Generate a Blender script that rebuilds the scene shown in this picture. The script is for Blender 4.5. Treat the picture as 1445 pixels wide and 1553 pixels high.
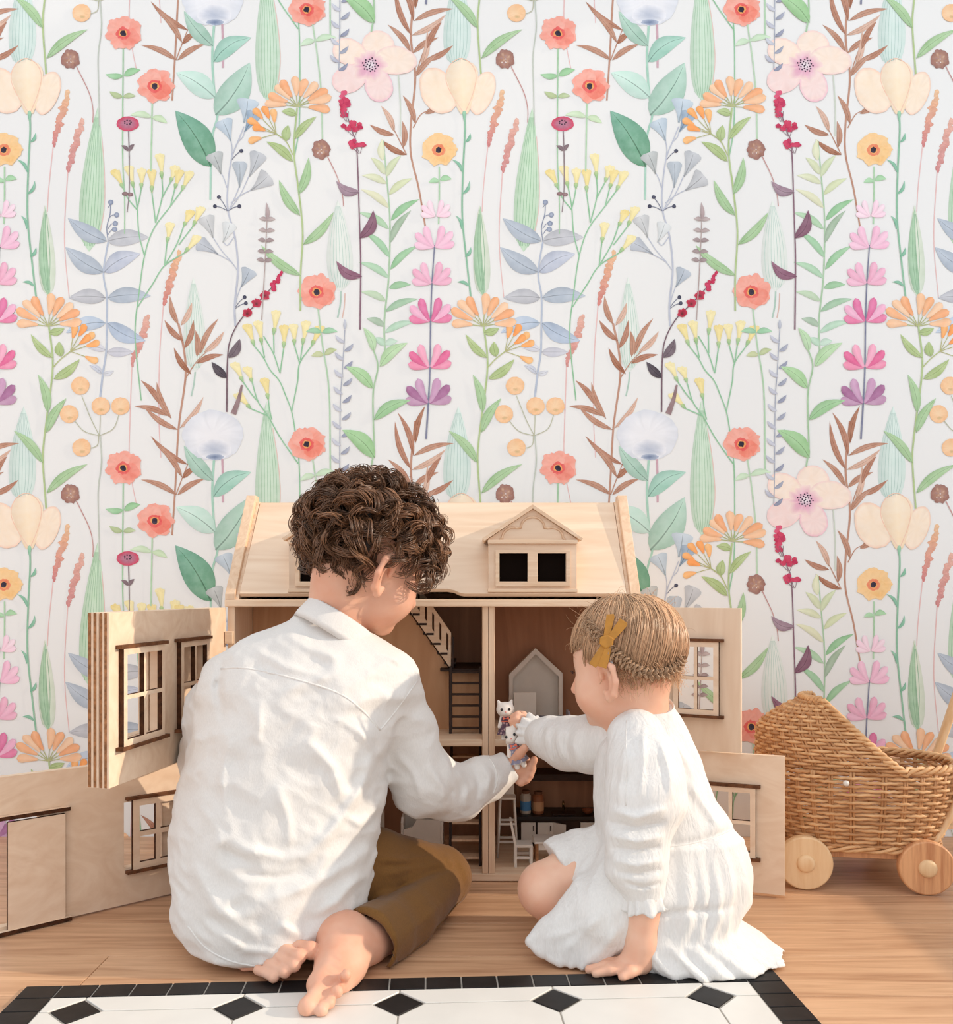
import bpy, bmesh, math, random
import numpy as np
from mathutils import Vector, Matrix

for o in list(bpy.data.objects):
    bpy.data.objects.remove(o, do_unlink=True)
SC = bpy.context.scene
COL = SC.collection

# ------------------------------------------------------------------ camera
FP, CX, HZ, CH = 1350.0, 722.5, 895.0, 0.52      # focal length in pixels, centre column, horizon row, eye height
cam_d = bpy.data.cameras.new('camera')
cam = bpy.data.objects.new('camera', cam_d)
COL.objects.link(cam)
cam.location = (0, 0, CH)
cam.rotation_euler = (math.pi / 2, 0, 0)
cam_d.sensor_fit = 'VERTICAL'
cam_d.sensor_height = 36
cam_d.lens = 36 * FP / 1553
cam_d.shift_y = (HZ - 776.5) / 1553
cam_d.clip_start = 0.02
SC.camera = cam

# ------------------------------------------------------------------ light
world = bpy.data.worlds.new('world')
SC.world = world
world.use_nodes = True
bg = world.node_tree.nodes['Background']
bg.inputs[0].default_value = (0.94, 0.98, 1.03, 1)
bg.inputs[1].default_value = 1.0
sun_d = bpy.data.lights.new('sun', 'SUN')
sun_d.energy = 2.35
sun_d.color = (1.0, 0.86, 0.69)
sun_d.angle = math.radians(0.8)
sun = bpy.data.objects.new('sun', sun_d)
COL.objects.link(sun)
SUN_DIR = Vector((-0.90, 0.05, -0.37)).normalized()
sun.rotation_euler = SUN_DIR.to_track_quat('-Z', 'Y').to_euler()
sun.location = (3, 0, 2)
SC.view_settings.view_transform = 'Standard'
SC.view_settings.look = 'None'
SC.view_settings.gamma = 1
SC.view_settings.use_curve_mapping = False
SC.view_settings.exposure = 0.27

# ------------------------------------------------------------------ helpers
WALL_Y = 1.88


def P(px, py, d):
    """point seen at photo pixel (px, py), d metres in front of the eye"""
    return Vector(((px - CX) / FP * d, d, CH - (py - HZ) / FP * d))


def G(px, py):
    """floor point seen at photo pixel (px, py)"""
    return P(px, py, FP * CH / (py - HZ))


def s2l(c):
    out = []
    for x in c[:3]:
        x = x / 255.0
        out.append(x / 12.92 if x <= 0.04045 else ((x + 0.055) / 1.055) ** 2.4)
    return tuple(out)


def lin(c):
    return s2l(c) + (1.0,)


class MB:
    """collects shapes in world coordinates, links them as ONE mesh object"""

    def __init__(self):
        self.v = []
        self.f = []

    def add(self, vs, fs):
        n = len(self.v)
        self.v += [tuple(p) for p in vs]
        self.f += [tuple(i + n for i in q) for q in fs]
        return self

    def box(self, x0, x1, y0, y1, z0, z1, T=None):
        vs = [(x, y, z) for x in (x0, x1) for y in (y0, y1) for z in (z0, z1)]
        if T:
            vs = [T(*p) for p in vs]
        return self.add(vs, [(0, 1, 3, 2), (4, 6, 7, 5), (0, 4, 5, 1), (2, 3, 7, 6), (0, 2, 6, 4), (1, 5, 7, 3)])

    def prism(self, poly, a0, a1, fn):
        """poly 2-D outline, extruded from a0 to a1; fn(u, v, a) -> xyz"""
        n = len(poly)
        vs = [fn(u, v, a0) for u, v in poly] + [fn(u, v, a1) for u, v in poly]
        fs = [tuple(range(n)), tuple(range(2 * n - 1, n - 1, -1))]
        fs += [(i, (i + 1) % n, n + (i + 1) % n, n + i) for i in range(n)]
        return self.add(vs, fs)

    def tube(self, pts, r, n=8, closed=False, flat=None):
        pts = [Vector(p) for p in pts]
        m = len(pts)
        rr = r if isinstance(r, (list, tuple)) else [r] * m
        vs = []
        ref = None
        for i, p in enumerate(pts):
            if closed:
                t = pts[(i + 1) % m] - pts[i - 1]
            else:
                t = pts[min(i + 1, m - 1)] - pts[max(i - 1, 0)]
            if t.length < 1e-9:
                t = Vector((0, 0, 1))
            t.normalize()
            if ref is None:
                ref = Vector((0, 0, 1)) if abs(t.z) < 0.9 else Vector((1, 0, 0))
            a = ref - t * ref.dot(t)
            if a.length < 1e-6:
                a = t.orthogonal()
            a.normalize()
            ref = a
            b = t.cross(a)
            for k in range(n):
                an = 2 * math.pi * k / n
                fa, fb = (1, 1) if flat is None else flat
                vs.append(p + (a * math.cos(an) * fa + b * math.sin(an) * fb) * rr[i])
        fs = []
        for i in range(m if closed else m - 1):
            j = (i + 1) % m
            for k in range(n):
                k2 = (k + 1) % n
                fs.append((i * n + k, i * n + k2, j * n + k2, j * n + k))
        if not closed:
            fs.append(tuple(range(n - 1, -1, -1)))
            fs.append(tuple((m - 1) * n + k for k in range(n)))
        return self.add(vs, fs)

    def lathe(self, prof, c, n=24, fn=None):
        """prof [(r, h)] turned about the axis through c; fn(a, b, h) -> offset (default z axis)"""
        fn = fn or (lambda a, b, h: (a, b, h))
        c = Vector(c)
        vs = []
        for r, h in prof:
            for k in range(n):
                an = 2 * math.pi * k / n
                vs.append(c + Vector(fn(r * math.cos(an), r * math.sin(an), h)))
        fs = []
        m = len(prof)
        for i in range(m - 1):
            for k in range(n):
                k2 = (k + 1) % n
                fs.append((i * n + k, i * n + k2, (i + 1) * n + k2, (i + 1) * n + k))
        fs.append(tuple(range(n - 1, -1, -1)))
        fs.append(tuple((m - 1) * n + k for k in range(n)))
        return self.add(vs, fs)

    def holed(self, u0, u1, v0, v1, holes, w0, w1, T):
        """board u0..u1 x v0..v1 with rectangular holes, thickness w0..w1; T(u, w, v) -> xyz"""
        us = sorted({u0, u1} | {min(max(h[i], u0), u1) for h in holes for i in (0, 1)})
        vz = sorted({v0, v1} | {min(max(h[i], v0), v1) for h in holes for i in (2, 3)})
        nu, nv = len(us) - 1, len(vz) - 1

        def solid(i, j):
            if i < 0 or j < 0 or i >= nu or j >= nv:
                return False
            a, b = (us[i] + us[i + 1]) / 2, (vz[j] + vz[j + 1]) / 2
            return not any(h[0] < a < h[1] and h[2] < b < h[3] for h in holes)
        idx = {}
        vs, fs = [], []

        def vid(i, j, w):
            k = (i, j, w)
            if k not in idx:
                idx[k] = len(vs)
                vs.append(T(us[i], w1 if w else w0, vz[j]))
            return idx[k]
        for i in range(nu):
            for j in range(nv):
                if not solid(i, j):
                    continue
                fs.append((vid(i, j, 0), vid(i + 1, j, 0), vid(i + 1, j + 1, 0), vid(i, j + 1, 0)))
                fs.append((vid(i, j, 1), vid(i, j + 1, 1), vid(i + 1, j + 1, 1), vid(i + 1, j, 1)))
                for di, dj, e in ((-1, 0, ((0, 0), (0, 1))), (1, 0, ((1, 1), (1, 0))), (0, -1, ((1, 0), (0, 0))), (0, 1, ((0, 1), (1, 1)))):
                    if not solid(i + di, j + dj):
                        (a, b), (c, d) = e
                        fs.append((vid(i + a, j + b, 0), vid(i + a, j + b, 1), vid(i + c, j + d, 1), vid(i + c, j + d, 0)))
        return self.add(vs, fs)

    def build(self, name, mat, parent=None, smooth=False, bevel=0, kind=None, recalc=True, mat2=None, cut=None):
        me = bpy.data.meshes.new(name)
        off = Vector(ROOT[parent.name]) if parent else Vector((0, 0, 0))
        vs = [(p[0] - off.x, p[1] - off.y, p[2] - off.z) for p in self.v]
        me.from_pydata(vs, [], self.f)
        if recalc:
            bm = bmesh.new()
            bm.from_mesh(me)
            bmesh.ops.recalc_face_normals(bm, faces=bm.faces)
            bm.to_mesh(me)
            bm.free()
        if smooth:
            me.polygons.foreach_set('use_smooth', [True] * len(me.polygons))
        me.materials.append(mat)
        if mat2:                                   # faces chosen by cut(normal) take the second material
            me.materials.append(mat2)
            for p in me.polygons:
                if cut(p.normal):
                    p.material_index = 1
        o = bpy.data.objects.new(name, me)
        COL.objects.link(o)
        if parent:
            o.parent = parent
            ROOT[o.name] = tuple(off)
        else:
            ROOT[o.name] = (0, 0, 0)
        if bevel:
            b = o.modifiers.new('bevel', 'BEVEL')
            b.width = bevel
            b.segments = 2
            b.limit_method = 'ANGLE'
        if kind:
            o['kind'] = kind
        return o


ROOT = {}


def thing(name, label, cat, loc=(0, 0, 0), group=None, kind=None):
    o = bpy.data.objects.new(name, None)
    COL.objects.link(o)
    o.empty_display_size = 0.02
    o.location = loc
    ROOT[o.name] = tuple(loc)
    tag(o, label, cat, group, kind)
    return o


def tag(o, label=None, cat=None, group=None, kind=None):
    if label:
        o['label'] = label
    if cat:
        o['category'] = cat
    if group:
        o['group'] = group
    if kind:
        o['kind'] = kind
    return o


def crom(pts, n=6):
    """Catmull-Rom through the points"""
    pts = [Vector(p) for p in pts]
    q = [pts[0] * 2 - pts[1]] + pts + [pts[-1] * 2 - pts[-2]]
    out = []
    for i in range(1, len(q) - 2):
        for k in range(n):
            t = k / n
            a, b, c, d = q[i - 1], q[i], q[i + 1], q[i + 2]
            out.append(0.5 * ((2 * b) + (c - a) * t + (2 * a - 5 * b + 4 * c - d) * t * t + (3 * b - a - 3 * c + d) * t ** 3))
    out.append(pts[-1])
    return out


# ------------------------------------------------------------------ materials
def new_mat(name):
    m = bpy.data.materials.new(name)
    m.use_nodes = True
    nt = m.node_tree
    return m, nt, nt.nodes['Principled BSDF']


def plain(name, c, rough=0.6, spec=0.3, sss=0, metal=0, bump=0, bscale=200, vary=0.0, vscale=30):
    m, nt, b = new_mat(name)
    b.inputs['Base Color'].default_value = lin(c)
    b.inputs['Roughness'].default_value = rough
    b.inputs['Specular IOR Level'].default_value = spec
    b.inputs['Metallic'].default_value = metal
    if sss:
        b.inputs['Subsurface Weight'].default_value = sss
        b.inputs['Subsurface Radius'].default_value = (0.012, 0.005, 0.003)
        b.inputs['Subsurface Scale'].default_value = 1.0
    tc = nt.nodes.new('ShaderNodeTexCoord')
    if vary:
        n = nt.nodes.new('ShaderNodeTexNoise')
        n.inputs['Scale'].default_value = vscale
        n.inputs['Detail'].default_value = 4
        nt.links.new(tc.outputs['Object'], n.inputs['Vector'])
        r = nt.nodes.new('ShaderNodeValToRGB')
        r.color_ramp.elements[0].position = 0.3
        r.color_ramp.elements[1].position = 0.7
        r.color_ramp.elements[0].color = lin([max(0, x * (1 - vary)) for x in c])
        r.color_ramp.elements[1].color = lin([min(255, x * (1 + vary)) for x in c])
        nt.links.new(n.outputs['Fac'], r.inputs['Fac'])
        nt.links.new(r.outputs['Color'], b.inputs['Base Color'])
    if bump:
        n = nt.nodes.new('ShaderNodeTexNoise')
        n.inputs['Scale'].default_value = bscale
        n.inputs['Detail'].default_value = 5
        nt.links.new(tc.outputs['Object'], n.inputs['Vector'])
        bp = nt.nodes.new('ShaderNodeBump')
        bp.inputs['Strength'].default_value = bump
        bp.inputs['Distance'].default_value = 0.002
        nt.links.new(n.outputs['Fac'], bp.inputs['Height'])
        nt.links.new(bp.outputs['Normal'], b.inputs['Normal'])
    return m


def wood(name, c1, c2, axis='x', stretch=14, scale=9, rough=0.5, spec=0.3, rnd=0.06, pore=0.25, wav=2.2):
    """grained wood; grain runs along the given axis of the object"""
    m, nt, b = new_mat(name)
    N, L = nt.nodes.new, nt.links.new
    tc = N('ShaderNodeTexCoord')
    oi = N('ShaderNodeObjectInfo')
    sh = N('ShaderNodeVectorMath')
    sh.operation = 'SCALE'
    sh.inputs[0].default_value = (7.3, 3.1, 5.7)
    L(oi.outputs['Random'], sh.inputs['Scale'])
    ad = N('ShaderNodeVectorMath')
    L(tc.outputs['Object'], ad.inputs[0])
    L(sh.outputs[0], ad.inputs[1])
    mp = N('ShaderNodeMapping')
    s = [stretch, stretch, stretch]
    s['xyz'.index(axis)] = 1.0
    mp.inputs['Scale'].default_value = s
    L(ad.outputs[0], mp.inputs['Vector'])
    n1 = N('ShaderNodeTexNoise')
    n1.inputs['Scale'].default_value = scale * 0.35
    n1.inputs['Detail'].default_value = 3
    n1.inputs['Distortion'].default_value = wav
    L(mp.outputs[0], n1.inputs['Vector'])
    n2 = N('ShaderNodeTexNoise')
    n2.inputs['Scale'].default_value = scale * 2.2
    n2.inputs['Detail'].default_value = 6
    n2.inputs['Roughness'].default_value = 0.65
    L(mp.outputs[0], n2.inputs['Vector'])
    mx = N('ShaderNodeMath')
    mx.operation = 'MULTIPLY_ADD'
    L(n2.outputs['Fac'], mx.inputs[0])
    mx.inputs[1].default_value = pore
    L(n1.outputs['Fac'], mx.inputs[2])
    r = N('ShaderNodeValToRGB')
    r.color_ramp.elements[0].position = 0.38
    r.color_ramp.elements[1].position = 0.82
    r.color_ramp.elements[0].color = lin(c1)
    r.color_ramp.elements[1].color = lin(c2)
    L(mx.outputs[0], r.inputs['Fac'])
    hs = N('ShaderNodeHueSaturation')
    mr = N('ShaderNodeMapRange')
    mr.inputs['To Min'].default_value = 1 - rnd
    mr.inputs['To Max'].default_value = 1 + rnd
    L(oi.outputs['Random'], mr.inputs['Value'])
    L(mr.outputs[0], hs.inputs['Value'])
    L(r.outputs['Color'], hs.inputs['Color'])
    L(hs.outputs['Color'], b.inputs['Base Color'])
    b.inputs['Roughness'].default_value = rough
    b.inputs['Specular IOR Level'].default_value = spec
    bp = N('ShaderNodeBump')
    bp.inputs['Strength'].default_value = 0.15
    bp.inputs['Distance'].default_value = 0.001
    L(n2.outputs['Fac'], bp.inputs['Height'])
    L(bp.outputs['Normal'], b.inputs['Normal'])
    return m


BIRCH_A, BIRCH_B = (225, 194, 165), (238, 213, 187)
M = {}
M['ply_x'] = wood('birch plywood grain along', BIRCH_A, BIRCH_B, 'x', 9, 5, 0.55, 0.25, 0.03, 0.22, 3.0)
M['ply_z'] = wood('birch plywood grain upright', BIRCH_A, BIRCH_B, 'z', 9, 5, 0.55, 0.25, 0.03, 0.22, 3.0)
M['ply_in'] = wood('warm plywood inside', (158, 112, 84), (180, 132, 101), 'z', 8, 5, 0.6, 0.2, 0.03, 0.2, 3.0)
M['ply_beam'] = wood('pine edge strip', (224, 188, 154), (240, 214, 186), 'x', 16, 9, 0.55, 0.25, 0.03)
M['ply_post'] = wood('pine post', (218, 180, 146), (236, 206, 176), 'z', 16, 9, 0.55, 0.25, 0.03)
M['burnt'] = plain('laser burnt edge', (74, 46, 30), 0.75, 0.1, vary=0.25, vscale=120)
M['burnt_mid'] = plain('brown laser cut strip', (104, 68, 46), 0.7, 0.1, vary=0.2, vscale=90)
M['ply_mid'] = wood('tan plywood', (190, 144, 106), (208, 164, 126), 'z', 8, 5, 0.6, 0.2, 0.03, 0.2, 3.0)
M['burnt_soft'] = plain('toasted plywood edge', (150, 104, 70), 0.7, 0.1, vary=0.2, vscale=150)
M['oak'] = wood('oiled oak floor', (168, 121, 88), (212, 168, 131), 'x', 16, 7, 0.38, 0.4, 0.08, 0.35, 1.6)
M['white_paint'] = plain('matt white paint', (226, 220, 212), 0.5, 0.3, vary=0.02)
M['dark'] = plain('dark stained wood', (52, 34, 24), 0.55, 0.25, vary=0.2, vscale=60)

# ================================================================== the room
WX = 1.50                                              # inner face of the window wall on the right
M['wallpaper'] = plain('white wallpaper paper', (239, 240, 238), 0.9, 0.05, bump=0.04, bscale=300)
M['paint'] = plain('white wall paint', (232, 230, 226), 0.9, 0.05)
wall_back = MB().box(-2.6, WX + 0.12, WALL_Y, WALL_Y + 0.1, -0.02, 2.7).build('wall_back', M['wallpaper'])
tag(wall_back, 'white wall papered with watercolour wild flowers behind the toy house', 'wall', kind='structure')

# window wall to the right: an opening lets the low sun in
SILL, JAMB0, JAMB1, HEAD = 0.33, -1.2, 1.85, 2.30
wall_right = MB().holed(-1.6, WALL_Y, 0.0, 2.7, [(JAMB0, JAMB1, SILL, HEAD)], WX, WX + 0.1, lambda u, w, v: (w, u, v)).build('wall_right', M['paint'])
tag(wall_right, 'white side wall with the tall window that lets the sun in', 'wall', kind='structure')
wf = MB().holed(JAMB0 + 0.001, JAMB1 - 0.001, SILL + 0.001, HEAD - 0.001, [(JAMB0 + 0.035, 0.02, SILL + 0.035, HEAD - 0.035), (0.06, JAMB1 - 0.035, SILL + 0.035, HEAD - 0.035)], WX + 0.03, WX + 0.075, lambda u, w, v: (w, u, v)).build('window_1', M['white_paint'])
tag(wf, 'white two light window frame in the side wall', 'window', kind='structure')

# floor: oak boards, each its own piece
floor = MB().box(-2.6, WX, -1.6, WALL_Y, -0.03, -0.012).build('floor', plain('board underlay', (70, 46, 30), 0.9, 0.05))
tag(floor, 'oiled oak board floor under children and toys', 'floor', kind='structure')
rng = random.Random(4)
y = 1.265 - 0.125 * 22
row = 0
while y < WALL_Y - 0.001:
    y1 = min(y + 0.125, WALL_Y)
    x = -2.6 - rng.uniform(0, 1.0)
    if abs(y - 1.14) < 0.01:
        x = -0.522 - 1.5 * 2
    while x < WX:
        a, b = max(x, -2.6), min(x + 1.5, WX)
        if b - a > 0.02:
            MB().box(a + 0.0005, b - 0.0005, y + 0.0005, y1 - 0.0005, -0.012, 0.0).build('floor_board', M['oak'], floor, bevel=0.0008)
        x += 1.5
    y = y1
    row += 1

# ------------------------------------------------------------------ tiled mat
CA = G(40, 1500)
CB = G(1172, 1474)
ux = Vector((CB.x - CA.x, CB.y - CA.y, 0)).normalized()
uy = Vector((ux.y, -ux.x, 0))                           # towards the camera
MW = (CB - CA).length
mat_root = thing('tile_mat', 'black and white patterned tile mat on the oak floor by the bare feet', 'tile mat', (CA.x, CA.y, 0))


def MT(u, v, z):
    p = Vector((CA.x, CA.y, 0)) + ux * u + uy * v
    return (p.x, p.y, z)


M['tile_black'] = plain('black ceramic tile', (28, 26, 26), 0.42, 0.25, bump=0.12, bscale=40, vary=0.25, vscale=35)
M['tile_white'] = plain('white ceramic tile', (224, 220, 213), 0.3, 0.5, vary=0.015, vscale=14)
M['grout'] = plain('pale grout', (176, 168, 158), 0.9, 0.1, vary=0.08, vscale=90)
MD = 0.80
MB().box(0, MW, 0, MD, 0.0, 0.0025, MT).build('grout_bed', M['grout'], mat_root)
TT = 0.004
BD, BW = 0.036, 0.0478
nb = round(MW / BW)
bw = MW / nb
g = 0.0011


def tile_poly(name, poly, m):
    MB().prism(poly, 0.0012, TT, lambda u, v, a: MT(u, v, a)).build(name, m, mat_root, bevel=0.0006)


for i in range(nb):
    for v0 in (0.0, MD - BD):
        tile_poly('border_tile', [(i * bw + g, v0 + g), ((i + 1) * bw - g, v0 + g), ((i + 1) * bw - g, v0 + BD - g), (i * bw + g, v0 + BD - g)], M['tile_black'])
for k in range(int((MD - 2 * BD) / BD + 0.5)):
    v0 = BD + k * BD
    for u0 in (0.0, MW - bw):
        tile_poly('border_tile', [(u0 + g, v0 + g), (u0 + bw - g, v0 + g), (u0 + bw - g, v0 + BD - g), (u0 + g, v0 + BD - g)], M['tile_black'])
U0, U1, V0, V1 = bw, MW - bw, BD, MD - BD
S = 0.1975
p605 = G(605, 1527)
off_u = (p605 - CA).dot(ux)
vdia = (p605 - CA).dot(uy)
q = 0.031


def clip(poly, f):
    out = []
    for i in range(len(poly)):
        a, b = poly[i], poly[(i + 1) % len(poly)]
        fa, fb = f(a), f(b)
        if fa >= 0:
            out.append(a)
        if (fa >= 0) != (fb >= 0):
            t = fa / (fa - fb)
            out.append((a[0] + (b[0] - a[0]) * t, a[1] + (b[1] - a[1]) * t))
    return out


def clipped(name, poly, m):
    for f in (lambda p: p[0] - U0 - g, lambda p: U1 - g - p[0], lambda p: p[1] - V0 - g, lambda p: V1 - g - p[1]):
        poly = clip(poly, f)
        if len(poly) < 3:
            return
    xs = [p[0] for p in poly]
    ys = [p[1] for p in poly]
    if max(xs) - min(xs) < 0.006 or max(ys) - min(ys) < 0.006:
        return
    tile_poly(name, poly, m)


for i in range(-4, 5):
    for j in range(-1, 5):
        cu, cv = off_u + i * S, vdia + j * S
        r = q - g
        clipped('diamond_tile', [(cu - r, cv), (cu, cv - r), (cu + r, cv), (cu, cv + r)], M['tile_black'])
        a, b = cu + g, cu + S - g
        c, d = cv + g, cv + S - g
        k = q + g
        clipped('octagon_tile', [(a + k, c), (b - k, c), (b, c + k), (b, d - k), (b - k, d), (a + k, d), (a, d - k), (a, c + k)], M['tile_white'])

# ================================================================== wallpaper print (flat, watercolour flowers)
TILE = 659.0
WK = WALL_Y / FP


class Print:
    def __init__(self):
        self.v, self.f, self.c = [], [], []
        self.layer = 0
        self.r = random.Random(11)

    def w(self, x, y):
        return ((x - CX) * WK, -0.0002 - self.layer * 1.5e-6, CH - (y - HZ) * WK)

    def strip(self, L, R, CL, CR):
        """two edges with one colour each per step"""
        self.layer += 1
        n = len(self.v)
        for a, b, ca, cb in zip(L, R, CL, CR):
            self.v += [self.w(*a), self.w(*b)]
            self.c += [ca, cb]
        for i in range(len(L) - 1):
            self.f.append((n + 2 * i, n + 2 * i + 1, n + 2 * i + 3, n + 2 * i + 2))

    def stem(self, pts, w=2.2, c=(150, 190, 150), w2=None):
        q = crom([(p[0], p[1], 0) for p in pts], 7)
        w2 = w if w2 is None else w2
        L, R = [], []
        for i, p in enumerate(q):
            t = q[min(i + 1, len(q) - 1)] - q[max(i - 1, 0)]
            nx, ny = -t.y, t.x
            l = math.hypot(nx, ny) or 1
            k = i / (len(q) - 1)
            hw = 0.5 * (w + (w2 - w) * k)
            L.append((p.x + nx / l * hw, p.y + ny / l * hw))
            R.append((p.x - nx / l * hw, p.y - ny / l * hw))
        self.strip(L, R, [c] * len(L), [c] * len(L))

    def leaf(self, b, t, w=12, c=(150, 190, 140), c2=None, bend=0.12, kind='leaf', rib=True, dark=0.82, n=12):
        """base b to tip t; kind sets the outline; c at base, c2 at the tip"""
        c2 = c2 or tuple(min(250, x + 14) for x in c)
        dx, dy = t[0] - b[0], t[1] - b[1]
        ln = math.hypot(dx, dy) or 1
        nx, ny = -dy / ln, dx / ln
        mid, L, R, C = [], [], [], []
        for i in range(n + 1):
            s = i / n
            o = bend * ln * math.sin(math.pi * s)
            x, y = b[0] + dx * s + nx * o, b[1] + dy * s + ny * o
            if kind == 'leaf':
                h = math.sin(math.pi * s ** 0.8) ** 0.9
            elif kind == 'blade':
                h = math.sin(math.pi * s ** 0.62) ** 0.8
            elif kind == 'petal':
                h = (0.22 + 0.78 * (s / 0.7) ** 0.8) if s < 0.7 else math.sqrt(max(0, 1 - ((s - 0.7) / 0.3) ** 2))
            elif kind == 'fan':
                h = 0.06 + 0.94 * s ** 1.3 if s < 0.86 else (0.06 + 0.94 * 0.86 ** 1.3) * math.sqrt(max(0.0, 1 - ((s - 0.86) / 0.17) ** 2))
            else:                                      # trumpet: flares, ragged end
                h = 0.2 + 0.8 * max(0, (s - 0.15) / 0.85) ** 1.4
            h *= w / 2
            if kind == 'trumpet' and i == n:
                h *= 0.96
            mid.append((x, y))
            L.append((x + nx * h, y + ny * h))
            R.append((x - nx * h, y - ny * h))
            C.append(tuple(c[k] + (c2[k] - c[k]) * s for k in range(3)))
        j = self.r.uniform(-7, 5)
        CL = [tuple(max(0, min(255, x + j)) for x in cc) for cc in C]
        CM = [tuple(min(255, x + 9) for x in cc) for cc in C]
        CR = [tuple(max(0, x * 0.95) for x in cc) for cc in C]
        self.strip(L, mid, CL, CM)
        self.layer -= 1
        self.strip(mid, R, CM, CR)
        if rib and w > 7:
            dk = tuple(x * dark for x in c)
            self.stem([b, mid[n // 3], mid[2 * n // 3], mid[n - 1]], max(0.9, w * 0.06), dk, 0.4)

    def blob(self, x, y, rx, ry, c0, c1, jit=0.05, lob=0, la=0.0, n=36, rot=0, inner=0.55, cm=None):
        self.layer += 1
        ph = self.r.uniform(0, 6.28)
        cm = cm or tuple((a + b) / 2 for a, b in zip(c0, c1))
        s = len(self.v)
        self.v.append(self.w(x, y))
        self.c.append(c0)
        ring = []
        for k in range(n):
            a = 2 * math.pi * k / n
            ring.append((a, 1 + la * math.cos(lob * a + ph) + self.r.uniform(-jit, jit)))
        for fr, cc in ((inner, cm), (1.0, c1)):
            for a, m in ring:
                px, py = rx * fr * m * math.cos(a), ry * fr * m * math.sin(a)
                j = self.r.uniform(-5, 5)
                self.v.append(self.w(x + px * math.cos(rot) - py * math.sin(rot), y + px * math.sin(rot) + py * math.cos(rot)))
                self.c.append(tuple(max(0, min(255, q + j)) for q in cc))
        for k in range(n):
            k2 = (k + 1) % n
            self.f.append((s, s + 1 + k, s + 1 + k2))
            self.f.append((s + 1 + k, s + 1 + n + k, s + 1 + n + k2, s + 1 + k2))


W = Print()
GR, GR2, SAGE = (148, 190, 138), (128, 178, 120), (178, 205, 176)
OLV = (168, 190, 128)
BRN, BRN2, BRN3 = (184, 134, 110), (164, 108, 82), (212, 172, 150)
BLU, BLG = (172, 184, 197), (186, 189, 195)


def cv(k, x0, y0, pts):
    return [(x0 + a / k, y0 + b / k) for a, b in pts]


def c1(*p):
    return cv(2.9875, 0, 0, p)


def c2(*p):
    return cv(2.9875, 300, 0, p)


def c3(*p):
    return cv(2.9875, 0, 400, p)


def c4(*p):
    return cv(3.01, 300, 380, p)


# --- striped long blades (drawn first, under the rest)
def blade(b, t, w, c, cs, edge=None, n=7, bend=0.0):
    W.leaf(b, t, w, c, tuple(min(250, x + 8) for x in c), bend, 'blade', False)
    dx, dy = t[0] - b[0], t[1] - b[1]
    ln = math.hypot(dx, dy)
    nx, ny = -dy / ln, dx / ln
    for k in range(n):
        o = (k - (n - 1) / 2) / n * w * 0.86
        pts = []
        for s in (0.04, 0.2, 0.45, 0.7, 0.93):
            h = math.sin(math.pi * s ** 0.62) ** 0.8
            bb = bend * ln * math.sin(math.pi * s)
            pts.append((b[0] + dx * s + nx * (o * h + bb), b[1] + dy * s + ny * (o * h + bb)))
        W.stem(pts, 0.9, cs, 0.6)
    if edge:
        pts = []
        for s in (0.08, 0.3, 0.55, 0.8):
            h = math.sin(math.pi * s ** 0.62) ** 0.8 * w / 2
            pts.append((b[0] + dx * s + nx * h, b[1] + dy * s + ny * h))
        W.stem(pts, 1.4, edge)


blade((135, 382), (148, 163), 38, (190, 219, 190), (146, 192, 152), (226, 196, 188))
blade((407, 815), (404, 608), 38, (196, 221, 198), (158, 198, 164), (228, 200, 190))
blade((33, 762), (36, 616), 42, (206, 226, 218), (176, 205, 196))
blade((296, 564), (293, 420), 34, (220, 230, 222), (182, 212, 196))
W.stem([(296, 564), (294, 582), (290, 601)], 2.4, (176, 205, 190))
blade((517, 442), (512, 303), 40, (222, 230, 222), (186, 212, 200))
W.stem([(517, 442), (516, 462), (512, 482)], 2.6, (176, 205, 190))
W.stem([(523, 445), (522, 465), (519, 482)], 1.8, (222, 188, 176))
W.leaf((73, 450), (68, 311), 26, (206, 220, 200), (216, 226, 206), 0.0, 'blade', False)
W.leaf((74, 450), (70, 312), 14, (160, 198, 164), (170, 205, 170), -0.05, 'blade', False)
for o in (-6, -1, 4):
    W.stem([(73 + o * 0.2, 440), (72 + o, 390), (69 + o * 0.4, 325)], 1.0, (140, 182, 146))

# --- orange and pink spikes
def spike(t, b, ca, cb, st):
    W.stem([b] + st, 1.7, (232, 190, 188), 1.3)
    n = 24
    for i in range(n):
        s = i / (n - 1)
        x, y = t[0] + (b[0] - t[0]) * s, t[1] + (b[1] - t[1]) * s
        wd = 2.2 + 4.2 * math.sin(math.pi * min(1, 0.12 + s * 0.85)) ** 0.8
        c = tuple(ca[k] + (cb[k] - ca[k]) * s for k in range(3))
        d = tuple(q * 0.93 for q in c)
        W.blob(x + W.r.uniform(-1, 1) * wd * 0.45, y, wd * W.r.uniform(0.7, 1.0), 4.2, c if W.r.random() > 0.4 else d, d, 0.2, n=10)


spike((103, 140), (81, 219), (248, 198, 150), (224, 140, 138), [(74, 285), (72, 321)])
spike((126, 183), (103, 258), (240, 184, 164), (222, 148, 146), [(98, 340), (99, 390), (105, 452)])
spike((272, 383), (248, 460), (248, 196, 148), (224, 140, 132), [(242, 540), (241, 634), (244, 694)])
spike((225, 480), (200, 553), (240, 184, 164), (226, 152, 146), [(197, 640), (196, 690), (200, 730), (207, 765)])

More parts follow.
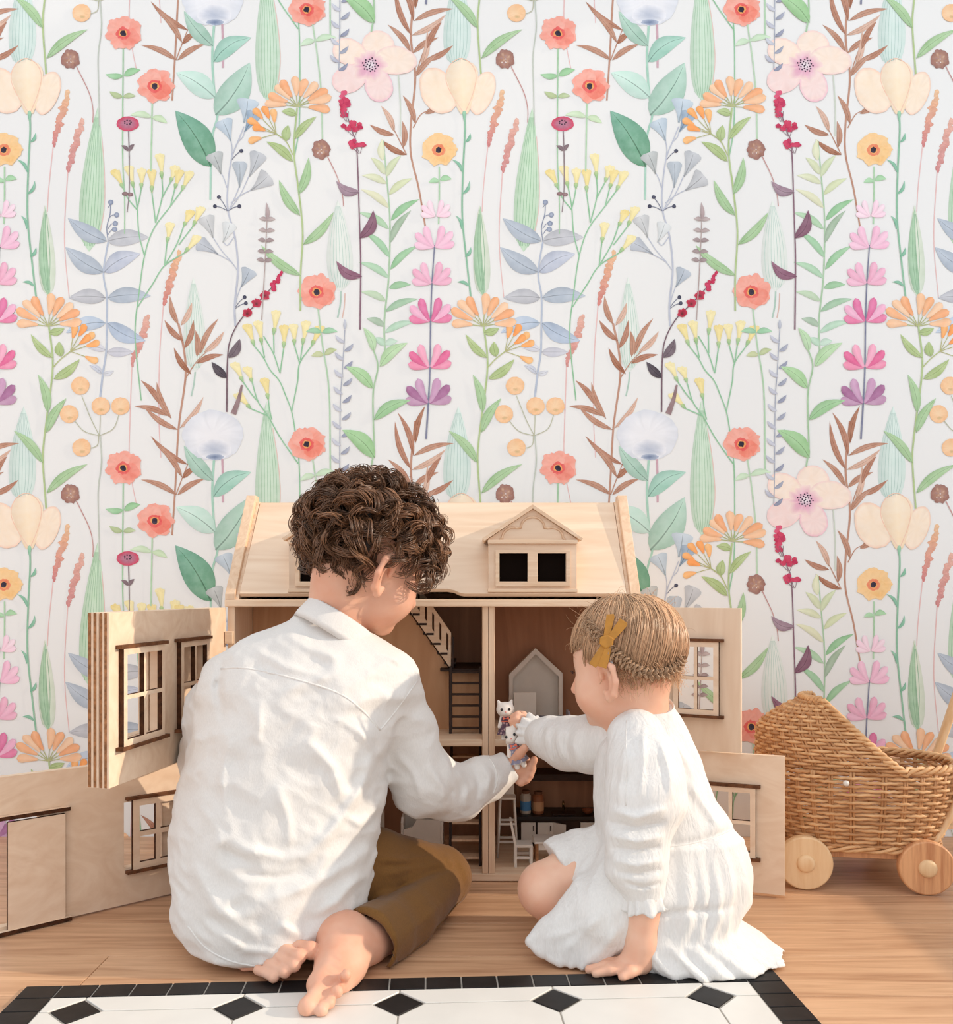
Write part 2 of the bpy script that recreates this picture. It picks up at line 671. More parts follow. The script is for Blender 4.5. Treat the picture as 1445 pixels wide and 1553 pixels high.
# --- brown bamboo sprays
def bamboo(st, lv, w=9):
    for s in st:
        W.stem(s, 3.4 if s is st[0] else 1.8, (190, 142, 120), 2.6 if s is st[0] else 1.2)
    for i, (b, t) in enumerate(lv):
        c = (BRN, BRN2, (176, 122, 98), BRN3)[(i * 7 + i // 3) % 4 if i % 5 else 0]
        W.leaf(b, t, w, c, tuple(min(250, x + 10) for x in c), 0.07 if i % 2 else -0.07, 'leaf', True, 0.85)


bamboo([c2((985, -60), (965, 160), (985, 350), (965, 560), (965, 700), (1000, 850), (1030, 1025)),
        c2((985, 345), (1020, 240), (1050, 180)), c2((975, 580), (1010, 520), (1050, 500)), c2((945, 700), (905, 620), (890, 590))],
       [c2(*p) for p in (((980, 95), (1160, 40)), ((970, 160), (1125, 65)), ((965, 158), (893, -60)), ((977, 95), (905, -100)), ((985, 40), (1030, -130)),
                         ((965, 235), (860, 112)), ((975, 240), (1090, 170)), ((1012, 300), (1040, 140)), ((1038, 222), (1105, 98)),
                         ((1028, 275), (1157, 205)), ((990, 345), (1080, 250)), ((985, 560), (928, 432)), ((1030, 515), (1112, 490)),
                         ((890, 597), (830, 480)), ((890, 612), (778, 565)), ((932, 668), (926, 548)), ((945, 702), (828, 632)))])
bamboo([c3((808, 270), (835, 400), (840, 520), (810, 740), (795, 1000), (780, 1230)), c3((840, 520), (890, 445), (945, 390)), c3((798, 1045), (830, 960), (862, 880))],
       [c3(*p) for p in (((808, 275), (770, 145)), ((820, 280), (870, 175)), ((830, 350), (745, 255)), ((835, 385), (877, 255)), ((865, 500), (788, 380)),
                         ((892, 422), (885, 300)), ((905, 412), (990, 248)), ((925, 402), (1016, 305)), ((890, 452), (1012, 412)), ((730, 642), (638, 528)),
                         ((776, 702), (710, 535)), ((765, 690), (608, 645)), ((805, 752), (655, 650)), ((815, 745), (922, 603)), ((850, 910), (683, 780)),
                         ((825, 967), (708, 818)), ((828, 972), (890, 920)), ((800, 1047), (638, 978)), ((805, 1047), (930, 973)))])

# --- fern
W.stem(c2((840, 640), (855, 800), (870, 1000), (865, 1250), (845, 1450), (848, 1600)), 2.0, (172, 206, 170), 2.8)
fl = [((838, 728), (836, 630), (218, 222, 186)), ((848, 790), (783, 713), (206, 214, 176)), ((852, 802), (922, 703), (200, 212, 172)), ((855, 832), (743, 795), (212, 218, 182)),
      ((866, 882), (972, 808), (204, 214, 170)), ((866, 942), (738, 858), (214, 216, 180)), ((874, 1000), (1003, 903), (140, 190, 142)), ((866, 1038), (726, 962), (170, 206, 168)),
      ((870, 1102), (966, 953), (156, 180, 154)), ((870, 1168), (750, 1048), (156, 200, 160)), ((872, 1222), (995, 1113), (150, 196, 152)), ((866, 1260), (728, 1188), (168, 206, 172)),
      ((866, 1305), (965, 1290), (148, 192, 150)), ((852, 1365), (738, 1322), (182, 206, 174)), ((850, 1412), (998, 1355), (156, 192, 160)), ((846, 1478), (764, 1443), (164, 188, 164)),
      ((846, 1508), (985, 1458), (178, 212, 186)), ((846, 1565), (800, 1530), (178, 212, 186)), ((848, 1560), (905, 1545), (188, 216, 196))]
for i, (b, t, c) in enumerate(fl):
    W.leaf(c2(b)[0], c2(t)[0], 11, c, None, 0.08 if i % 2 else -0.08, 'leaf', False)

# --- teal broad leaves, blue seed head
W.stem([(337, 37), (338, 70), (338, 103)], 3.2, (206, 168, 180))
W.stem([(325, 690), (322, 749), (326, 809), (330, 834), (321, 874), (319, 962)], 3.6, (168, 212, 192), 3.0)
TL = (158, 194, 176)
for b, t, w, c, bd in (((323, 729), (279, 676), 24, TL, -0.05), ((324, 753), (381, 716), 27, (152, 198, 180), -0.12), ((326, 807), (267, 769), 34, (188, 220, 206), 0.06),
                       ((327, 834), (379, 754), 46, (164, 200, 182), 0.06), ((320, 912), (266, 827), 46, (112, 164, 132), 0.05)):
    W.leaf(b, t, w, c, (122, 178, 154) if w > 40 and c[0] < 120 else tuple(min(250, x + 20) for x in c), bd, 'leaf', True, 0.8, 14)
W.blob(323, 660, 46, 38, (240, 241, 244), (222, 227, 235), 0.025, 5, 0.02, 48, cm=(238, 240, 244))
W.blob(325, 682, 26, 15, (182, 192, 210), (236, 238, 243), 0.05, n=30)
W.blob(326, 693, 13, 4.5, (120, 136, 166), (176, 188, 208), 0.08, n=24)

# --- blue grey broad leaved sprig
W.stem([(165, 362), (157, 413), (162, 449), (162, 492), (161, 534), (156, 567), (152, 602)], 2.4, (182, 194, 212), 3.2)
W.stem([(164, 365), (162, 345), (167, 325), (168, 309)], 1.4, (140, 150, 172))
for x, y in ((168, 307), (177, 326), (175, 339), (174, 348)):
    W.stem([(164, y + 8), (169, y + 1), (x, y)], 1.0, (140, 150, 172))
    W.blob(x, y, 4, 4, (176, 186, 204), (128, 140, 166), 0.05, n=14)
for b, t, w, c, bd in (((162, 366), (103, 331), 25, BLU, -0.06), ((163, 366), (226, 360), 25, BLG, -0.05), ((157, 413), (99, 375), 27, BLU, -0.06), ((158, 413), (213, 385), 27, (184, 192, 208), -0.1),
                       ((160, 452), (104, 452), 23, BLG, 0.05), ((163, 452), (229, 449), 24, BLU, -0.05), ((160, 490), (100, 505), 22, (182, 198, 216), 0.1), ((163, 490), (221, 517), 25, (170, 186, 206), 0.08),
                       ((160, 531), (134, 528), 12, (206, 208, 216), 0.1), ((162, 534), (203, 534), 15, (196, 198, 208), 0.0), ((155, 567), (135, 554), 9, (196, 202, 214), 0.1), ((156, 567), (173, 562), 8, (206, 210, 218), 0.1)):
    W.leaf(b, t, w, c, None, bd, 'leaf', True, 0.84, 14)

# --- blue grey fan leaved branch
W.stem([(357, 495), (356, 462), (361, 408), (356, 358), (346, 321), (345, 288), (351, 241), (362, 212), (370, 192)], 3.2, (190, 196, 210), 1.6)
for pts in ([(351, 241), (352, 226), (350, 212)], [(344, 285), (340, 272), (335, 262)], [(346, 321), (356, 300), (363, 283)], [(346, 321), (364, 296), (378, 266)], [(350, 308), (366, 296), (381, 288)],
            [(360, 410), (350, 397), (331, 386)], [(357, 464), (360, 450), (366, 433)], [(356, 358), (345, 372), (338, 366)], [(352, 398), (336, 380), (323, 360)], [(361, 215), (368, 208), (371, 198)]):
    W.stem(pts, 1.4, (190, 196, 210))
for b, t, w, c in (((370, 186), (376, 150), 32, (188, 202, 222)), ((371, 200), (386, 170), 22, (150, 170, 198)), ((350, 214), (337, 182), 27, (186, 200, 220)), ((335, 264), (323, 232), 26, BLG),
                   ((363, 285), (363, 245), 22, (178, 186, 202)), ((378, 268), (393, 231), 26, (190, 192, 204)), ((380, 289), (408, 266), 28, (192, 192, 202)), ((323, 361), (311, 328), 24, (198, 198, 206)),
                   ((338, 368), (349, 338), 22, (216, 218, 226)), ((331, 386), (300, 368), 22, (184, 188, 204)), ((366, 435), (379, 408), 24, (176, 184, 202))):
    W.leaf(b, t, w * 1.3, tuple(q * (0.97, 0.985, 0.95)[k] for k, q in enumerate(c)), None, 0.03, 'fan', True, 0.84)
for (x, y), (a, b) in (((366, 229), (352, 242)), ((332, 299), (345, 320)), ((326, 313), (345, 320)), ((363, 313), (346, 320)), ((371, 451), (357, 466)), ((373, 460), (357, 468))):
    W.stem([(x, y), ((x + a) / 2, (y + b) / 2 - 1.5), (a, b)], 1.1, (120, 126, 146))
    W.blob(x, y, 3.0, 3.0, (86, 88, 106), (66, 68, 88), 0.06, n=12)

# --- yellow trumpets
YE = (246, 234, 176)


def trumpets(fl, st, fn, cg=(146, 200, 158)):
    for s in st:
        W.stem(fn(*s), 1.8, cg)
    for i, (t, b) in enumerate(fl):
        (tx, ty), (bx, by) = fn(t, b)
        c = YE if i % 3 else (242, 222, 148)
        W.leaf((bx, by), (tx, ty), 15, (232, 218, 146), c, 0.02, 'trumpet', False)
        for k in (-1, 0, 1):
            W.blob(tx + k * 4.2, ty - 0.5 + abs(k) * 1.2, 3.4, 3.6, c, c, 0.14, n=9)
        mx, my = bx + (tx - bx) * 0.2, by + (ty - by) * 0.2
        W.leaf((bx, by), (bx + (tx - bx) * 0.34, by + (ty - by) * 0.34), 6.5, (134, 188, 140), (186, 206, 140), 0, 'petal', False)


trumpets([((522, 778), (560, 855)), ((584, 760), (605, 852)), ((642, 772), (640, 856)), ((688, 778), (688, 872)), ((724, 706), (734, 812)), ((793, 760), (772, 826)), ((812, 780), (792, 856)), ((858, 785), (822, 866)),
          ((770, 1018), (757, 1100)), ((862, 962), (832, 1026)), ((908, 946), (874, 1026)), ((892, 1076), (836, 1146))],
         [((560, 855), (580, 900), (620, 950)), ((605, 852), (615, 900), (622, 950), (630, 1060), (655, 1160)), ((640, 856), (632, 900), (620, 950)), ((688, 872), (698, 950), (705, 1010)),
          ((734, 812), (735, 890), (705, 1010)), ((772, 826), (735, 895)), ((792, 856), (772, 935)), ((822, 866), (772, 935), (695, 1040), (655, 1160), (630, 1330), (612, 1520), (640, 1815)),
          ((757, 1100), (745, 1205)), ((832, 1026), (800, 1110), (745, 1205)), ((874, 1026), (810, 1110)), ((836, 1146), (745, 1205), (690, 1290), (625, 1390))], c1)
trumpets([((225, 345), (258, 436)), ((275, 330), (293, 430)), ((357, 283), (346, 386)), ((393, 350), (392, 446)), ((436, 345), (441, 432)), ((493, 330), (478, 432)), ((556, 352), (518, 437)),
          ((170, 520), (207, 600)), ((226, 540), (248, 602)), ((305, 592), (322, 680)), ((186, 660), (242, 722))],
         [((258, 436), (300, 490), (330, 545), (372, 595), (400, 660), (428, 735), (445, 830), (462, 970), (466, 1180), (462, 1420), (440, 1560)), ((293, 430), (305, 490)), ((300, 390), (345, 470), (375, 560)), ((346, 386), (348, 470)),
          ((392, 446), (375, 560)), ((441, 432), (465, 515)), ((478, 432), (468, 500)), ((518, 437), (465, 515), (455, 600), (428, 735)),
          ((207, 600), (245, 655), (275, 690)), ((248, 602), (275, 690), (320, 755), (380, 860), (458, 972)), ((322, 680), (328, 730), (338, 772)), ((242, 722), (320, 755))], c4)

# --- poppies
def poppy(x, y, r, c=(243, 140, 122), ce=(246, 168, 150), eye=(226, 62, 66)):
    W.blob(x, y, r, r * 0.93, c, ce, 0.07, 7, 0.06, 44)
    W.blob(x - r * 0.25, y - r * 0.3, r * 0.6, r * 0.5, ce, ce, 0.1, n=20)
    W.blob(x + r * 0.3, y + r * 0.25, r * 0.55, r * 0.5, tuple(q * 0.98 for q in c), c, 0.1, n=20)
    W.blob(x - 1, y + 1, r * 0.40, r * 0.36, eye, tuple((a + b) / 2 for a, b in zip(eye, c)), 0.12, n=22)
    W.blob(x - 1, y + 1, r * 0.25, r * 0.22, (246, 196, 92), (240, 150, 90), 0.15, n=14)
    W.blob(x - 1, y + 1, r * 0.17, r * 0.17, (52, 50, 64), (70, 58, 70), 0.2, n=12)


W.stem([(187, 74), (186, 231), (189, 300), (189, 355)], 2.0, (160, 204, 162), 1.4)
for b, t, w, c in (((187, 115), (160, 113), 9, (150, 198, 150)), ((188, 115), (213, 106), 11, (142, 194, 142)), ((186, 147), (166, 139), 9, (172, 190, 140)), ((187, 147), (206, 146), 8, (178, 196, 150))):
    W.leaf(b, t, w, c, None, -0.08, 'leaf', False)
W.stem([(231, 155), (230, 205), (229, 260)], 2.2, (178, 216, 176))
W.leaf((230, 178), (197, 175), 10, (200, 222, 188), None, 0.1, 'leaf', False)
W.leaf((231, 178), (254, 187), 10, (192, 218, 176), None, -0.1, 'leaf', False)
W.stem([(474, 696), (481, 743), (487, 800), (489, 873)], 2.2, (186, 216, 184))
W.leaf((477, 721), (455, 729), 10, (194, 220, 188), None, 0.1, 'leaf', False)
W.leaf((478, 721), (510, 716), 10, (194, 220, 188), None, -0.1, 'leaf', False)
W.stem([(482, 466), (489, 523), (499, 593), (501, 712)], 2.2, (176, 212, 176))
W.leaf((488, 504), (464, 503), 9, (150, 200, 160), None, 0.1, 'leaf', False)
W.leaf((488, 504), (512, 503), 9, (150, 200, 160), None, -0.1, 'leaf', False)
W.leaf((491, 538), (472, 540), 9, (190, 200, 152), None, 0.1, 'leaf', False)
W.leaf((492, 538), (511, 530), 9, (180, 194, 144), None, -0.1, 'leaf', False)
poppy(188, 50, 27)
poppy(236, 130, 27, (244, 128, 108))
poppy(466, 673, 27, (244, 134, 112))
poppy(481, 442, 28, (244, 142, 122))
W.stem([(7, 253), (7, 300), (6, 340)], 2.2, (172, 212, 172))
W.leaf((7, 275), (-9, 277), 8, (164, 208, 164), None, 0.15, 'leaf', False)
W.leaf((8, 273), (26, 272), 9, (158, 204, 158), None, -0.15, 'leaf', False)
poppy(7, 227, 26, (249, 200, 132), (250, 206, 146), (230, 84, 62))

# --- little crimson cap on a dark stem
W.stem([(195, 198), (196, 235), (196, 290), (193, 322)], 1.8, (140, 122, 128), 1.2)
W.leaf((195, 229), (184, 221), 6, (120, 100, 106), None, 0.1, 'leaf', False)
W.leaf((196, 229), (204, 219), 6, (120, 100, 106), None, -0.1, 'leaf', False)
W.blob(190, 294, 5, 3.2, (168, 140, 140), (136, 106, 110), 0.1, n=10)
W.blob(198, 295, 4, 3, (168, 140, 140), (136, 106, 110), 0.1, n=10)
W.blob(194, 188, 17, 11, (176, 120, 142), (214, 62, 96), 0.03, n=26, cm=(186, 110, 134))
for k in range(7):
    W.blob(194 + 5 * math.cos(k * 0.9), 186 + 3 * math.sin(k * 0.9), 1.3, 1.3, (66, 48, 62), (66, 48, 62), 0.1, n=6)

# --- cup flower, three cream petals
W.stem([(45, 170), (46, 200), (43, 260), (42, 330), (49, 400), (55, 452)], 2.6, (140, 192, 160))
for b, t in (((47, 216), (54, 202)), ((42, 262), (26, 242)), ((42, 295), (53, 274)), ((41, 348), (32, 327)), ((46, 390), (55, 375)), ((52, 434), (34, 428))):
    W.leaf(b, t, 5, (122, 180, 150), None, 0.15, 'leaf', False)
CRM, CRE = (252, 231, 204), (247, 208, 184)
for x, y, rx, ry, ro in ((6, 138, 27, 37, -0.5), (72, 141, 18, 34, 0.35)):
    W.blob(x, y, rx, ry, CRM, CRE, 0.02, 3, 0.02, 34, ro, 0.86, (252, 232, 208))
W.leaf((45, 173), (40, 90), 50, (250, 222, 186), CRM, 0.0, 'petal', False)
W.stem([(44, 172), (24, 140), (17, 118), (24, 98), (40, 89), (56, 98), (63, 116), (58, 142), (46, 172)], 1.3, (244, 202, 176))
W.leaf((45, 184), (45, 168), 6, (140, 192, 160), None, 0, 'petal', False)

# --- brown seed balls
for x, y, st in ((107, 90, [(116, 101), (135, 140), (141, 165), (141, 186)]), (487, 227, [(497, 238), (512, 270), (519, 295), (521, 313)])):
    W.stem(st, 1.5, (200, 150, 146), 1.2)
    W.blob(x, y, 14, 14.5, (190, 144, 116), (156, 112, 104), 0.08, 8, 0.04, 30)
    for k in range(9):
        a = k * 2.4
        W.blob(x + 2.9 * math.sqrt(k) * math.cos(a), y + 2.9 * math.sqrt(k) * math.sin(a), 3.2, 2.2, (206, 168, 142) if k % 2 else (166, 128, 128), (176, 134, 116), 0.2, n=8, rot=a)
        if k % 3 == 0:
            W.blob(x + 2.9 * math.sqrt(k) * math.cos(a + 0.5), y + 2.9 * math.sqrt(k) * math.sin(a + 0.5), 1.6, 0.8, (236, 230, 226), (226, 216, 210), 0.2, n=6, rot=a)

# --- apricot balls
W.stem([(152, 661), (154, 701), (149, 745), (150, 800), (151, 850)], 2.0, (196, 204, 192), 1.6)
for pts in ([(151, 661), (138, 635), (124, 600)], [(151, 661), (128, 654), (112, 637)], [(151, 661), (152, 640), (152, 628)], [(151, 661), (172, 650), (181, 628)], [(150, 661), (147, 676), (130, 682)]):
    W.stem(pts, 1.3, (190, 192, 168))
for x, y in ((122, 585), (105, 628), (153, 616), (183, 616), (124, 679)):
    W.blob(x, y, 14, 13.5, (249, 212, 168), (246, 194, 144), 0.025, n=28)
    W.blob(x + 1, y + 6, 5, 3, (214, 182, 132), (244, 198, 150), 0.15, n=12)

# --- orange umbels
def umbel(c, tips, fn):
    for i, t in enumerate(tips):
        dx, dy = t[0] - c[0], t[1] - c[1]
        b = (c[0] + dx * 0.42, c[1] + dy * 0.42 - 1)
        W.stem([c, b], 1.3, (178, 184, 128))
    for i, t in enumerate(tips):
        dx, dy = t[0] - c[0], t[1] - c[1]
        b = (c[0] + dx * 0.34, c[1] + dy * 0.34 - 1)
        col = ((249, 196, 152), (247, 180, 130), (250, 204, 164), (246, 172, 120))[i % 4]
        W.leaf(b, t, 13.5, tuple(q * 0.97 for q in col), col, 0.03 * (-1) ** i, 'petal', False)


def florets(hub, cs, fn=None):
    for (x, y) in cs:
        W.stem([hub, (x + (hub[0] - x) * 0.25, y + (hub[1] - y) * 0.25)], 1.1, (184, 184, 128))
    for i, (x, y) in enumerate(cs):
        dx, dy = x - hub[0], y - hub[1]
        l = math.hypot(dx, dy)
        c = ((247, 164, 92), (246, 150, 74), (248, 176, 108))[i % 3]
        W.leaf((x - dx / l * 9, y - dy / l * 9), (x + dx / l * 12, y + dy / l * 12), 11, c, None, 0.04, 'petal', False)


def umbel_plant(fn, st, tips, c, lv, hub, cs, side):
    W.stem(fn(*st), 2.6, (176, 200, 140), 2.6)
    W.stem(side, 1.6, (180, 192, 130))
    for i, (b, t) in enumerate(lv):
        W.leaf(b, t, 14 if i > 1 else 12, OLV if i < 4 else (160, 196, 146), None, 0.07 * (-1) ** i, 'leaf', True, 0.86)
    florets(hub, cs)
    umbel(c, fn(*tips), fn)


umbel_plant(c2, ((450, 490), (435, 680), (455, 850), (475, 1050), (465, 1250), (465, 1408)),
            ((303, 470), (318, 428), (350, 388), (378, 362), (438, 345), (490, 358), (540, 372), (590, 408), (606, 438), (600, 500)), (451, 162),
            [((450, 174), (427, 169)), ((447, 211), (480, 177)), ((444, 245), (404, 215)), ((434, 214), (437, 190)), ((453, 295), (468, 239)), ((455, 327), (423, 273)), ((460, 371), (506, 322)), ((456, 418), (396, 372))],
            (419, 203), [(392, 174), (404, 172), (415, 177), (386, 187), (394, 196), (388, 212)], [(444, 235), (434, 215), (419, 203)])
umbel_plant(c3, ((222, 280), (240, 460), (215, 680), (200, 800), (195, 900), (210, 1110)),
            ((76, 272), (74, 205), (105, 168), (150, 148), (232, 132), (285, 152), (330, 178), (362, 215), (372, 262)), (74, 495),
            [((75, 505), (98, 498)), ((80, 543), (47, 507)), ((82, 575), (121, 545)), ((93, 541), (90, 518)), ((73, 626), (58, 568)), ((71, 656), (101, 604)), ((65, 702), (21, 653)), ((71, 748), (133, 704))],
            (107, 533), [(112, 504), (124, 502), (134, 512), (140, 522), (128, 516), (138, 544)], [(80, 558), (92, 545), (107, 533)])

# --- anemone
W.stem([(604, 112), (607, 160), (607, 207)], 1.8, (206, 216, 200))
AN, AE = (252, 232, 214), (247, 214, 206)
for x, y, rx, ry, ro, e in ((573, 69, 25, 22, 0.0, AE), (531, 80, 28, 20, 0.45, AE), (531, 119, 29, 21, -0.45, (248, 208, 206)), (574, 129, 21, 27, -0.3, (244, 196, 208)), (600, 92, 32, 22, 0.1, AE)):
    W.blob(x, y, rx, ry, AN if e is AE else (249, 222, 216), e, 0.02, 3, 0.025, 34, ro, 0.82, AN if e is AE else (249, 222, 216))
W.blob(560, 101, 25, 22, (222, 142, 178), (250, 224, 214), 0.16, 5, 0.12, 30, cm=(236, 184, 202))
W.blob(562, 99, 10, 9.5, (238, 232, 236), (214, 170, 190), 0.1, n=20)
for k in range(26):
    a, r = k * 2.399, 2.6 * math.sqrt(k)
    W.blob(562 + r * math.cos(a) * 0.95, 99 + r * math.sin(a) * 0.85, 1.35, 1.35, (58, 46, 60), (70, 54, 70), 0.1, n=6)

# --- crimson flower heads, purple leaves
W.stem([(524, 168), (534, 200), (541, 225), (545, 330), (547, 400), (546, 500)], 1.4, (140, 108, 122), 2.4)
CR1 = (208, 56, 92)
rr = random.Random(5)
for cx, cy, rx, ry, n in ((522, 158, 9, 18, 26), (533, 192, 14, 6, 16), (541, 219, 12, 5, 14)):
    for k in range(n):
        a, r = rr.uniform(0, 6.28), math.sqrt(rr.random())
        yy = cy + ry * r * math.sin(a)
        kx = 0.45 + 0.55 * (yy - cy + ry) / (2 * ry) if ry > 10 else 1
        c = (222, 84, 118) if (yy < cy - 8 and ry > 10) else (CR1 if k % 3 else (192, 44, 84))
        W.blob(cx + rx * r * math.cos(a) * kx, yy, 4.2, 3.6, c, c, 0.2, n=8)
    for k in (-0.7, 0, 0.7):
        W.stem([(cx + rx * k, cy + ry * 0.6), (cx + 4 + 2 * k, cy + ry + 9)], 0.8, (130, 100, 110))
for b, t, w, c in (((545, 292), (510, 275), 15, (152, 126, 140)), ((546, 362), (566, 319), 17, (128, 88, 106)), ((549, 420), (510, 396), 15, (136, 92, 112))):
    W.leaf(b, t, w, c, None, 0.16 if w == 17 else -0.18, 'leaf', True, 0.8)

# --- crimson berries on a curved dark stem
W.stem([(420, 428), (390, 460), (366, 484), (350, 514), (345, 548), (344, 625)], 1.4, (120, 96, 106), 2.2)
for cx, cy, s in ((402, 448, 7.5), (389, 460, 7), (375, 475, 7)):
    W.blob(cx, cy, s, s * 0.95, (150, 40, 58), (200, 44, 74), 0.16, 5, 0.1, 18)
    W.blob(cx, cy + 1, 2.6, 2.6, (110, 40, 50), (140, 50, 60), 0.2, n=8)
for k in range(14):
    s = k / 13
    W.blob(412 + 15 * s + rr.uniform(-5, 5) * (1 - s), 438 - 25 * s + rr.uniform(-4, 4) * (1 - s), 4.2 - 1.8 * s, 3.6 - 1.4 * s, (206, 52, 92), (196, 40, 80), 0.2, n=8)
W.leaf((347, 543), (364, 514), 14, (110, 96, 104), None, 0.1, 'leaf', True, 0.8)
W.leaf((344, 573), (321, 549), 13, (82, 74, 82), None, -0.05, 'leaf', True, 0.8)
W.stem([(354, 628), (362, 606), (367, 584)], 9, (150, 124, 126), 3)

# --- little brown stalk with leaf pairs
W.stem([(405, 335), (402, 400), (397, 486)], 1.5, (182, 164, 160))
W.leaf((405, 336), (404, 307), 6.5, (170, 152, 152), None, 0.05, 'leaf', False)
for y, x in ((333, 405), (350, 404), (365, 403), (382, 402), (395, 401)):
    c = (176, 160, 158) if y < 360 else (152, 134, 134)
    W.leaf((x, y + 1), (x - 12, y - 1), 6.5, c, None, 0.1, 'leaf', False)
    W.leaf((x, y + 1), (x + 13, y), 6.5, c, None, -0.1, 'leaf', False)

# --- pink whorls
W.stem([(659, 372), (655, 430), (653, 487), (652, 560), (649, 620), (646, 666)], 1.8, (128, 132, 156), 2.8)
PK = [((661, 328), 0.75, [(248, 214, 226), (246, 206, 222)]), ((659, 375), 1.0, [(240, 190, 212), (238, 184, 208)]), ((655, 430), 1.0, [(236, 178, 202), (232, 166, 192)]),
      ((653, 487), 1.08, [(226, 118, 160), (236, 174, 202), (220, 108, 156)]), ((652, 557), 1.08, [(232, 136, 168), (222, 96, 144), (238, 162, 188)]), ((650, 611), 1.15, [(186, 142, 174), (164, 106, 148), (198, 152, 186)])]
for (x, y), k, cs in PK:
    i = 0
    for s in (-1, 1):
        for an, ln in ((8, 31), (36, 36), (66, 35)):
            if k < 0.8 and an == 6:
                continue
            if abs(y - 430) < 2 and s < 0 and an == 64:
                continue
            a = math.radians(an + (4 if s > 0 else 0))
            c = cs[i % len(cs)]
            if y == 557 and s < 0 and an == 6:
                c = (128, 112, 146)
            W.leaf((x + s * 1.5, y), (x + s * math.cos(a) * ln * k, y - math.sin(a) * ln * k), 11.8 * k, c, tuple(min(252, q + 8) for q in c), 0.05 * s, 'petal', False)
            i += 1

# --- small blue grey leaves on a thin stalk
W.stem([(523, 500), (519, 566), (516, 613), (515, 720), (514, 766)], 1.4, (170, 176, 190))
for i, y in enumerate(range(516, 764, 13)):
    x = 523 - (y - 500) * 0.035
    c = ((190, 194, 206), (152, 158, 176), (182, 186, 200), (140, 146, 168))[i % 4]
    s = 1 if i % 2 else -1
    W.leaf((x, y + 4), (x + s * 14, y - 8), 6, c, None, 0.1 * s, 'leaf', False)
W.leaf((523, 500), (523, 484), 5, (178, 184, 196), None, 0, 'leaf', False)

# --- leafy green branch
W.stem([(566, 530), (573, 556), (566, 593), (566, 640), (567, 679), (563, 708)], 2.0, (164, 202, 160), 2.4)
for b, t, w, c in (((567, 533), (551, 497), 13, (178, 212, 168)), ((576, 556), (618, 520), 17, (176, 212, 164)), ((565, 589), (524, 556), 18, (164, 206, 152)), ((567, 637), (623, 607), 17, (148, 194, 142)), ((568, 694), (519, 652), 25, (150, 196, 140))):
    W.leaf(b, t, w, c, None, 0.1 if w != 17 else -0.1, 'leaf', True, 0.86)

me = bpy.data.meshes.new('wallpaper_print')
me.from_pydata(W.v, [], W.f)
ca = me.color_attributes.new('tint', 'FLOAT_COLOR', 'POINT')
ca.data.foreach_set('color', np.array([lin(c) for c in W.c], dtype=np.float32).ravel())
m, nt, b = new_mat('watercolour ink')
vc = nt.nodes.new('ShaderNodeVertexColor')
vc.layer_name = 'tint'
tc = nt.nodes.new('ShaderNodeTexCoord')
n1 = nt.nodes.new('ShaderNodeTexNoise')
n1.inputs['Scale'].default_value = 55
n1.inputs['Detail'].default_value = 6
nt.links.new(tc.outputs['Object'], n1.inputs['Vector'])
mr = nt.nodes.new('ShaderNodeMapRange')
mr.inputs['From Min'].default_value = 0.3
mr.inputs['From Max'].default_value = 0.7
mr.inputs['To Min'].default_value = 0.84
mr.inputs['To Max'].default_value = 1.12
nt.links.new(n1.outputs['Fac'], mr.inputs['Value'])
gm = nt.nodes.new('ShaderNodeGamma')
gm.inputs['Gamma'].default_value = 1.0
iv = nt.nodes.new('ShaderNodeMath')
iv.operation = 'DIVIDE'
iv.inputs[0].default_value = 0.90
nt.links.new(mr.outputs[0], iv.inputs[1])
nt.links.new(iv.outputs[0], gm.inputs['Gamma'])
nt.links.new(vc.outputs['Color'], gm.inputs['Color'])
hs = nt.nodes.new('ShaderNodeHueSaturation')
hs.inputs['Saturation'].default_value = 0.95
nt.links.new(gm.outputs['Color'], hs.inputs['Color'])
nt.links.new(hs.outputs['Color'], b.inputs['Base Color'])
b.inputs['Roughness'].default_value = 0.9
b.inputs['Specular IOR Level'].default_value = 0.05
me.materials.append(m)
for i in range(-2, 4):
    for j in (-1, 0, 1):
        o = bpy.data.objects.new('wallpaper_print', me)
        COL.objects.link(o)
        o.parent = wall_back
        o.location = (i * TILE * WK, WALL_Y, -j * TILE * WK)
        o['kind'] = 'stuff'
        o['label'] = 'printed watercolour wild flowers'

# ================================================================== wooden toy house
HF, HB = 1.588, 1.842                       # front and back of the house
HL, HR = -0.444, 0.289                      # outer sides
ZB, ZM0, ZM1, ZE0, ZE1 = 0.014, 0.241, 0.253, 0.4906, 0.5035
RY, RZ = 1.742, 0.684                       # ridge
house = thing('dollhouse', 'large birch plywood toy house with opened front doors and two dormers', 'toy house', ((HL + HR) / 2, (HF + HB) / 2, 0))
T0 = lambda x, y, z: (x, y, z)


def hbox(name, x0, x1, y0, y1, z0, z1, m, bevel=0.0008, par=None):
    return MB().box(x0, x1, y0, y1, z0, z1).build(name, M[m], par or house, bevel=bevel)


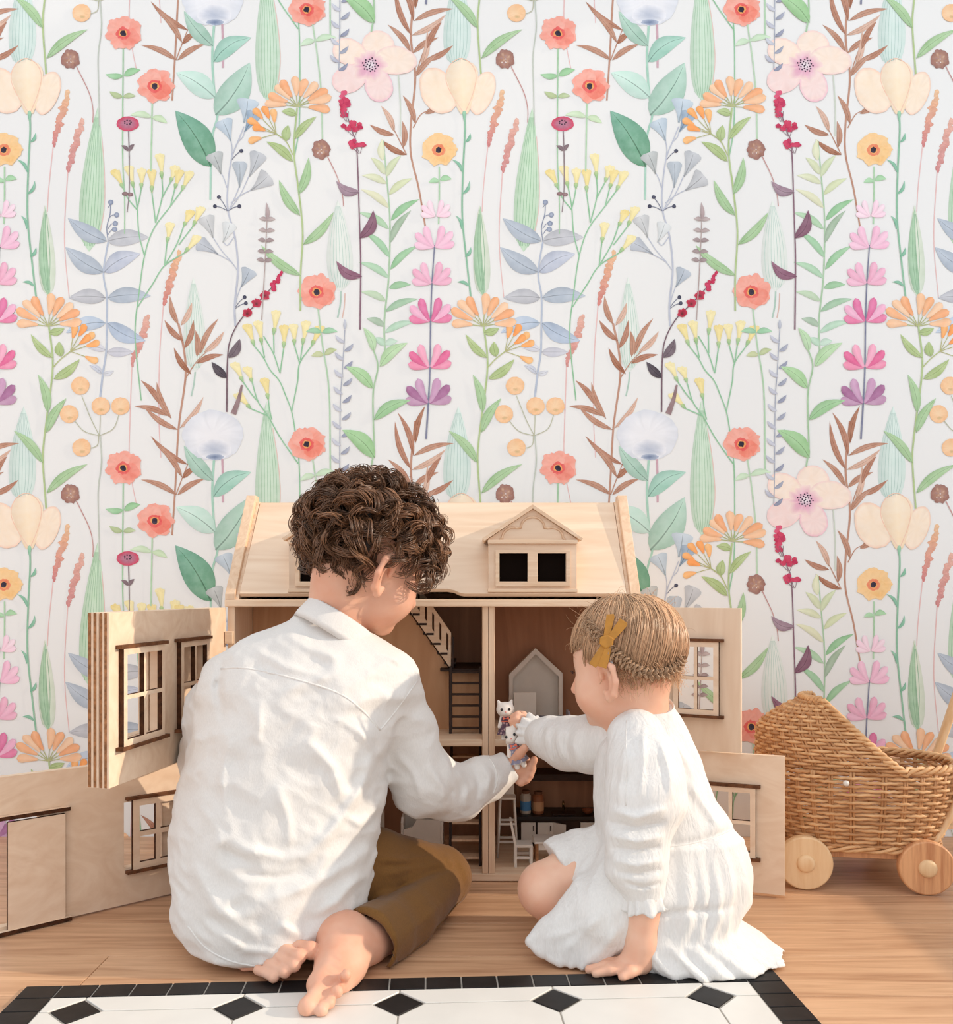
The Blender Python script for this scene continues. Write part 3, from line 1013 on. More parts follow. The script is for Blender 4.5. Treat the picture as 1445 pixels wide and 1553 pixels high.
hbox('base_board', HL, HR, HF, HB, 0.001, ZB, 'ply_beam')
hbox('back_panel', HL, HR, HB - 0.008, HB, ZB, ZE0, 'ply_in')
hbox('side_panel', HL, HL + 0.013, HF, HB - 0.008, ZB, ZE0, 'ply_z')
hbox('side_panel', HR - 0.013, HR, HF, HB - 0.008, ZB, ZE0, 'ply_z')
DX0, DX1 = 0.0105, 0.0325
hbox('storey_floor', HL + 0.013, DX0, HF + 0.001, HB - 0.008, ZM0, ZM1, 'ply_beam')
hbox('storey_floor', DX1, HR - 0.013, HF + 0.001, HB - 0.008, ZM0, ZM1, 'ply_beam')
for a, b in ((DX0, (DX0 + DX1) / 2 - 0.0004), ((DX0 + DX1) / 2 + 0.0004, DX1)):
    hbox('divider', a, b, HF + 0.0005, HB - 0.008, ZB, ZE0, 'ply_post')
hbox('eave_board', HL - 0.004, HR + 0.004, HF - 0.006, HB, ZE0, ZE1, 'ply_beam', 0.0015)
hb = MB().box(HL - 0.002, HL + 0.012, HF - 0.012, HF - 0.001, 0.425, 0.447).build('hinge_block', M['ply_beam'], house, bevel=0.001)

# roof: gable end boards and the lifting front panel with a finger notch
rise = Vector((0, RY - HF, RZ - ZE1))
rl = rise.length
rd = rise / rl
rn = Vector((0, -rd.z, rd.y))


def RT(u, w, v):
    """u across, v up the slope, w out of the slope"""
    p = Vector((u, HF, ZE1)) + rd * v + rn * w
    return (p.x, p.y, p.z)


for x0, x1 in ((HL - 0.003, HL + 0.015), (HR - 0.015, HR + 0.003)):
    g_ = MB()
    pts = [(HF - 0.006, ZE1), (HF - 0.006, ZE1 + 0.010), (RY - 0.012, RZ + 0.020), (RY + 0.012, RZ + 0.020), (HB, ZE1 + 0.03), (HB, ZE1)]
    g_.prism(pts, x0, x1, lambda u, v, a: (a, u, v)).build('gable_board', M['ply_post'], house, bevel=0.001)
    inner = x1 if x0 < 0 else x0 - 0.006
    MB().prism([(HF - 0.002, ZE1), (HF - 0.002, ZE1 + 0.004), (RY - 0.005, RZ + 0.008), (RY + 0.005, RZ + 0.008), (HB, ZE1 + 0.02), (HB, ZE1)], inner, inner + 0.006, lambda u, v, a: (a, u, v)).build('gable_batten', M['ply_beam'], house, bevel=0.0006)
X0, X1 = HL + 0.022, HR - 0.022
rp = [(X0, 0.006), (X1, 0.006), (X1, rl), (X0, rl)]
na, nb_ = -0.115, -0.022
arc = [(na, 0.006), (na + 0.006, 0.014), (na + 0.016, 0.017), (nb_ - 0.030, 0.017), (nb_ - 0.018, 0.014), (nb_ - 0.008, 0.008), (nb_, 0.006)]
rp = [(X0, 0.006)] + arc + [(X1, 0.006), (X1, rl), (X0, rl)]
roof_p = MB().prism(rp, 0.0, 0.009, lambda u, v, a: RT(u, a, v)).build('roof_panel', M['ply_x'], house, bevel=0.0008)
MB().box(X0, X1, RY - 0.004, HB, ZE1, ZE1 + 0.009).build('attic_floor', M['ply_in'], house)
MB().prism([(RY, RZ), (RY, RZ - 0.009), (HB - 0.01, ZE1 + 0.005), (HB, ZE1 + 0.005)], X0, X1, lambda u, v, a: (a, u, v)).build('rear_roof_panel', M['ply_x'], house)
hbox('ridge_cap', X0, X1, RY - 0.002, RY + 0.010, RZ, RZ + 0.007, 'ply_beam')


M['shade_in'] = plain('painted black attic shade', (22, 16, 13), 0.95, 0.02)  # near-black colour stands in for shade inside the dormers
# dormers
def dormer(xc):
    yf = HF - 0.001
    z0 = ZE1 + 0.020
    hw = 0.0775
    ze, zp = 0.598, 0.668
    fr = MB()

    def at_(px, py):
        p = P(px, py, yf)
        return p.x - P(807.5, 800, yf).x + xc, p.z
    wl = [(at_(757, 0)[0], at_(800, 0)[0]), (at_(815, 0)[0], at_(858, 0)[0])]
    wz = (P(0, 882, yf).z, P(0, 839, yf).z)
    zb, zt = P(0, 893, yf).z, P(0, 824, yf).z
    a = xc - 0.0785
    b = xc + 0.0785
    # box body with its sides running back into the roof
    body = MB()
    body.holed(a, b, zb, zt, [(w[0], w[1], wz[0], wz[1]) for w in wl], yf, yf + 0.007, T0)
    sl = lambda z: HF + (z - ZE1) * (RY - HF) / (RZ - ZE1) + 0.004
    for s0, s1 in ((a, a + 0.006), (b - 0.006, b)):
        body.prism([(yf + 0.007, zb), (sl(zb) + 0.004, zb), (sl(zt), zt), (yf + 0.007, zt)], s0, s1, lambda u, v, q: (q, u, v))
    bo = body.build('dormer', M['ply_x'], house)
    # thin black sheet imitating the shade behind the little windows
    MB().box(a + 0.006, b - 0.006, yf + 0.0095, yf + 0.0105, zb, zt).build('shade_backing', M['shade_in'], bo)
    MB().holed(a + 0.012, b - 0.012, zb + 0.004, zt - 0.012, [(w[0], w[1], wz[0], wz[1]) for w in wl], yf - 0.004, yf - 0.0005, T0).build('window_frame', M['ply_beam'], bo, bevel=0.0006)
    # pediment with a trefoil arch
    zpk = P(0, 772, yf).z
    ped = [(a, zt), (b, zt), (b, zt + 0.008), (xc, zpk), (a, zt + 0.008)]
    MB().prism(ped, yf, yf + 0.008, lambda u, v, q: (u, q, v)).build('pediment', M['ply_x'], bo, bevel=0.0005)
    tf = [(-0.058, 0.0)]
    for k in range(9):
        an = math.pi - k / 8 * 1.9
        tf.append((-0.034 + 0.020 * math.cos(an), 0.004 + 0.018 * math.sin(an)))
    for k in range(13):
        an = math.pi - k / 12 * math.pi
        tf.append((0.0 + 0.021 * math.cos(an), 0.022 + 0.019 * math.sin(an)))
    for k in range(9):
        an = 1.9 - k / 8 * 1.9
        tf.append((0.034 + 0.020 * math.cos(an), 0.004 + 0.018 * math.sin(an)))
    tf.append((0.058, 0.0))
    path = [(xc + u, yf - 0.0005, zt + 0.006 + v) for u, v in tf]
    MB().tube(path, 0.0022, 6).build('arch_moulding', M['ply_post'], bo, smooth=True)
    # two sloping roof boards and the eave strip
    for s in (-1, 1):
        e = (xc + s * 0.086, zt + 0.004)
        k = (xc, zpk)
        nrm = Vector((-(k[1] - e[1]) * s, 0, (k[0] - e[0]) * s)).normalized() * 0.006 * -s
        if nrm.z < 0:
            nrm = -nrm
        pl = [e, k, (k[0], k[1] + 0.008), (e[0] + nrm.x, e[1] + nrm.z)]
        rb = MB()
        n = len(pl)
        vs = [(u, yf - 0.008, v) for u, v in pl]
        vs += [(u, sl(v) + 0.006 if sl(v) > yf else yf + 0.01, v) for u, v in pl]
        rb.add(vs, [(0, 1, 2, 3), (7, 6, 5, 4)] + [(i, (i + 1) % 4, 4 + (i + 1) % 4, 4 + i) for i in range(4)])
        rb.build('dormer_roof_board', M['ply_beam'], bo, bevel=0.0006)
    MB().box(xc - 0.080, xc + 0.080, yf - 0.006, yf, zt - 0.001, zt + 0.006).build('cornice', M['ply_beam'], bo, bevel=0.0006)
    MB().box(xc - 0.080, xc + 0.080, yf - 0.004, yf + 0.006, zb - 0.006, zb).build('sill', M['ply_beam'], bo, bevel=0.0006)


dormer(P(807.5, 800, HF).x)
dormer(P(505, 800, HF).x)


# hinged front doors -------------------------------------------------------
def door_frame(h, e, th):
    """T(u, w, z): u metres from the hinge post h towards the free edge e, w proud of the inner face"""
    h, e = Vector(h), Vector(e)
    d = (e - h).normalized()
    n = Vector((d.y, -d.x))
    if n.y > 0:                      # face the camera
        n = -n
    return (lambda u, w, z: (h.x + d.x * u + n.x * w, h.y + d.y * u + n.y * w, z)), (e - h).length


def window(par, T, u0, u1, z0, z1, th, dx=0.0, lint=0.008, muntin=0.006, fr=0.009):
    """framed four light window laid on the face of a door (w > 0), shifted by dx from its opening"""
    f = 0.008
    a, b = u0 + dx, u1 + dx
    mu, mz = (a + b) / 2, z0 + (z1 - z0) * 0.5
    hs = [(a + fr, mu - muntin / 2, z0 + fr, mz - muntin / 2), (mu + muntin / 2, b - fr, z0 + fr, mz - muntin / 2),
          (a + fr, mu - muntin / 2, mz + muntin / 2, z1 - fr), (mu + muntin / 2, b - fr, mz + muntin / 2, z1 - fr)]
    nf = Vector(T(0, 1, 0)) - Vector(T(0, 0, 0))
    w = MB().holed(a, b, z0, z1, hs, 0.0003, f, T).build('window_frame', M['ply_x'], par, mat2=M['burnt'], cut=lambda n: abs(n.dot(nf)) < 0.5)
    lo, hi = min(u0, a), max(u1, b)
    MB().box(lo - lint, hi + lint, 0.0003, 0.010, z1, z1 + 0.005, T).build('window_lintel', M['burnt_mid'], par)
    MB().box(lo - lint, hi + lint, 0.0003, 0.012, z0 - 0.005, z0, T).build('window_sill', M['burnt_mid'], par)
    return w


def door_leaf(T, L, z0, z1, holes, th, name='front_door', grain='ply_x'):
    nf = Vector(T(0, 1, 0)) - Vector(T(0, 0, 0))
    return MB().holed(0.002, L, z0, z1, holes, -th, 0.0, T).build(name, M[grain], house, bevel=0)


# upper left: two leaves folded together, wide open
h1 = (HL - 0.002, HF - 0.002)
T1, L1 = door_frame(h1, (P(165, 1199, 1.224).x, 1.224), 0.014)
def ul(px):
    # distance from the hinge for a photo column on this leaf
    lo, hi = 0.0, L1
    for _ in range(40):
        m_ = (lo + hi) / 2
        x, y_, z = T1(m_, 0, 0)
        if x / y_ * FP + CX > px:
            lo = m_
        else:
            hi = m_
    return lo
wa = (ul(243), ul(180))
wb = (ul(311), ul(268))
zA = (0.300, 0.438)
leaf = door_leaf(T1, L1, 0.247, 0.489, [(wa[0] + 0.006, wa[1] - 0.006, zA[0] + 0.006, zA[1] - 0.006), (wb[0] + 0.008, wb[1] - 0.008, zA[0] + 0.006, zA[1] - 0.006)], 0.014)
window(leaf, T1, wa[0], wa[1], zA[0], zA[1], 0.014)
window(leaf, T1, wb[0], wb[1], zA[0], zA[1], 0.014)
leaf2 = MB().holed(0.004, L1 - 0.002, 0.247, 0.489, [(wa[0] + 0.006, wa[1] - 0.006, zA[0] + 0.006, zA[1] - 0.006)], -0.033, -0.0165, T1).build('folded_leaf', M['ply_x'], house)
# plywood layers on the free edges
for w0, w1 in ((-0.0135, -0.010), (-0.0065, -0.003), (-0.032, -0.028), (-0.024, -0.020)):
    MB().box(L1 - (0.0 if w0 > -0.016 else 0.002), L1 + 0.0006 - (0.0 if w0 > -0.016 else 0.002), w0, w1, 0.2475, 0.4885, T1).build('ply_layer', M['burnt_soft'], house)

# lower left: one long leaf with a sliding window and a sliding entrance door
T2, L2 = door_frame((HL - 0.004, HF - 0.008), (G(0, 1419).x - 0.012, G(0, 1419).y - 0.011), 0.014)
def ll(px):
    lo, hi = 0.0, L2
    for _ in range(40):
        m_ = (lo + hi) / 2
        x, y_, z = T2(m_, 0, 0)
        if x / y_ * FP + CX > px:
            lo = m_
        else:
            hi = m_
    return lo
def lz(px, py):
    u = ll(px)
    return CH - (py - HZ) / FP * T2(u, 0, 0)[1]
wc = (ll(263), ll(186))
zc = (lz(200, 1318), lz(200, 1212))
dopen = (ll(60), ll(-12))
zd1 = lz(50, 1236)
leaf = door_leaf(T2, L2, 0.003, 0.238, [(wc[0] + 0.02, wc[1] - 0.002, zc[0] + 0.004, zc[1] - 0.004), (dopen[0], L2 + 0.01, 0.012, zd1)], 0.014)
window(leaf, T2, ll(263) - 0.012, ll(199), zc[0], zc[1], 0.014, 0.0, 0.010, 0.008, 0.011)
sd = MB().box(ll(97), ll(10), 0.0004, 0.007, lz(50, 1400), lz(50, 1240), T2)
nf2 = Vector(T2(0, 1, 0)) - Vector(T2(0, 0, 0))
MB.build(sd, 'sliding_door', M['ply_x'], leaf, mat2=M['burnt'], cut=lambda n: abs(n.dot(nf2)) < 0.5)
MB().box(ll(104), L2, 0.0004, 0.010, zd1, zd1 + 0.006, T2).build('door_rail', M['ply_x'], leaf, mat2=M['burnt'], cut=lambda n: n.z < 0.5)
MB().box(ll(106), L2, 0.0004, 0.011, lz(50, 1400) - 0.006, lz(50, 1400), T2).build('door_rail', M['ply_x'], leaf, mat2=M['burnt'], cut=lambda n: n.z < 0.5)

# right doors
T3, L3 = door_frame((HR + 0.004, HF - 0.004), (P(1123, 1142, 1.505).x, 1.505), 0.012)
T4, L4 = door_frame((HR + 0.006, HF - 0.008), (P(1190, 1340, 1.497).x, 1.497), 0.012)


def rz(T, L, px, py):
    lo, hi = 0.0, L
    for _ in range(40):
        m_ = (lo + hi) / 2
        x, y_, z = T(m_, 0, 0)
        if x / y_ * FP + CX < px:
            lo = m_
        else:
            hi = m_
    return lo, CH - (py - HZ) / FP * T(lo, 0, 0)[1]


a, z1_ = rz(T3, L3, 1036, 972)
b, z0_ = rz(T3, L3, 1091, 1085)
leaf = door_leaf(T3, L3, 0.244, 0.4895, [(a - 0.012, b - 0.004, z0_ + 0.004, z1_ - 0.004)], 0.010, 'front_door', 'ply_z')
window(leaf, T3, a - 0.016, b, z0_, z1_, 0.01)
a, z1_ = rz(T4, L4, 1085, 1190)
b, z0_ = rz(T4, L4, 1146, 1300)
leaf = door_leaf(T4, L4, 0.006, 0.240, [(a - 0.012, b - 0.004, z0_ + 0.004, z1_ - 0.004)], 0.010, 'front_door', 'ply_x')
window(leaf, T4, a - 0.016, b, z0_, z1_, 0.01)

# staircases ---------------------------------------------------------------
def flight(z0, z1, ya, yb, xa, xb, n, m_tread, m_side, td=0.022):
    """ladder stair climbing away from the front between xa and xb"""
    st = MB()
    st.prism([(ya, z0), (ya + 0.012, z0), (yb + 0.012, z1), (yb, z1)], xa, xa + 0.005, lambda u, v, q: (q, u, v)).build('stringer', M[m_side], house)
    MB().prism([(ya, z0), (ya + 0.012, z0), (yb + 0.012, z1), (yb, z1)], xb - 0.005, xb, lambda u, v, q: (q, u, v)).build('stringer', M[m_side], house)
    for k in range(n):
        s = (k + 0.5) / n
        y_, z = ya + (yb - ya) * s, z0 + (z1 - z0) * s
        MB().box(xa + 0.005, xb - 0.005, y_ - 0.003, y_ + td, z - 0.0018, z + 0.0018).build('stair_tread', M[m_tread], house)


sx0, sx1 = P(681, 0, 1.66).x, DX0 - 0.001
flight(ZM1, P(0, 1011, 1.68).z, 1.655, 1.680, sx0, sx1, 6, 'dark', 'dark', 0.006)
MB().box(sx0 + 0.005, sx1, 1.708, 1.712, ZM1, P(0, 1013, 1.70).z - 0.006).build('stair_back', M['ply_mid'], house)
MB().box(sx0 - 0.018, sx1, 1.684, HB - 0.009, P(0, 1013, 1.70).z - 0.005, P(0, 1013, 1.70).z).build('landing', M['dark'], house)
flight(ZB, ZM0 - 0.002, 1.63, 1.75, sx0, sx1, 8, 'ply_post', 'dark')
# sloping balustrade of the upper flight: slotted board
A_, B_ = P(684, 1012, 1.70), P(612, 910, 1.70)
dA = (B_ - A_)
dA.y = 0
lA = dA.length
dA.normalize()
upn = Vector((0, 0, 1))
def BT(u, w, v):
    p = A_ + dA * u + upn * v
    return (p.x, 1.70 + w, p.z)
hs = []
nsl = 6
LL = lA * 0.94
bal = MB()
# board as a parallelogram with upright slots
slots = [(LL * (0.06 + 0.16 * k), LL * (0.06 + 0.16 * k) + 0.007, 0.022, 0.054) for k in range(nsl)]
bal.holed(0.0, LL, -0.004, 0.066, slots, 0.0, 0.006, BT)
bal.build('balustrade', M['ply_beam'], house)
for k in range(7):
    u = LL * (0.02 + 0.155 * k)
    p = A_ + dA * u
    MB().box(p.x - 0.012, p.x + 0.010, 1.706, 1.80, p.z + 0.003, p.z + 0.007).build('stair_tread', M['dark'], house)
    if k:
        MB().box(p.x - 0.006, p.x + 0.008, 1.698, 1.7005, p.z + 0.003, p.z + 0.007).build('tread_tenon', M['dark'], house)
MB().box(A_.x + 0.001, A_.x + 0.005, 1.694, 1.70, A_.z - 0.008, A_.z + 0.058).build('newel_post', M['dark'], house)
# half wall below the sloping flight
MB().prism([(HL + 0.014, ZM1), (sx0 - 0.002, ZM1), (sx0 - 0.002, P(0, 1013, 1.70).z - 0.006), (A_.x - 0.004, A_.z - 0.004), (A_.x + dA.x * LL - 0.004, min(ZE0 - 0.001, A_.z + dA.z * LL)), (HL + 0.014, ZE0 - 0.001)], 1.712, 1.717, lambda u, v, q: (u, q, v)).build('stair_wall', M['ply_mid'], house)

# ================================================================== wicker doll pram
M['wicker'] = wood('willow cane', (190, 138, 90), (230, 184, 134), 'x', 3, 60, 0.5, 0.35, 0.0, 0.3, 0.5)
M['wicker_dark'] = wood('darker willow cane', (160, 110, 68), (206, 154, 106), 'x', 3, 60, 0.5, 0.35, 0.0, 0.3, 0.5)
M['pine'] = wood('pine wheel', (218, 170, 118), (238, 204, 160), 'z', 10, 10, 0.45, 0.35, 0.02, 0.35, 1.4)
M['pine_red'] = wood('red grained pine', (168, 102, 64), (226, 170, 122), 'z', 16, 9, 0.45, 0.35, 0.02, 0.5, 1.0)
pa = Vector((0.196, -0.030, 0)).normalized()             # towards the foot end
pb = Vector((-pa.y, pa.x, 0))                            # away from the camera
PC = Vector(((1292 - CX) / FP * 1.625, 1.625, 0))
pram = thing('doll_pram', 'woven willow doll pram with a peaked hood on round wooden wheels', 'doll pram', (PC.x, PC.y, 0))
HLN, HWD = 0.168, 0.105                                   # half length, half width
ZB0, ZRIM, ZTOP = 0.074, 0.208, 0.322


def pw(a, b, z):
    p = PC + pa * a + pb * b
    return Vector((p.x, p.y, z))


def ring(th, t):
    """basket wall, th 0 = foot end, t 0 bottom to 1 rim"""
    k = 0.84 + 0.16 * math.sin(t * math.pi * 0.55) / math.sin(math.pi * 0.55)
    c, s = math.cos(th), math.sin(th)
    e = 0.78
    x = math.copysign(abs(c) ** e, c) * HLN * k
    y = math.copysign(abs(s) ** e, s) * HWD * k
    return x, y


def hood(ph, t):
    """hood wall: t 0 at the rim level to 1 at the peak, ph -1..1 from the far to the near edge of the opening"""
    xr = 0.060 + (-0.062 - 0.060) * t ** 0.85
    xl = -HLN + (0.006 * t if t < 0.5 else 0.003 + 0.078 * ((t - 0.5) / 0.5) ** 1.6)
    b = HWD * (1 - 0.62 * t ** 1.8)
    an = ph * math.pi / 2
    x = xr - (xr - xl) * math.cos(an) ** 0.78 if math.cos(an) > 0 else xr
    y = -b * math.copysign(abs(math.sin(an)) ** 0.85, math.sin(an))
    return x, y


NS = 34
rows_b, rows_h = 19, 19
wv = MB()
wd = MB()
for r in range(rows_b):
    t = (r + 0.5) / rows_b
    pts = []
    for k in range(NS * 8):
        th = 2 * math.pi * k / (NS * 8)
        x, y_ = ring(th, t)
        o = 0.0030 * math.cos(NS / 2 * th + (math.pi if r % 2 else 0)) if True else 0
        l = math.hypot(x / HLN, y_ / HWD)
        nx, ny = x / HLN ** 2, y_ / HWD ** 2
        q = math.hypot(nx, ny) or 1
        pts.append(pw(x + nx / q * o, y_ + ny / q * o, ZB0 + (ZRIM - ZB0) * t + 0.0006 * math.sin(k * 1.7 + r)))
    (wv if r % 3 else wd).tube(pts, 0.0029, 6, closed=True)
for r in range(rows_h):
    t = (r + 0.4) / rows_h
    pts = []
    n = 150
    for k in range(n + 1):
        ph = -1 + 2 * k / n
        x, y_ = hood(ph, t)
        x2, y2 = hood(min(1, ph + 0.01), t)
        x1_, y1_ = hood(max(-1, ph - 0.01), t)
        tx, ty = x2 - x1_, y2 - y1_
        q = math.hypot(tx, ty) or 1
        o = 0.0030 * math.cos(ph * 11 * math.pi + (math.pi if r % 2 else 0))
        pts.append(pw(x - ty / q * o, y_ + tx / q * o, ZRIM + (ZTOP - ZRIM) * t))
    (wv if r % 3 else wd).tube(pts, 0.0028, 6)
wv.build('wicker_weave', M['wicker'], pram, smooth=True, kind='stuff')
wd.build('wicker_weave', M['wicker_dark'], pram, smooth=True, kind='stuff')
# upright stakes in pairs
sk = MB()
for k in range(NS):
    th = 2 * math.pi * (k + 0.5) / NS * 1.0
    th = 2 * math.pi * k / NS
    for dth in (-0.012, 0.012):
        sk.tube([pw(*ring(th + dth, t), ZB0 + (ZRIM - ZB0) * t) for t in (0, 0.25, 0.5, 0.75, 1.0)], 0.0024, 6)
for k in range(23):
    ph = -1 + 2 * k / 22
    for dp in (-0.012, 0.012):
        q = max(-1, min(1, ph + dp))
        sk.tube([pw(*hood(q, t), ZRIM + (ZTOP - ZRIM) * t) for t in (0, 0.17, 0.34, 0.5, 0.66, 0.83, 1.0)], 0.0023, 6)
sk.build('wicker_stakes', M['wicker_dark'], pram, smooth=True, kind='stuff')
# woven bottom
MB().prism([ring(2 * math.pi * k / 40, 0.0) for k in range(40)], ZB0 - 0.004, ZB0 + 0.002, lambda u, v, a: pw(u, v, a)).build('basket_floor', M['wicker_dark'], pram)


def plait(path, name, amp=0.0045, r=0.0036, rate=0.55, closed=False):
    path = [Vector(p) for p in path]
    n = len(path)
    m = MB()
    for s in range(3):
        pts = []
        for i, c_ in enumerate(path):
            a, b = path[(i + 1) % n if closed else min(i + 1, n - 1)], path[i - 1 if closed or i else 0]
            t = (a - b).normalized()
            u = Vector((0, 0, 1)) - t * t.z
            u.normalize()
            v = t.cross(u)
            ph = i * rate + s * 2 * math.pi / 3
            pts.append(c_ + u * amp * math.sin(ph) + v * amp * 0.9 * math.cos(ph))
        m.tube(pts, r, 6, closed=closed)
    return m.build(name, M['wicker'], pram, smooth=True)


# rim braid: up one edge of the hood opening, over the peak, down the other, round the foot
edge = []
for k in range(60):
    t = 1 - k / 59
    edge.append(pw(*hood(1, t), ZRIM + (ZTOP - ZRIM) * t))
x_e = hood(1, 0)[0]
foot = []
for k in range(110):
    th = -math.pi * 0.62 + k / 109 * math.pi * 1.24
    x, y_ = ring(th, 1.0)
    if x > x_e + 0.004:
        foot.append(pw(x, y_, ZRIM + 0.004))
back = [pw(*hood(-1, k / 59), ZRIM + (ZTOP - ZRIM) * k / 59) for k in range(60)]
top = []
for k in range(1, 14):
    x, y_ = hood(-1 + 2 * k / 14, 1.0)
    top.append(pw(x, y_, ZTOP + 0.002))
plait(edge + foot + back, 'rim_braid')
plait([pw(*hood(1 - 2 * k / 60, 1.0), ZTOP + 0.002) for k in range(61)], 'hood_braid', 0.004, 0.0034)
plait([pw(*ring(2 * math.pi * k / 150, 0.0), ZB0 - 0.002) for k in range(150)], 'base_braid', 0.0045, 0.0034, 0.504, True)
# white cord knob on the side
kp_ = P(1283, 1188, 1.518)
MB().lathe([(0.0005, -0.005), (0.004, -0.004), (0.0055, 0), (0.004, 0.004), (0.0005, 0.005)], kp_, 14).build('cord_knob', M['white_paint'], pram, smooth=True)
# chassis and wheels
zc2 = 0.0466
wl, wr_ = Vector(P(1222, 1310, 1.540)), Vector(P(1407, 1318, 1.512))
dep = 0.215
for c_, m_ in ((wl, 'pine'), (wr_, 'pine_red')):
    for s in (0, 1):
        cc_ = Vector((c_.x, c_.y, zc2)) + pb * (0.0 if s == 0 else dep)
        fnw = lambda a, b, h: pa * a + Vector((0, 0, 1)) * b + pb * h
        w_ = MB().lathe([(0.0435, 0.0), (0.0455, 0.0015), (0.0462, 0.004), (0.0462, 0.015), (0.0450, 0.018), (0.043, 0.019)], cc_, 48, fnw).build('wheel', M[m_], pram)
        MB().lathe([(0.0005, -0.006), (0.010, -0.0055), (0.0145, -0.003), (0.0155, 0.0), (0.0155, 0.002)], cc_, 28, fnw).build('hub_cap', M['pine'], w_, smooth=True)
    a0 = Vector((c_.x, c_.y, zc2)) + pb * 0.015
    MB().tube([a0, a0 + pb * (dep - 0.01)], 0.006, 10).build('axle', M['pine'], pram, smooth=True)
for s in (0.035, dep - 0.035):
    p0 = Vector((wl.x, wl.y, zc2)) + pb * s - pa * 0.02
    ln = (wr_ - wl).length + 0.04
    MB().box(0, ln, -0.008, 0.008, 0.006, 0.021, lambda x, y, z: p0 + pa * x + pb * y + Vector((0, 0, z))).build('chassis_bar', M['pine_red'], pram, bevel=0.0015)
# bent handle arms and the push bar
arms = []
for s in (0.040, dep - 0.030):
    b0 = Vector((wr_.x, wr_.y, 0)) + pb * s
    path = [b0 + pa * (-0.04) + Vector((0, 0, 0.066)), b0 + pa * 0.012 + Vector((0, 0, 0.078)), b0 + pa * 0.045 + Vector((0, 0, 0.125)), b0 + pa * 0.078 + Vector((0, 0, 0.215)), b0 + pa * 0.125 + Vector((0, 0, 0.36)), b0 + pa * 0.17 + Vector((0, 0, 0.47))]
    q = crom(path, 8)
    MB().tube(q, 0.0125, 10, flat=(0.55, 1.15)).build('handle_arm', M['pine'], pram, smooth=True)
    arms.append(q[-1])
MB().tube([arms[0] - pb * 0.02, arms[1] + pb * 0.02], 0.010, 12).build('push_bar', M['pine'], pram, smooth=True)

# ================================================================== sculpting: distance fields -> one continuous skin
RG = np.random.RandomState(7)
LAT = RG.rand(64, 64, 64).astype(np.float32)


def vnoise(x, y, z):
    xi, yi, zi = np.floor(x).astype(np.int32), np.floor(y).astype(np.int32), np.floor(z).astype(np.int32)
    fx, fy, fz = x - xi, y - yi, z - zi
    fx, fy, fz = fx * fx * (3 - 2 * fx), fy * fy * (3 - 2 * fy), fz * fz * (3 - 2 * fz)
    g_ = lambda a, b, c: LAT[(xi + a) & 63, (yi + b) & 63, (zi + c) & 63]
    a = g_(0, 0, 0) * (1 - fx) + g_(1, 0, 0) * fx
    b = g_(0, 1, 0) * (1 - fx) + g_(1, 1, 0) * fx
    c = g_(0, 0, 1) * (1 - fx) + g_(1, 0, 1) * fx
    d = g_(0, 1, 1) * (1 - fx) + g_(1, 1, 1) * fx
    return (a * (1 - fy) + b * fy) * (1 - fz) + (c * (1 - fy) + d * fy) * fz


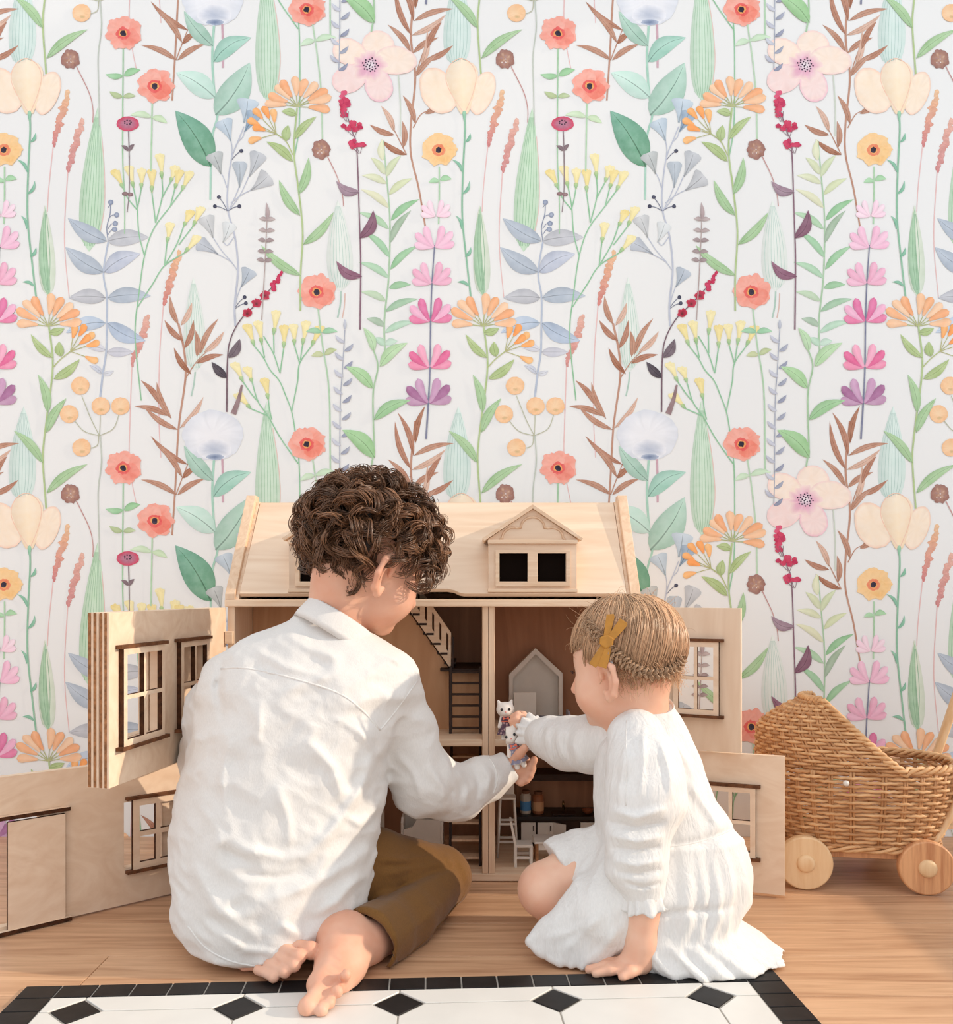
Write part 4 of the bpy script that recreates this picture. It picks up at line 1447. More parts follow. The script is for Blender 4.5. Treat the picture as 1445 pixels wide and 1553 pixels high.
class Field:
    def __init__(self, lo, hi, h):
        self.lo = np.array(lo, dtype=np.float32)
        self.h = h
        self.n = [int(math.ceil((hi[i] - lo[i]) / h)) + 1 for i in range(3)]
        self.ax = [(lo[i] + h * np.arange(self.n[i])).astype(np.float32) for i in range(3)]
        self.f = np.full(self.n, 0.2, dtype=np.float32)

    def region(self, lo, hi):
        s = []
        for i in range(3):
            a = max(0, int((lo[i] - self.lo[i]) / self.h) - 1)
            b = min(self.n[i], int((hi[i] - self.lo[i]) / self.h) + 3)
            if b <= a:
                return None
            s.append(slice(a, b))
        return tuple(s)

    def grid(self, s):
        return self.ax[0][s[0]][:, None, None], self.ax[1][s[1]][None, :, None], self.ax[2][s[2]][None, None, :]

    def merge(self, s, d, k, sub=False):
        a = self.f[s]
        if sub:
            d = -d
            hh = np.maximum(k - np.abs(a - d), 0) / k if k else 0
            self.f[s] = np.maximum(a, d) + hh * hh * k * 0.25
        else:
            hh = np.maximum(k - np.abs(a - d), 0) / k if k else 0
            self.f[s] = np.minimum(a, d) - hh * hh * k * 0.25

    def cone(self, a, b, ra, rb, k=0.01, sub=False):
        a, b = np.array(a, dtype=np.float32), np.array(b, dtype=np.float32)
        r = max(ra, rb) + k + 3 * self.h
        s = self.region(np.minimum(a, b) - r, np.maximum(a, b) + r)
        if s is None:
            return self
        X, Y, Z = self.grid(s)
        d = b - a
        l2 = float(d @ d) or 1e-12
        t = np.clip(((X - a[0]) * d[0] + (Y - a[1]) * d[1] + (Z - a[2]) * d[2]) / l2, 0, 1)
        q = np.sqrt((X - a[0] - t * d[0]) ** 2 + (Y - a[1] - t * d[1]) ** 2 + (Z - a[2] - t * d[2]) ** 2)
        self.merge(s, q - (ra + (rb - ra) * t), k, sub)
        return self

    def chain(self, pts, rs, k=0.01):
        for i in range(len(pts) - 1):
            self.cone(pts[i], pts[i + 1], rs[i], rs[i + 1], k)
        return self

    def ball(self, c, r, R=None, k=0.01, sub=False):
        """ellipsoid; R rows = its own axes in world space"""
        c = np.array(c, dtype=np.float32)
        r = np.array(r if hasattr(r, '__len__') else (r, r, r), dtype=np.float32)
        m = float(r.max()) + k + 3 * self.h
        s = self.region(c - m, c + m)
        if s is None:
            return self
        X, Y, Z = self.grid(s)
        X, Y, Z = X - c[0], Y - c[1], Z - c[2]
        if R is None:
            u, v, w = X / r[0], Y / r[1], Z / r[2]
        else:
            u, v, w = [(X * R[i][0] + Y * R[i][1] + Z * R[i][2]) / r[i] for i in range(3)]
        k0 = np.sqrt(u * u + v * v + w * w)
        k1 = np.sqrt((u / r[0]) ** 2 + (v / r[1]) ** 2 + (w / r[2]) ** 2) + 1e-6
        self.merge(s, k0 * (k0 - 1) / k1, k, sub)
        return self

    def loft(self, rows, k=0.01, power=2.3, fn=None):
        """rows (z, cx, rx, cy, ry) from low to high: stacked ovals"""
        rows = sorted(rows)
        A = np.array(rows, dtype=np.float32)
        m = k + 3 * self.h
        s = self.region((float((A[:, 1] - A[:, 2]).min()) - m - 0.02, float((A[:, 3] - A[:, 4]).min()) - m - 0.02, A[0, 0] - m),
                        (float((A[:, 1] + A[:, 2]).max()) + m + 0.02, float((A[:, 3] + A[:, 4]).max()) + m + 0.02, A[-1, 0] + m))
        X, Y, Z = self.grid(s)
        z = Z.ravel()
        ks = np.ones(5, dtype=np.float32) / 5
        ci = [np.interp(z, A[:, 0], A[:, j]) for j in range(1, 5)]
        ci = [np.convolve(np.pad(q, 2, mode='edge'), ks, 'valid').astype(np.float32)[None, None, :] for q in ci]
        u, v = (X - ci[0]) / ci[1], (Y - ci[2]) / ci[3]
        rad = (np.abs(u) ** power + np.abs(v) ** power) ** (1 / power)
        sc = np.minimum(ci[1], ci[3])
        if fn is not None:
            rad = rad / (1 + fn(np.arctan2(v, u), Z, X, Y))
        d = (rad - 1) * sc * 0.85
        d = np.maximum(d, np.maximum(A[0, 0] - Z, Z - A[-1, 0]))
        self.merge(s, d.astype(np.float32), k)
        return self

    def plane(self, p, n, k=0.0):
        """keep only the side the normal points away from"""
        p, n = Vector(p), Vector(n).normalized()
        X, Y, Z = self.grid((slice(None),) * 3)
        d = (X - p.x) * n.x + (Y - p.y) * n.y + (Z - p.z) * n.z
        self.f = np.maximum(self.f, d.astype(np.float32))
        return self

    def near(self, fn, band=0.02):
        """add fn(x, y, z) to the field close to its surface"""
        i = np.nonzero(np.abs(self.f) < band)
        x, y, z = [self.ax[q][i[q]] for q in range(3)]
        self.f[i] += fn(x, y, z).astype(np.float32)
        return self

    def nets(self):
        f, h = self.f, self.h
        s = f < 0
        c = [s[a:self.n[0] - 1 + a, b:self.n[1] - 1 + b, d:self.n[2] - 1 + d] for a in (0, 1) for b in (0, 1) for d in (0, 1)]
        cnt = np.zeros(c[0].shape, dtype=np.int8)
        for q in c:
            cnt += q
        act = np.nonzero((cnt > 0) & (cnt < 8))
        nv = len(act[0])
        idx = np.full(cnt.shape, -1, dtype=np.int32)
        idx[act] = np.arange(nv)
        off = [(a, b, d) for a in (0, 1) for b in (0, 1) for d in (0, 1)]
        val = [f[act[0] + a, act[1] + b, act[2] + d] for a, b, d in off]
        acc = np.zeros((nv, 3), dtype=np.float64)
        num = np.zeros(nv)
        for i in range(8):
            for j in range(i + 1, 8):
                if sum(abs(off[i][q] - off[j][q]) for q in range(3)) != 1:
                    continue
                va, vb = val[i], val[j]
                m = (va < 0) != (vb < 0)
                t = np.where(m, va / np.where(m, va - vb, 1), 0)
                for q in range(3):
                    acc[:, q] += np.where(m, off[i][q] + t * (off[j][q] - off[i][q]), 0)
                num += m
        V = (acc / num[:, None] + np.stack(act, 1)) * h + self.lo
        F_ = []
        for ax in range(3):
            o1, o2 = [(1, 2), (2, 0), (0, 1)][ax]
            sl_a = [slice(None)] * 3
            sl_b = [slice(None)] * 3
            sl_a[ax] = slice(0, -1)
            sl_b[ax] = slice(1, None)
            a, b = s[tuple(sl_a)], s[tuple(sl_b)]
            e = np.nonzero(a != b)
            ok = np.ones(len(e[0]), bool)
            for q in (o1, o2):
                ok &= (e[q] > 0) & (e[q] < self.n[q] - 1)
            e = [q[ok] for q in e]
            fl = a[tuple(e)]

            def cell(d1, d2):
                i = [q.copy() for q in e]
                i[o1] -= d1
                i[o2] -= d2
                return idx[tuple(i)]
            q = np.stack([cell(0, 0), cell(1, 0), cell(1, 1), cell(0, 1)], 1)
            q[~fl] = q[~fl][:, ::-1]
            F_.append(q)
        Q = np.concatenate(F_)
        return V, Q

    def build(self, name, mat, parent, smooth_it=1):
        V, Q = self.nets()
        for _ in range(smooth_it):                     # gentle relaxation
            acc = np.zeros_like(V)
            cn = np.zeros(len(V))
            for a, b in ((0, 1), (1, 2), (2, 3), (3, 0)):
                np.add.at(acc, Q[:, a], V[Q[:, b]])
                np.add.at(cn, Q[:, a], 1)
            V = V * 0.5 + 0.5 * acc / np.maximum(cn, 1)[:, None]
        off = np.array(ROOT[parent.name]) if parent else np.zeros(3)
        me = bpy.data.meshes.new(name)
        me.vertices.add(len(V))
        me.vertices.foreach_set('co', (V - off).astype(np.float32).ravel())
        me.loops.add(len(Q) * 4)
        me.loops.foreach_set('vertex_index', Q.ravel().astype(np.int32))
        me.polygons.add(len(Q))
        me.polygons.foreach_set('loop_start', np.arange(len(Q), dtype=np.int32) * 4)
        me.update(calc_edges=True)
        me.validate()
        me.polygons.foreach_set('use_smooth', np.ones(len(me.polygons), dtype=bool))
        me.materials.append(mat)
        o = bpy.data.objects.new(name, me)
        COL.objects.link(o)
        if parent:
            o.parent = parent
            ROOT[o.name] = ROOT[parent.name]
        self.V, self.Q = V, Q
        return o


def rows_px(rows):
    """(py, left px, right px, depth of the oval's centre, half depth[, depth used for the height])"""
    out = []
    for r in rows:
        py, xl, xr, dc, ry = r[:5]
        dz = r[5] if len(r) > 5 else dc
        z = P(0, py, dz).z
        a, b = P(xl, py, dc).x, P(xr, py, dc).x
        out.append((z, (a + b) / 2, (b - a) / 2, dc, ry))
    return out


def folds(lines, side=None):
    """soft ridges (amp > 0) or creases (amp < 0) along photo-frame lines, on the side turned to the room"""
    def fn(x, y, z, cy):
        px = x / y * FP + CX
        py = HZ + (CH - z) / y * FP
        out = np.zeros_like(x)
        for amp, w, pts in lines:
            ln = [math.hypot(pts[i + 1][0] - pts[i][0], pts[i + 1][1] - pts[i][1]) for i in range(len(pts) - 1)]
            tot, run = sum(ln), 0.0
            best = np.zeros_like(x)
            for i, l in enumerate(ln):
                a, b = pts[i], pts[i + 1]
                dx, dy = b[0] - a[0], b[1] - a[1]
                t = np.clip(((px - a[0]) * dx + (py - a[1]) * dy) / (l * l), 0, 1)
                dd = (px - a[0] - t * dx) ** 2 + (py - a[1] - t * dy) ** 2
                q = (run + t * l) / tot
                best = np.maximum(best, np.exp(-dd / (w * w)) * np.clip(4 * q * (1 - q), 0, 1) ** 0.7)
                run += l
            out += amp * best
        return -out * (y < cy)
    return fn


from mathutils.bvhtree import BVHTree


def surf(field_or_obj):
    V, Q = field_or_obj.V, field_or_obj.Q
    return BVHTree.FromPolygons([tuple(v) for v in V], [tuple(int(i) for i in q) for q in Q])


def onto(bvh, pts, lift=0.0):
    """points of a cloth or skin surface met by the view lines through photo pixels"""
    out = []
    for px, py in pts:
        d = P(px, py, 1.0) - cam.location
        h, n, i, l = bvh.ray_cast(cam.location, d.normalized())
        if h is not None:
            if n.dot(d) > 0:
                n = -n
            out.append(h + n * lift)
    return out


def cloth_mat(name, c, weave=900, bump=0.25, rough=0.85, vary=0.015, crease=0.35, cs=(1, 1, 1)):
    m, nt, b = new_mat(name)
    N, L = nt.nodes.new, nt.links.new
    b.inputs['Base Color'].default_value = lin(c)
    b.inputs['Roughness'].default_value = rough
    b.inputs['Specular IOR Level'].default_value = 0.15
    b.inputs['Sheen Weight'].default_value = 0.15
    tc = N('ShaderNodeTexCoord')
    mp = N('ShaderNodeMapping')
    mp.inputs['Scale'].default_value = (1, 1, 0.25)
    L(tc.outputs['Object'], mp.inputs['Vector'])
    n1 = N('ShaderNodeTexNoise')
    n1.inputs['Scale'].default_value = weave
    n1.inputs['Detail'].default_value = 2
    L(mp.outputs[0], n1.inputs['Vector'])
    n2 = N('ShaderNodeTexNoise')
    n2.inputs['Scale'].default_value = 26
    n2.inputs['Detail'].default_value = 4
    n2.inputs['Distortion'].default_value = 0.8
    mp2 = N('ShaderNodeMapping')
    mp2.inputs['Scale'].default_value = cs
    L(tc.outputs['Object'], mp2.inputs['Vector'])
    L(mp2.outputs[0], n2.inputs['Vector'])
    b1 = N('ShaderNodeBump')
    b1.inputs['Strength'].default_value = crease
    b1.inputs['Distance'].default_value = 0.006
    L(n2.outputs['Fac'], b1.inputs['Height'])
    b2 = N('ShaderNodeBump')
    b2.inputs['Strength'].default_value = bump
    b2.inputs['Distance'].default_value = 0.0006
    L(n1.outputs['Fac'], b2.inputs['Height'])
    L(b1.outputs['Normal'], b2.inputs['Normal'])
    L(b2.outputs['Normal'], b.inputs['Normal'])
    r = N('ShaderNodeValToRGB')
    r.color_ramp.elements[0].position = 0.3
    r.color_ramp.elements[1].position = 0.7
    r.color_ramp.elements[0].color = lin([q * (1 - vary) for q in c])
    r.color_ramp.elements[1].color = lin([min(255, q * (1 + vary)) for q in c])
    L(n1.outputs['Fac'], r.inputs['Fac'])
    L(r.outputs['Color'], b.inputs['Base Color'])
    return m


def tint_mat(name, rough=0.4, spec=0.4, attr='tint'):
    m, nt, b = new_mat(name)
    vc = nt.nodes.new('ShaderNodeVertexColor')
    vc.layer_name = attr
    nt.links.new(vc.outputs['Color'], b.inputs['Base Color'])
    b.inputs['Roughness'].default_value = rough
    b.inputs['Specular IOR Level'].default_value = spec
    return m


def strands(paths, radii, tints, name, mat, parent, n=3, extra=None):
    """many fine tubes as one mesh; paths arrays (k, 3)"""
    Vs, Fs, Cs = [], [], []
    base = 0
    for p, r, c in zip(paths, radii, tints):
        p = np.asarray(p, dtype=np.float64)
        k = len(p)
        t = np.gradient(p, axis=0)
        t /= np.linalg.norm(t, axis=1)[:, None] + 1e-9
        up = np.array([0.3, -0.5, 0.8])
        a = np.cross(t, up)
        a /= np.linalg.norm(a, axis=1)[:, None] + 1e-9
        b = np.cross(t, a)
        rr = np.asarray(r)[:, None] if hasattr(r, '__len__') else np.full((k, 1), r)
        ring = [p + (a * math.cos(2 * math.pi * j / n) + b * math.sin(2 * math.pi * j / n)) * rr for j in range(n)]
        Vs.append(np.stack(ring, 1).reshape(-1, 3))
        i = np.arange(k - 1)[:, None] * n
        for j in range(n):
            j2 = (j + 1) % n
            Fs.append(np.stack([i[:, 0] + j, i[:, 0] + j2, i[:, 0] + n + j2, i[:, 0] + n + j], 1) + base)
        Cs.append(np.tile(np.array(list(c) + [1.0]), (k * n, 1)))
        base += k * n
    if extra:
        V, Q, c = extra
        Vs.append(np.asarray(V))
        Fs.append(np.asarray(Q) + base)
        Cs.append(np.tile(np.array(list(c) + [1.0]), (len(V), 1)))
    V = np.concatenate(Vs)
    Q = np.concatenate(Fs)
    off = np.array(ROOT[parent.name])
    me = bpy.data.meshes.new(name)
    me.vertices.add(len(V))
    me.vertices.foreach_set('co', (V - off).astype(np.float32).ravel())
    me.loops.add(len(Q) * 4)
    me.loops.foreach_set('vertex_index', Q.ravel().astype(np.int32))
    me.polygons.add(len(Q))
    me.polygons.foreach_set('loop_start', np.arange(len(Q), dtype=np.int32) * 4)
    me.update(calc_edges=True)
    me.polygons.foreach_set('use_smooth', np.ones(len(me.polygons), dtype=bool))
    ca = me.color_attributes.new('tint', 'FLOAT_COLOR', 'POINT')
    ca.data.foreach_set('color', np.concatenate(Cs).astype(np.float32).ravel())
    me.materials.append(mat)
    o = bpy.data.objects.new(name, me)
    COL.objects.link(o)
    o.parent = parent
    ROOT[o.name] = ROOT[parent.name]
    return o


def head_axes(fwd, up):
    f = Vector(fwd).normalized()
    r = f.cross(Vector(up)).normalized()
    u = r.cross(f).normalized()
    return r, f, u                                       # local x (right), y (forward), z (up)


def skin_mat(name, c, sss=0.12):
    m, nt, b = new_mat(name)
    N, L = nt.nodes.new, nt.links.new
    tc = N('ShaderNodeTexCoord')
    n = N('ShaderNodeTexNoise')
    n.inputs['Scale'].default_value = 22
    n.inputs['Detail'].default_value = 3
    L(tc.outputs['Object'], n.inputs['Vector'])
    r = N('ShaderNodeValToRGB')
    r.color_ramp.elements[0].position = 0.35
    r.color_ramp.elements[1].position = 0.7
    r.color_ramp.elements[0].color = lin((c[0] * 0.97, c[1] * 0.90, c[2] * 0.87))
    r.color_ramp.elements[1].color = lin(c)
    L(n.outputs['Fac'], r.inputs['Fac'])
    L(r.outputs['Color'], b.inputs['Base Color'])
    b.inputs['Roughness'].default_value = 0.5
    b.inputs['Specular IOR Level'].default_value = 0.3
    b.inputs['Subsurface Weight'].default_value = sss
    b.inputs['Subsurface Radius'].default_value = (0.010, 0.004, 0.002)
    b.inputs['Subsurface Scale'].default_value = 1.0
    n2 = N('ShaderNodeTexNoise')
    n2.inputs['Scale'].default_value = 260
    n2.inputs['Detail'].default_value = 3
    L(tc.outputs['Object'], n2.inputs['Vector'])
    bp = N('ShaderNodeBump')
    bp.inputs['Strength'].default_value = 0.12
    bp.inputs['Distance'].default_value = 0.0006
    L(n2.outputs['Fac'], bp.inputs['Height'])
    L(bp.outputs['Normal'], b.inputs['Normal'])
    return m


def sculpt_head(F_, c, ax, s=1.0, k=0.012):
    """head about centre c; ax = (right, forward, up)"""
    c = Vector(c)
    R = [tuple(a) for a in ax]
    L = lambda x, y, z: c + (ax[0] * x + ax[1] * y + ax[2] * z) * s
    S = lambda *r: tuple(q * s for q in r)
    F_.ball(L(0, -0.006, 0.018), S(0.073, 0.088, 0.078), R, k)
    F_.ball(L(0, 0.030, -0.028), S(0.058, 0.056, 0.066), R, 0.03 * s)
    F_.ball(L(0, 0.040, -0.072), S(0.040, 0.038, 0.030), R, 0.03 * s)
    for q in (-1, 1):
        F_.ball(L(q * 0.034, 0.050, -0.046), S(0.029, 0.030, 0.030), R, 0.02 * s)
        F_.ball(L(q * 0.029, 0.088, -0.008), S(0.014, 0.010, 0.010), R, 0.012 * s, sub=True)
    F_.cone(L(0, 0.084, -0.006), L(0, 0.100, -0.032), 0.006 * s, 0.009 * s, 0.012 * s)
    F_.ball(L(0, 0.072, -0.086), S(0.016, 0.014, 0.012), R, 0.016 * s)
    F_.ball(L(0, 0.088, -0.058), S(0.018, 0.007, 0.006), R, 0.008 * s)
    return L, S, R


def sculpt_ear(F_, L, S, ax, q, y=-0.004, z=-0.030, out=0.020):
    """outer ear: rim, lobe and a hollow"""
    R = [tuple((ax[0] * q * 0.86 - ax[1] * 0.5).normalized()), tuple((ax[1] * 0.86 + ax[0] * q * 0.5).normalized()), tuple(ax[2])]
    o = lambda dx, dy, dz: L(q * (0.070 + dx), y + dy, z + dz)
    pts = [o(0.000, 0.012, 0.006), o(0.006, 0.010, 0.026), o(out * 0.75, -0.006, 0.031), o(out, -0.018, 0.018), o(out * 0.85, -0.018, -0.004), o(0.009, -0.008, -0.022), o(0.002, 0.004, -0.027), o(0.0, 0.010, -0.016)]
    rs = [0.0040, 0.0044, 0.0046, 0.0046, 0.0046, 0.0056, 0.0058, 0.004]
    F_.chain(pts, [S(r)[0] for r in rs], 0.004)
    F_.chain([o(0.001, -0.002, 0.018), o(0.006, -0.010, 0.004), o(0.002, -0.002, -0.014)], [S(0.006)[0], S(0.006)[0], S(0.005)[0]], 0.006)

# ================================================================== boy, seen from behind
M['skin_boy'] = skin_mat('boy skin', (228, 180, 154))
M['linen'] = cloth_mat('white linen', (224, 220, 215), 700, 0.35)
M['mustard'] = cloth_mat('mustard brown cotton', (120, 83, 42), 900, 0.3, 0.8, 0.06, 0.25)
boy = thing('person', 'child with short curly brown hair in white shirt and mustard trousers, kneeling barefoot', 'person', (G(430, 1440).x, 1.32, 0), kind=None)
BC = P(562, 843, 1.39)
bax = head_axes((0.76, 0.60, -0.50), (0.22, 0.10, 1))
bf = Field((-0.43, 1.07, 0.0), (0.13, 1.60, 0.68), 0.0021)
L_, S_, R_ = sculpt_head(bf, BC, bax, 1.02)
sculpt_ear(bf, L_, S_, bax, 1, -0.006, -0.034, 0.022)
sculpt_ear(bf, L_, S_, bax, -1, -0.006, -0.034, 0.020)
neckb = P(503, 978, 1.374)
bf.cone(L_(0, -0.034, -0.045), neckb, 0.043, 0.043, 0.02)
bf.cone(neckb, P(470, 1100, 1.37), 0.04, 0.08, 0.02)
bf.cone(P(470, 1100, 1.37), P(430, 1300, 1.34), 0.08, 0.085, 0.02)
# right arm and hand
bf.chain([P(590, 1050, 1.37), P(640, 1190, 1.41), P(735, 1182, 1.484), P(770, 1163, 1.506)], [0.034, 0.030, 0.022, 0.017], 0.01)
hd = P(784, 1160, 1.510)
bf.cone(P(772, 1162, 1.506), P(790, 1161, 1.510), 0.017, 0.019, 0.008)
bf.ball(P(787, 1166, 1.506), (0.021, 0.015, 0.019), None, 0.008)
fing = [([(778, 1153, 1.490), (788, 1143, 1.476), (796, 1134, 1.468)], [0.0085, 0.0078, 0.0068]),            # thumb
        ([(795, 1166, 1.500), (805, 1163, 1.494), (810, 1152, 1.490)], [0.0080, 0.0072, 0.0062]),            # index
        ([(792, 1173, 1.502), (803, 1174, 1.496), (808, 1166, 1.497)], [0.0080, 0.0070, 0.0062]),
        ([(788, 1179, 1.503), (798, 1182, 1.497), (804, 1177, 1.500)], [0.0076, 0.0068, 0.0060]),
        ([(782, 1182, 1.504), (790, 1187, 1.498), (796, 1184, 1.500)], [0.0066, 0.0060, 0.0054])]
for pts, rs in fing:
    bf.chain([P(*p) for p in pts], rs, 0.0035)
# left arm, hidden in front of him
bf.chain([P(330, 1045, 1.37), P(322, 1150, 1.42), P(355, 1230, 1.48), P(440, 1226, 1.54)], [0.032, 0.030, 0.024, 0.016], 0.01)
bf.ball(P(452, 1224, 1.545), (0.02, 0.02, 0.014), None, 0.008)
for k in range(4):
    bf.chain([P(455, 1216 + 7 * k, 1.55), P(468, 1214 + 7 * k, 1.56), P(474, 1220 + 6 * k, 1.568)], [0.0075, 0.007, 0.006], 0.003)
bf.chain([P(446, 1214, 1.54), P(456, 1204, 1.545)], [0.008, 0.007], 0.004)
# legs (inside the trousers)
bf.chain([P(490, 1310, 1.335), P(660, 1332, 1.46), P(585, 1412, 1.29), P(553, 1430, 1.238)], [0.055, 0.040, 0.034, 0.029], 0.012)
bf.chain([P(385, 1320, 1.34), P(305, 1345, 1.47), P(370, 1430, 1.28), P(392, 1452, 1.245)], [0.05, 0.036, 0.03, 0.028], 0.012)
# right foot: sole turned up to the left, toes on the tiles
bf.cone(P(553, 1430, 1.238), P(532, 1424, 1.232), 0.031, 0.034, 0.012)
bf.ball(P(517, 1419, 1.228), (0.033, 0.031, 0.032), None, 0.014)
bf.chain([P(521, 1430, 1.215), P(515, 1460, 1.184), P(502, 1484, 1.152)], [0.034, 0.029, 0.026], 0.016)
bf.cone(P(540, 1440, 1.21), P(523, 1482, 1.162), 0.026, 0.018, 0.014)
bf.ball(P(487, 1494, 1.130), (0.019, 0.016, 0.017), None, 0.012)
bf.ball(P(512, 1488, 1.146), (0.015, 0.014, 0.014), None, 0.012)
toes = [([(484, 1501, 1.120), (474, 1516, 1.098), (466, 1527, 1.084)], [0.0120, 0.0098, 0.0122]),
        ([(497, 1503, 1.122), (491, 1521, 1.096), (487, 1533, 1.080)], [0.0085, 0.0060, 0.0084]),
        ([(506, 1499, 1.128), (502, 1511, 1.108), (499, 1521, 1.094)], [0.0080, 0.0056, 0.0078]),
        ([(513, 1494, 1.136), (513, 1500, 1.118), (511, 1504, 1.106)], [0.0078, 0.0055, 0.0076]),
        ([(520, 1487, 1.146), (523, 1483, 1.132), (524, 1478, 1.120)], [0.0076, 0.0054, 0.0075])]
for pts, rs in toes:
    bf.chain([P(*p) for p in pts], rs, 0.0018)
# left foot under him, toes pointing out to the right
bf.cone(P(392, 1452, 1.245), P(415, 1455, 1.228), 0.028, 0.026, 0.014)
bf.cone(P(380, 1466, 1.224), P(420, 1453, 1.222), 0.020, 0.023, 0.014)
bf.ball(P(430, 1449, 1.214), (0.020, 0.017, 0.018), None, 0.012)
for (x, y_, d), r in (((471, 1441, 1.186), 0.0122), ((454, 1450, 1.174), 0.0100), ((446, 1464, 1.167), 0.0090), ((432, 1474, 1.164), 0.0082), ((415, 1482, 1.165), 0.0078)):
    bf.cone(P(x - 24, y_ - 11, d + 0.022), P(x - 11, y_ - 5, d + 0.010), r * 0.9, r * 0.70, 0.003)
    bf.cone(P(x - 11, y_ - 5, d + 0.010), P(x, y_, d), r * 0.70, r, 0.0015)
bf.plane((0, 0, 0.0046), (0, 0, -1))
# arch lines on the sole
fo = folds([(-0.0022, 2.4, [(497, 1462), (512, 1470), (524, 1474)]), (-0.0018, 2.2, [(492, 1474), (508, 1480)]), (-0.0016, 2.0, [(500, 1450), (516, 1458)]), (-0.0016, 2.2, [(412, 1448), (424, 1462)])])
bf.near(lambda x, y, z: fo(x, y, z, 9.0) + 0.0012 * (vnoise(x * 60, y * 60, z * 60) - 0.5), 0.012)
body = bf.build('body', M['skin_boy'], boy)
bvh_body = surf(bf)
# toenails are turned away; eyes, brows and mouth on the far side of the face
for q in (-1, 1):
    MB().lathe([(0.0001, -0.0085), (0.006, -0.006), (0.0085, 0), (0.006, 0.006), (0.0001, 0.0085)], L_(q * 0.029, 0.072, -0.010), 12).build('eye', plain('eye white', (235, 232, 228), 0.2, 0.5), boy, smooth=True)
    MB().tube([L_(q * 0.016, 0.088, 0.008), L_(q * 0.030, 0.085, 0.012), L_(q * 0.044, 0.074, 0.008)], [0.0015, 0.0024, 0.001], 6).build('eyebrow', plain('brown brow hair', (80, 56, 40), 0.7, 0.2), boy, smooth=True)
MB().tube([L_(-0.018, 0.088, -0.058), L_(0, 0.096, -0.057), L_(0.018, 0.088, -0.058)], [0.001, 0.0042, 0.001], 8).build('lips', plain('lip pink', (200, 120, 110), 0.45, 0.4), boy, smooth=True)

# --- shirt
sf = Field((-0.47, 1.14, 0.0), (0.10, 1.60, 0.52), 0.003)
rows = [(934, 452, 520, 1.372, 0.040), (950, 418, 546, 1.370, 0.054), (970, 368, 578, 1.366, 0.070), (990, 342, 606, 1.362, 0.083), (1015, 322, 626, 1.358, 0.093), (1050, 306, 628, 1.352, 0.10), (1100, 297, 605, 1.345, 0.106),
        (1150, 288, 588, 1.34, 0.112), (1200, 275, 582, 1.335, 0.117), (1250, 265, 575, 1.33, 0.122), (1300, 262, 568, 1.325, 0.126), (1340, 264, 564, 1.32, 0.128),
        (1395, 272, 556, 1.315, 0.126, 1.30), (1440, 290, 534, 1.31, 0.120, 1.25), (1462, 318, 496, 1.305, 0.105, 1.215), (1472, 350, 450, 1.30, 0.085, 1.20)]
sf.loft(rows_px(rows), 0.01, 2.15)
sf.chain([P(588, 1040, 1.368), P(610, 1098, 1.385), P(641, 1186, 1.41), P(690, 1204, 1.455), P(735, 1182, 1.484), P(764, 1165, 1.504)], [0.047, 0.0455, 0.051, 0.0425, 0.034, 0.027], 0.016)
sf.chain([P(356, 1044, 1.36), P(331, 1085, 1.38), P(322, 1150, 1.42), P(355, 1230, 1.48), P(430, 1227, 1.53)], [0.044, 0.042, 0.044, 0.036, 0.026], 0.030)
# cuff ends cut straight
cd = (P(768, 1163, 1.506) - P(735, 1182, 1.484)).normalized()
X, Y, Z = sf.grid((slice(None),) * 3)
cp = P(768, 1163, 1.506)
near_c = ((X - cp.x) ** 2 + (Y - cp.y) ** 2 + (Z - cp.z) ** 2) < 0.055 ** 2
dpl = (X - cp.x) * cd.x + (Y - cp.y) * cd.y + (Z - cp.z) * cd.z
sf.f = np.where(near_c, np.maximum(sf.f, dpl.astype(np.float32)), sf.f)
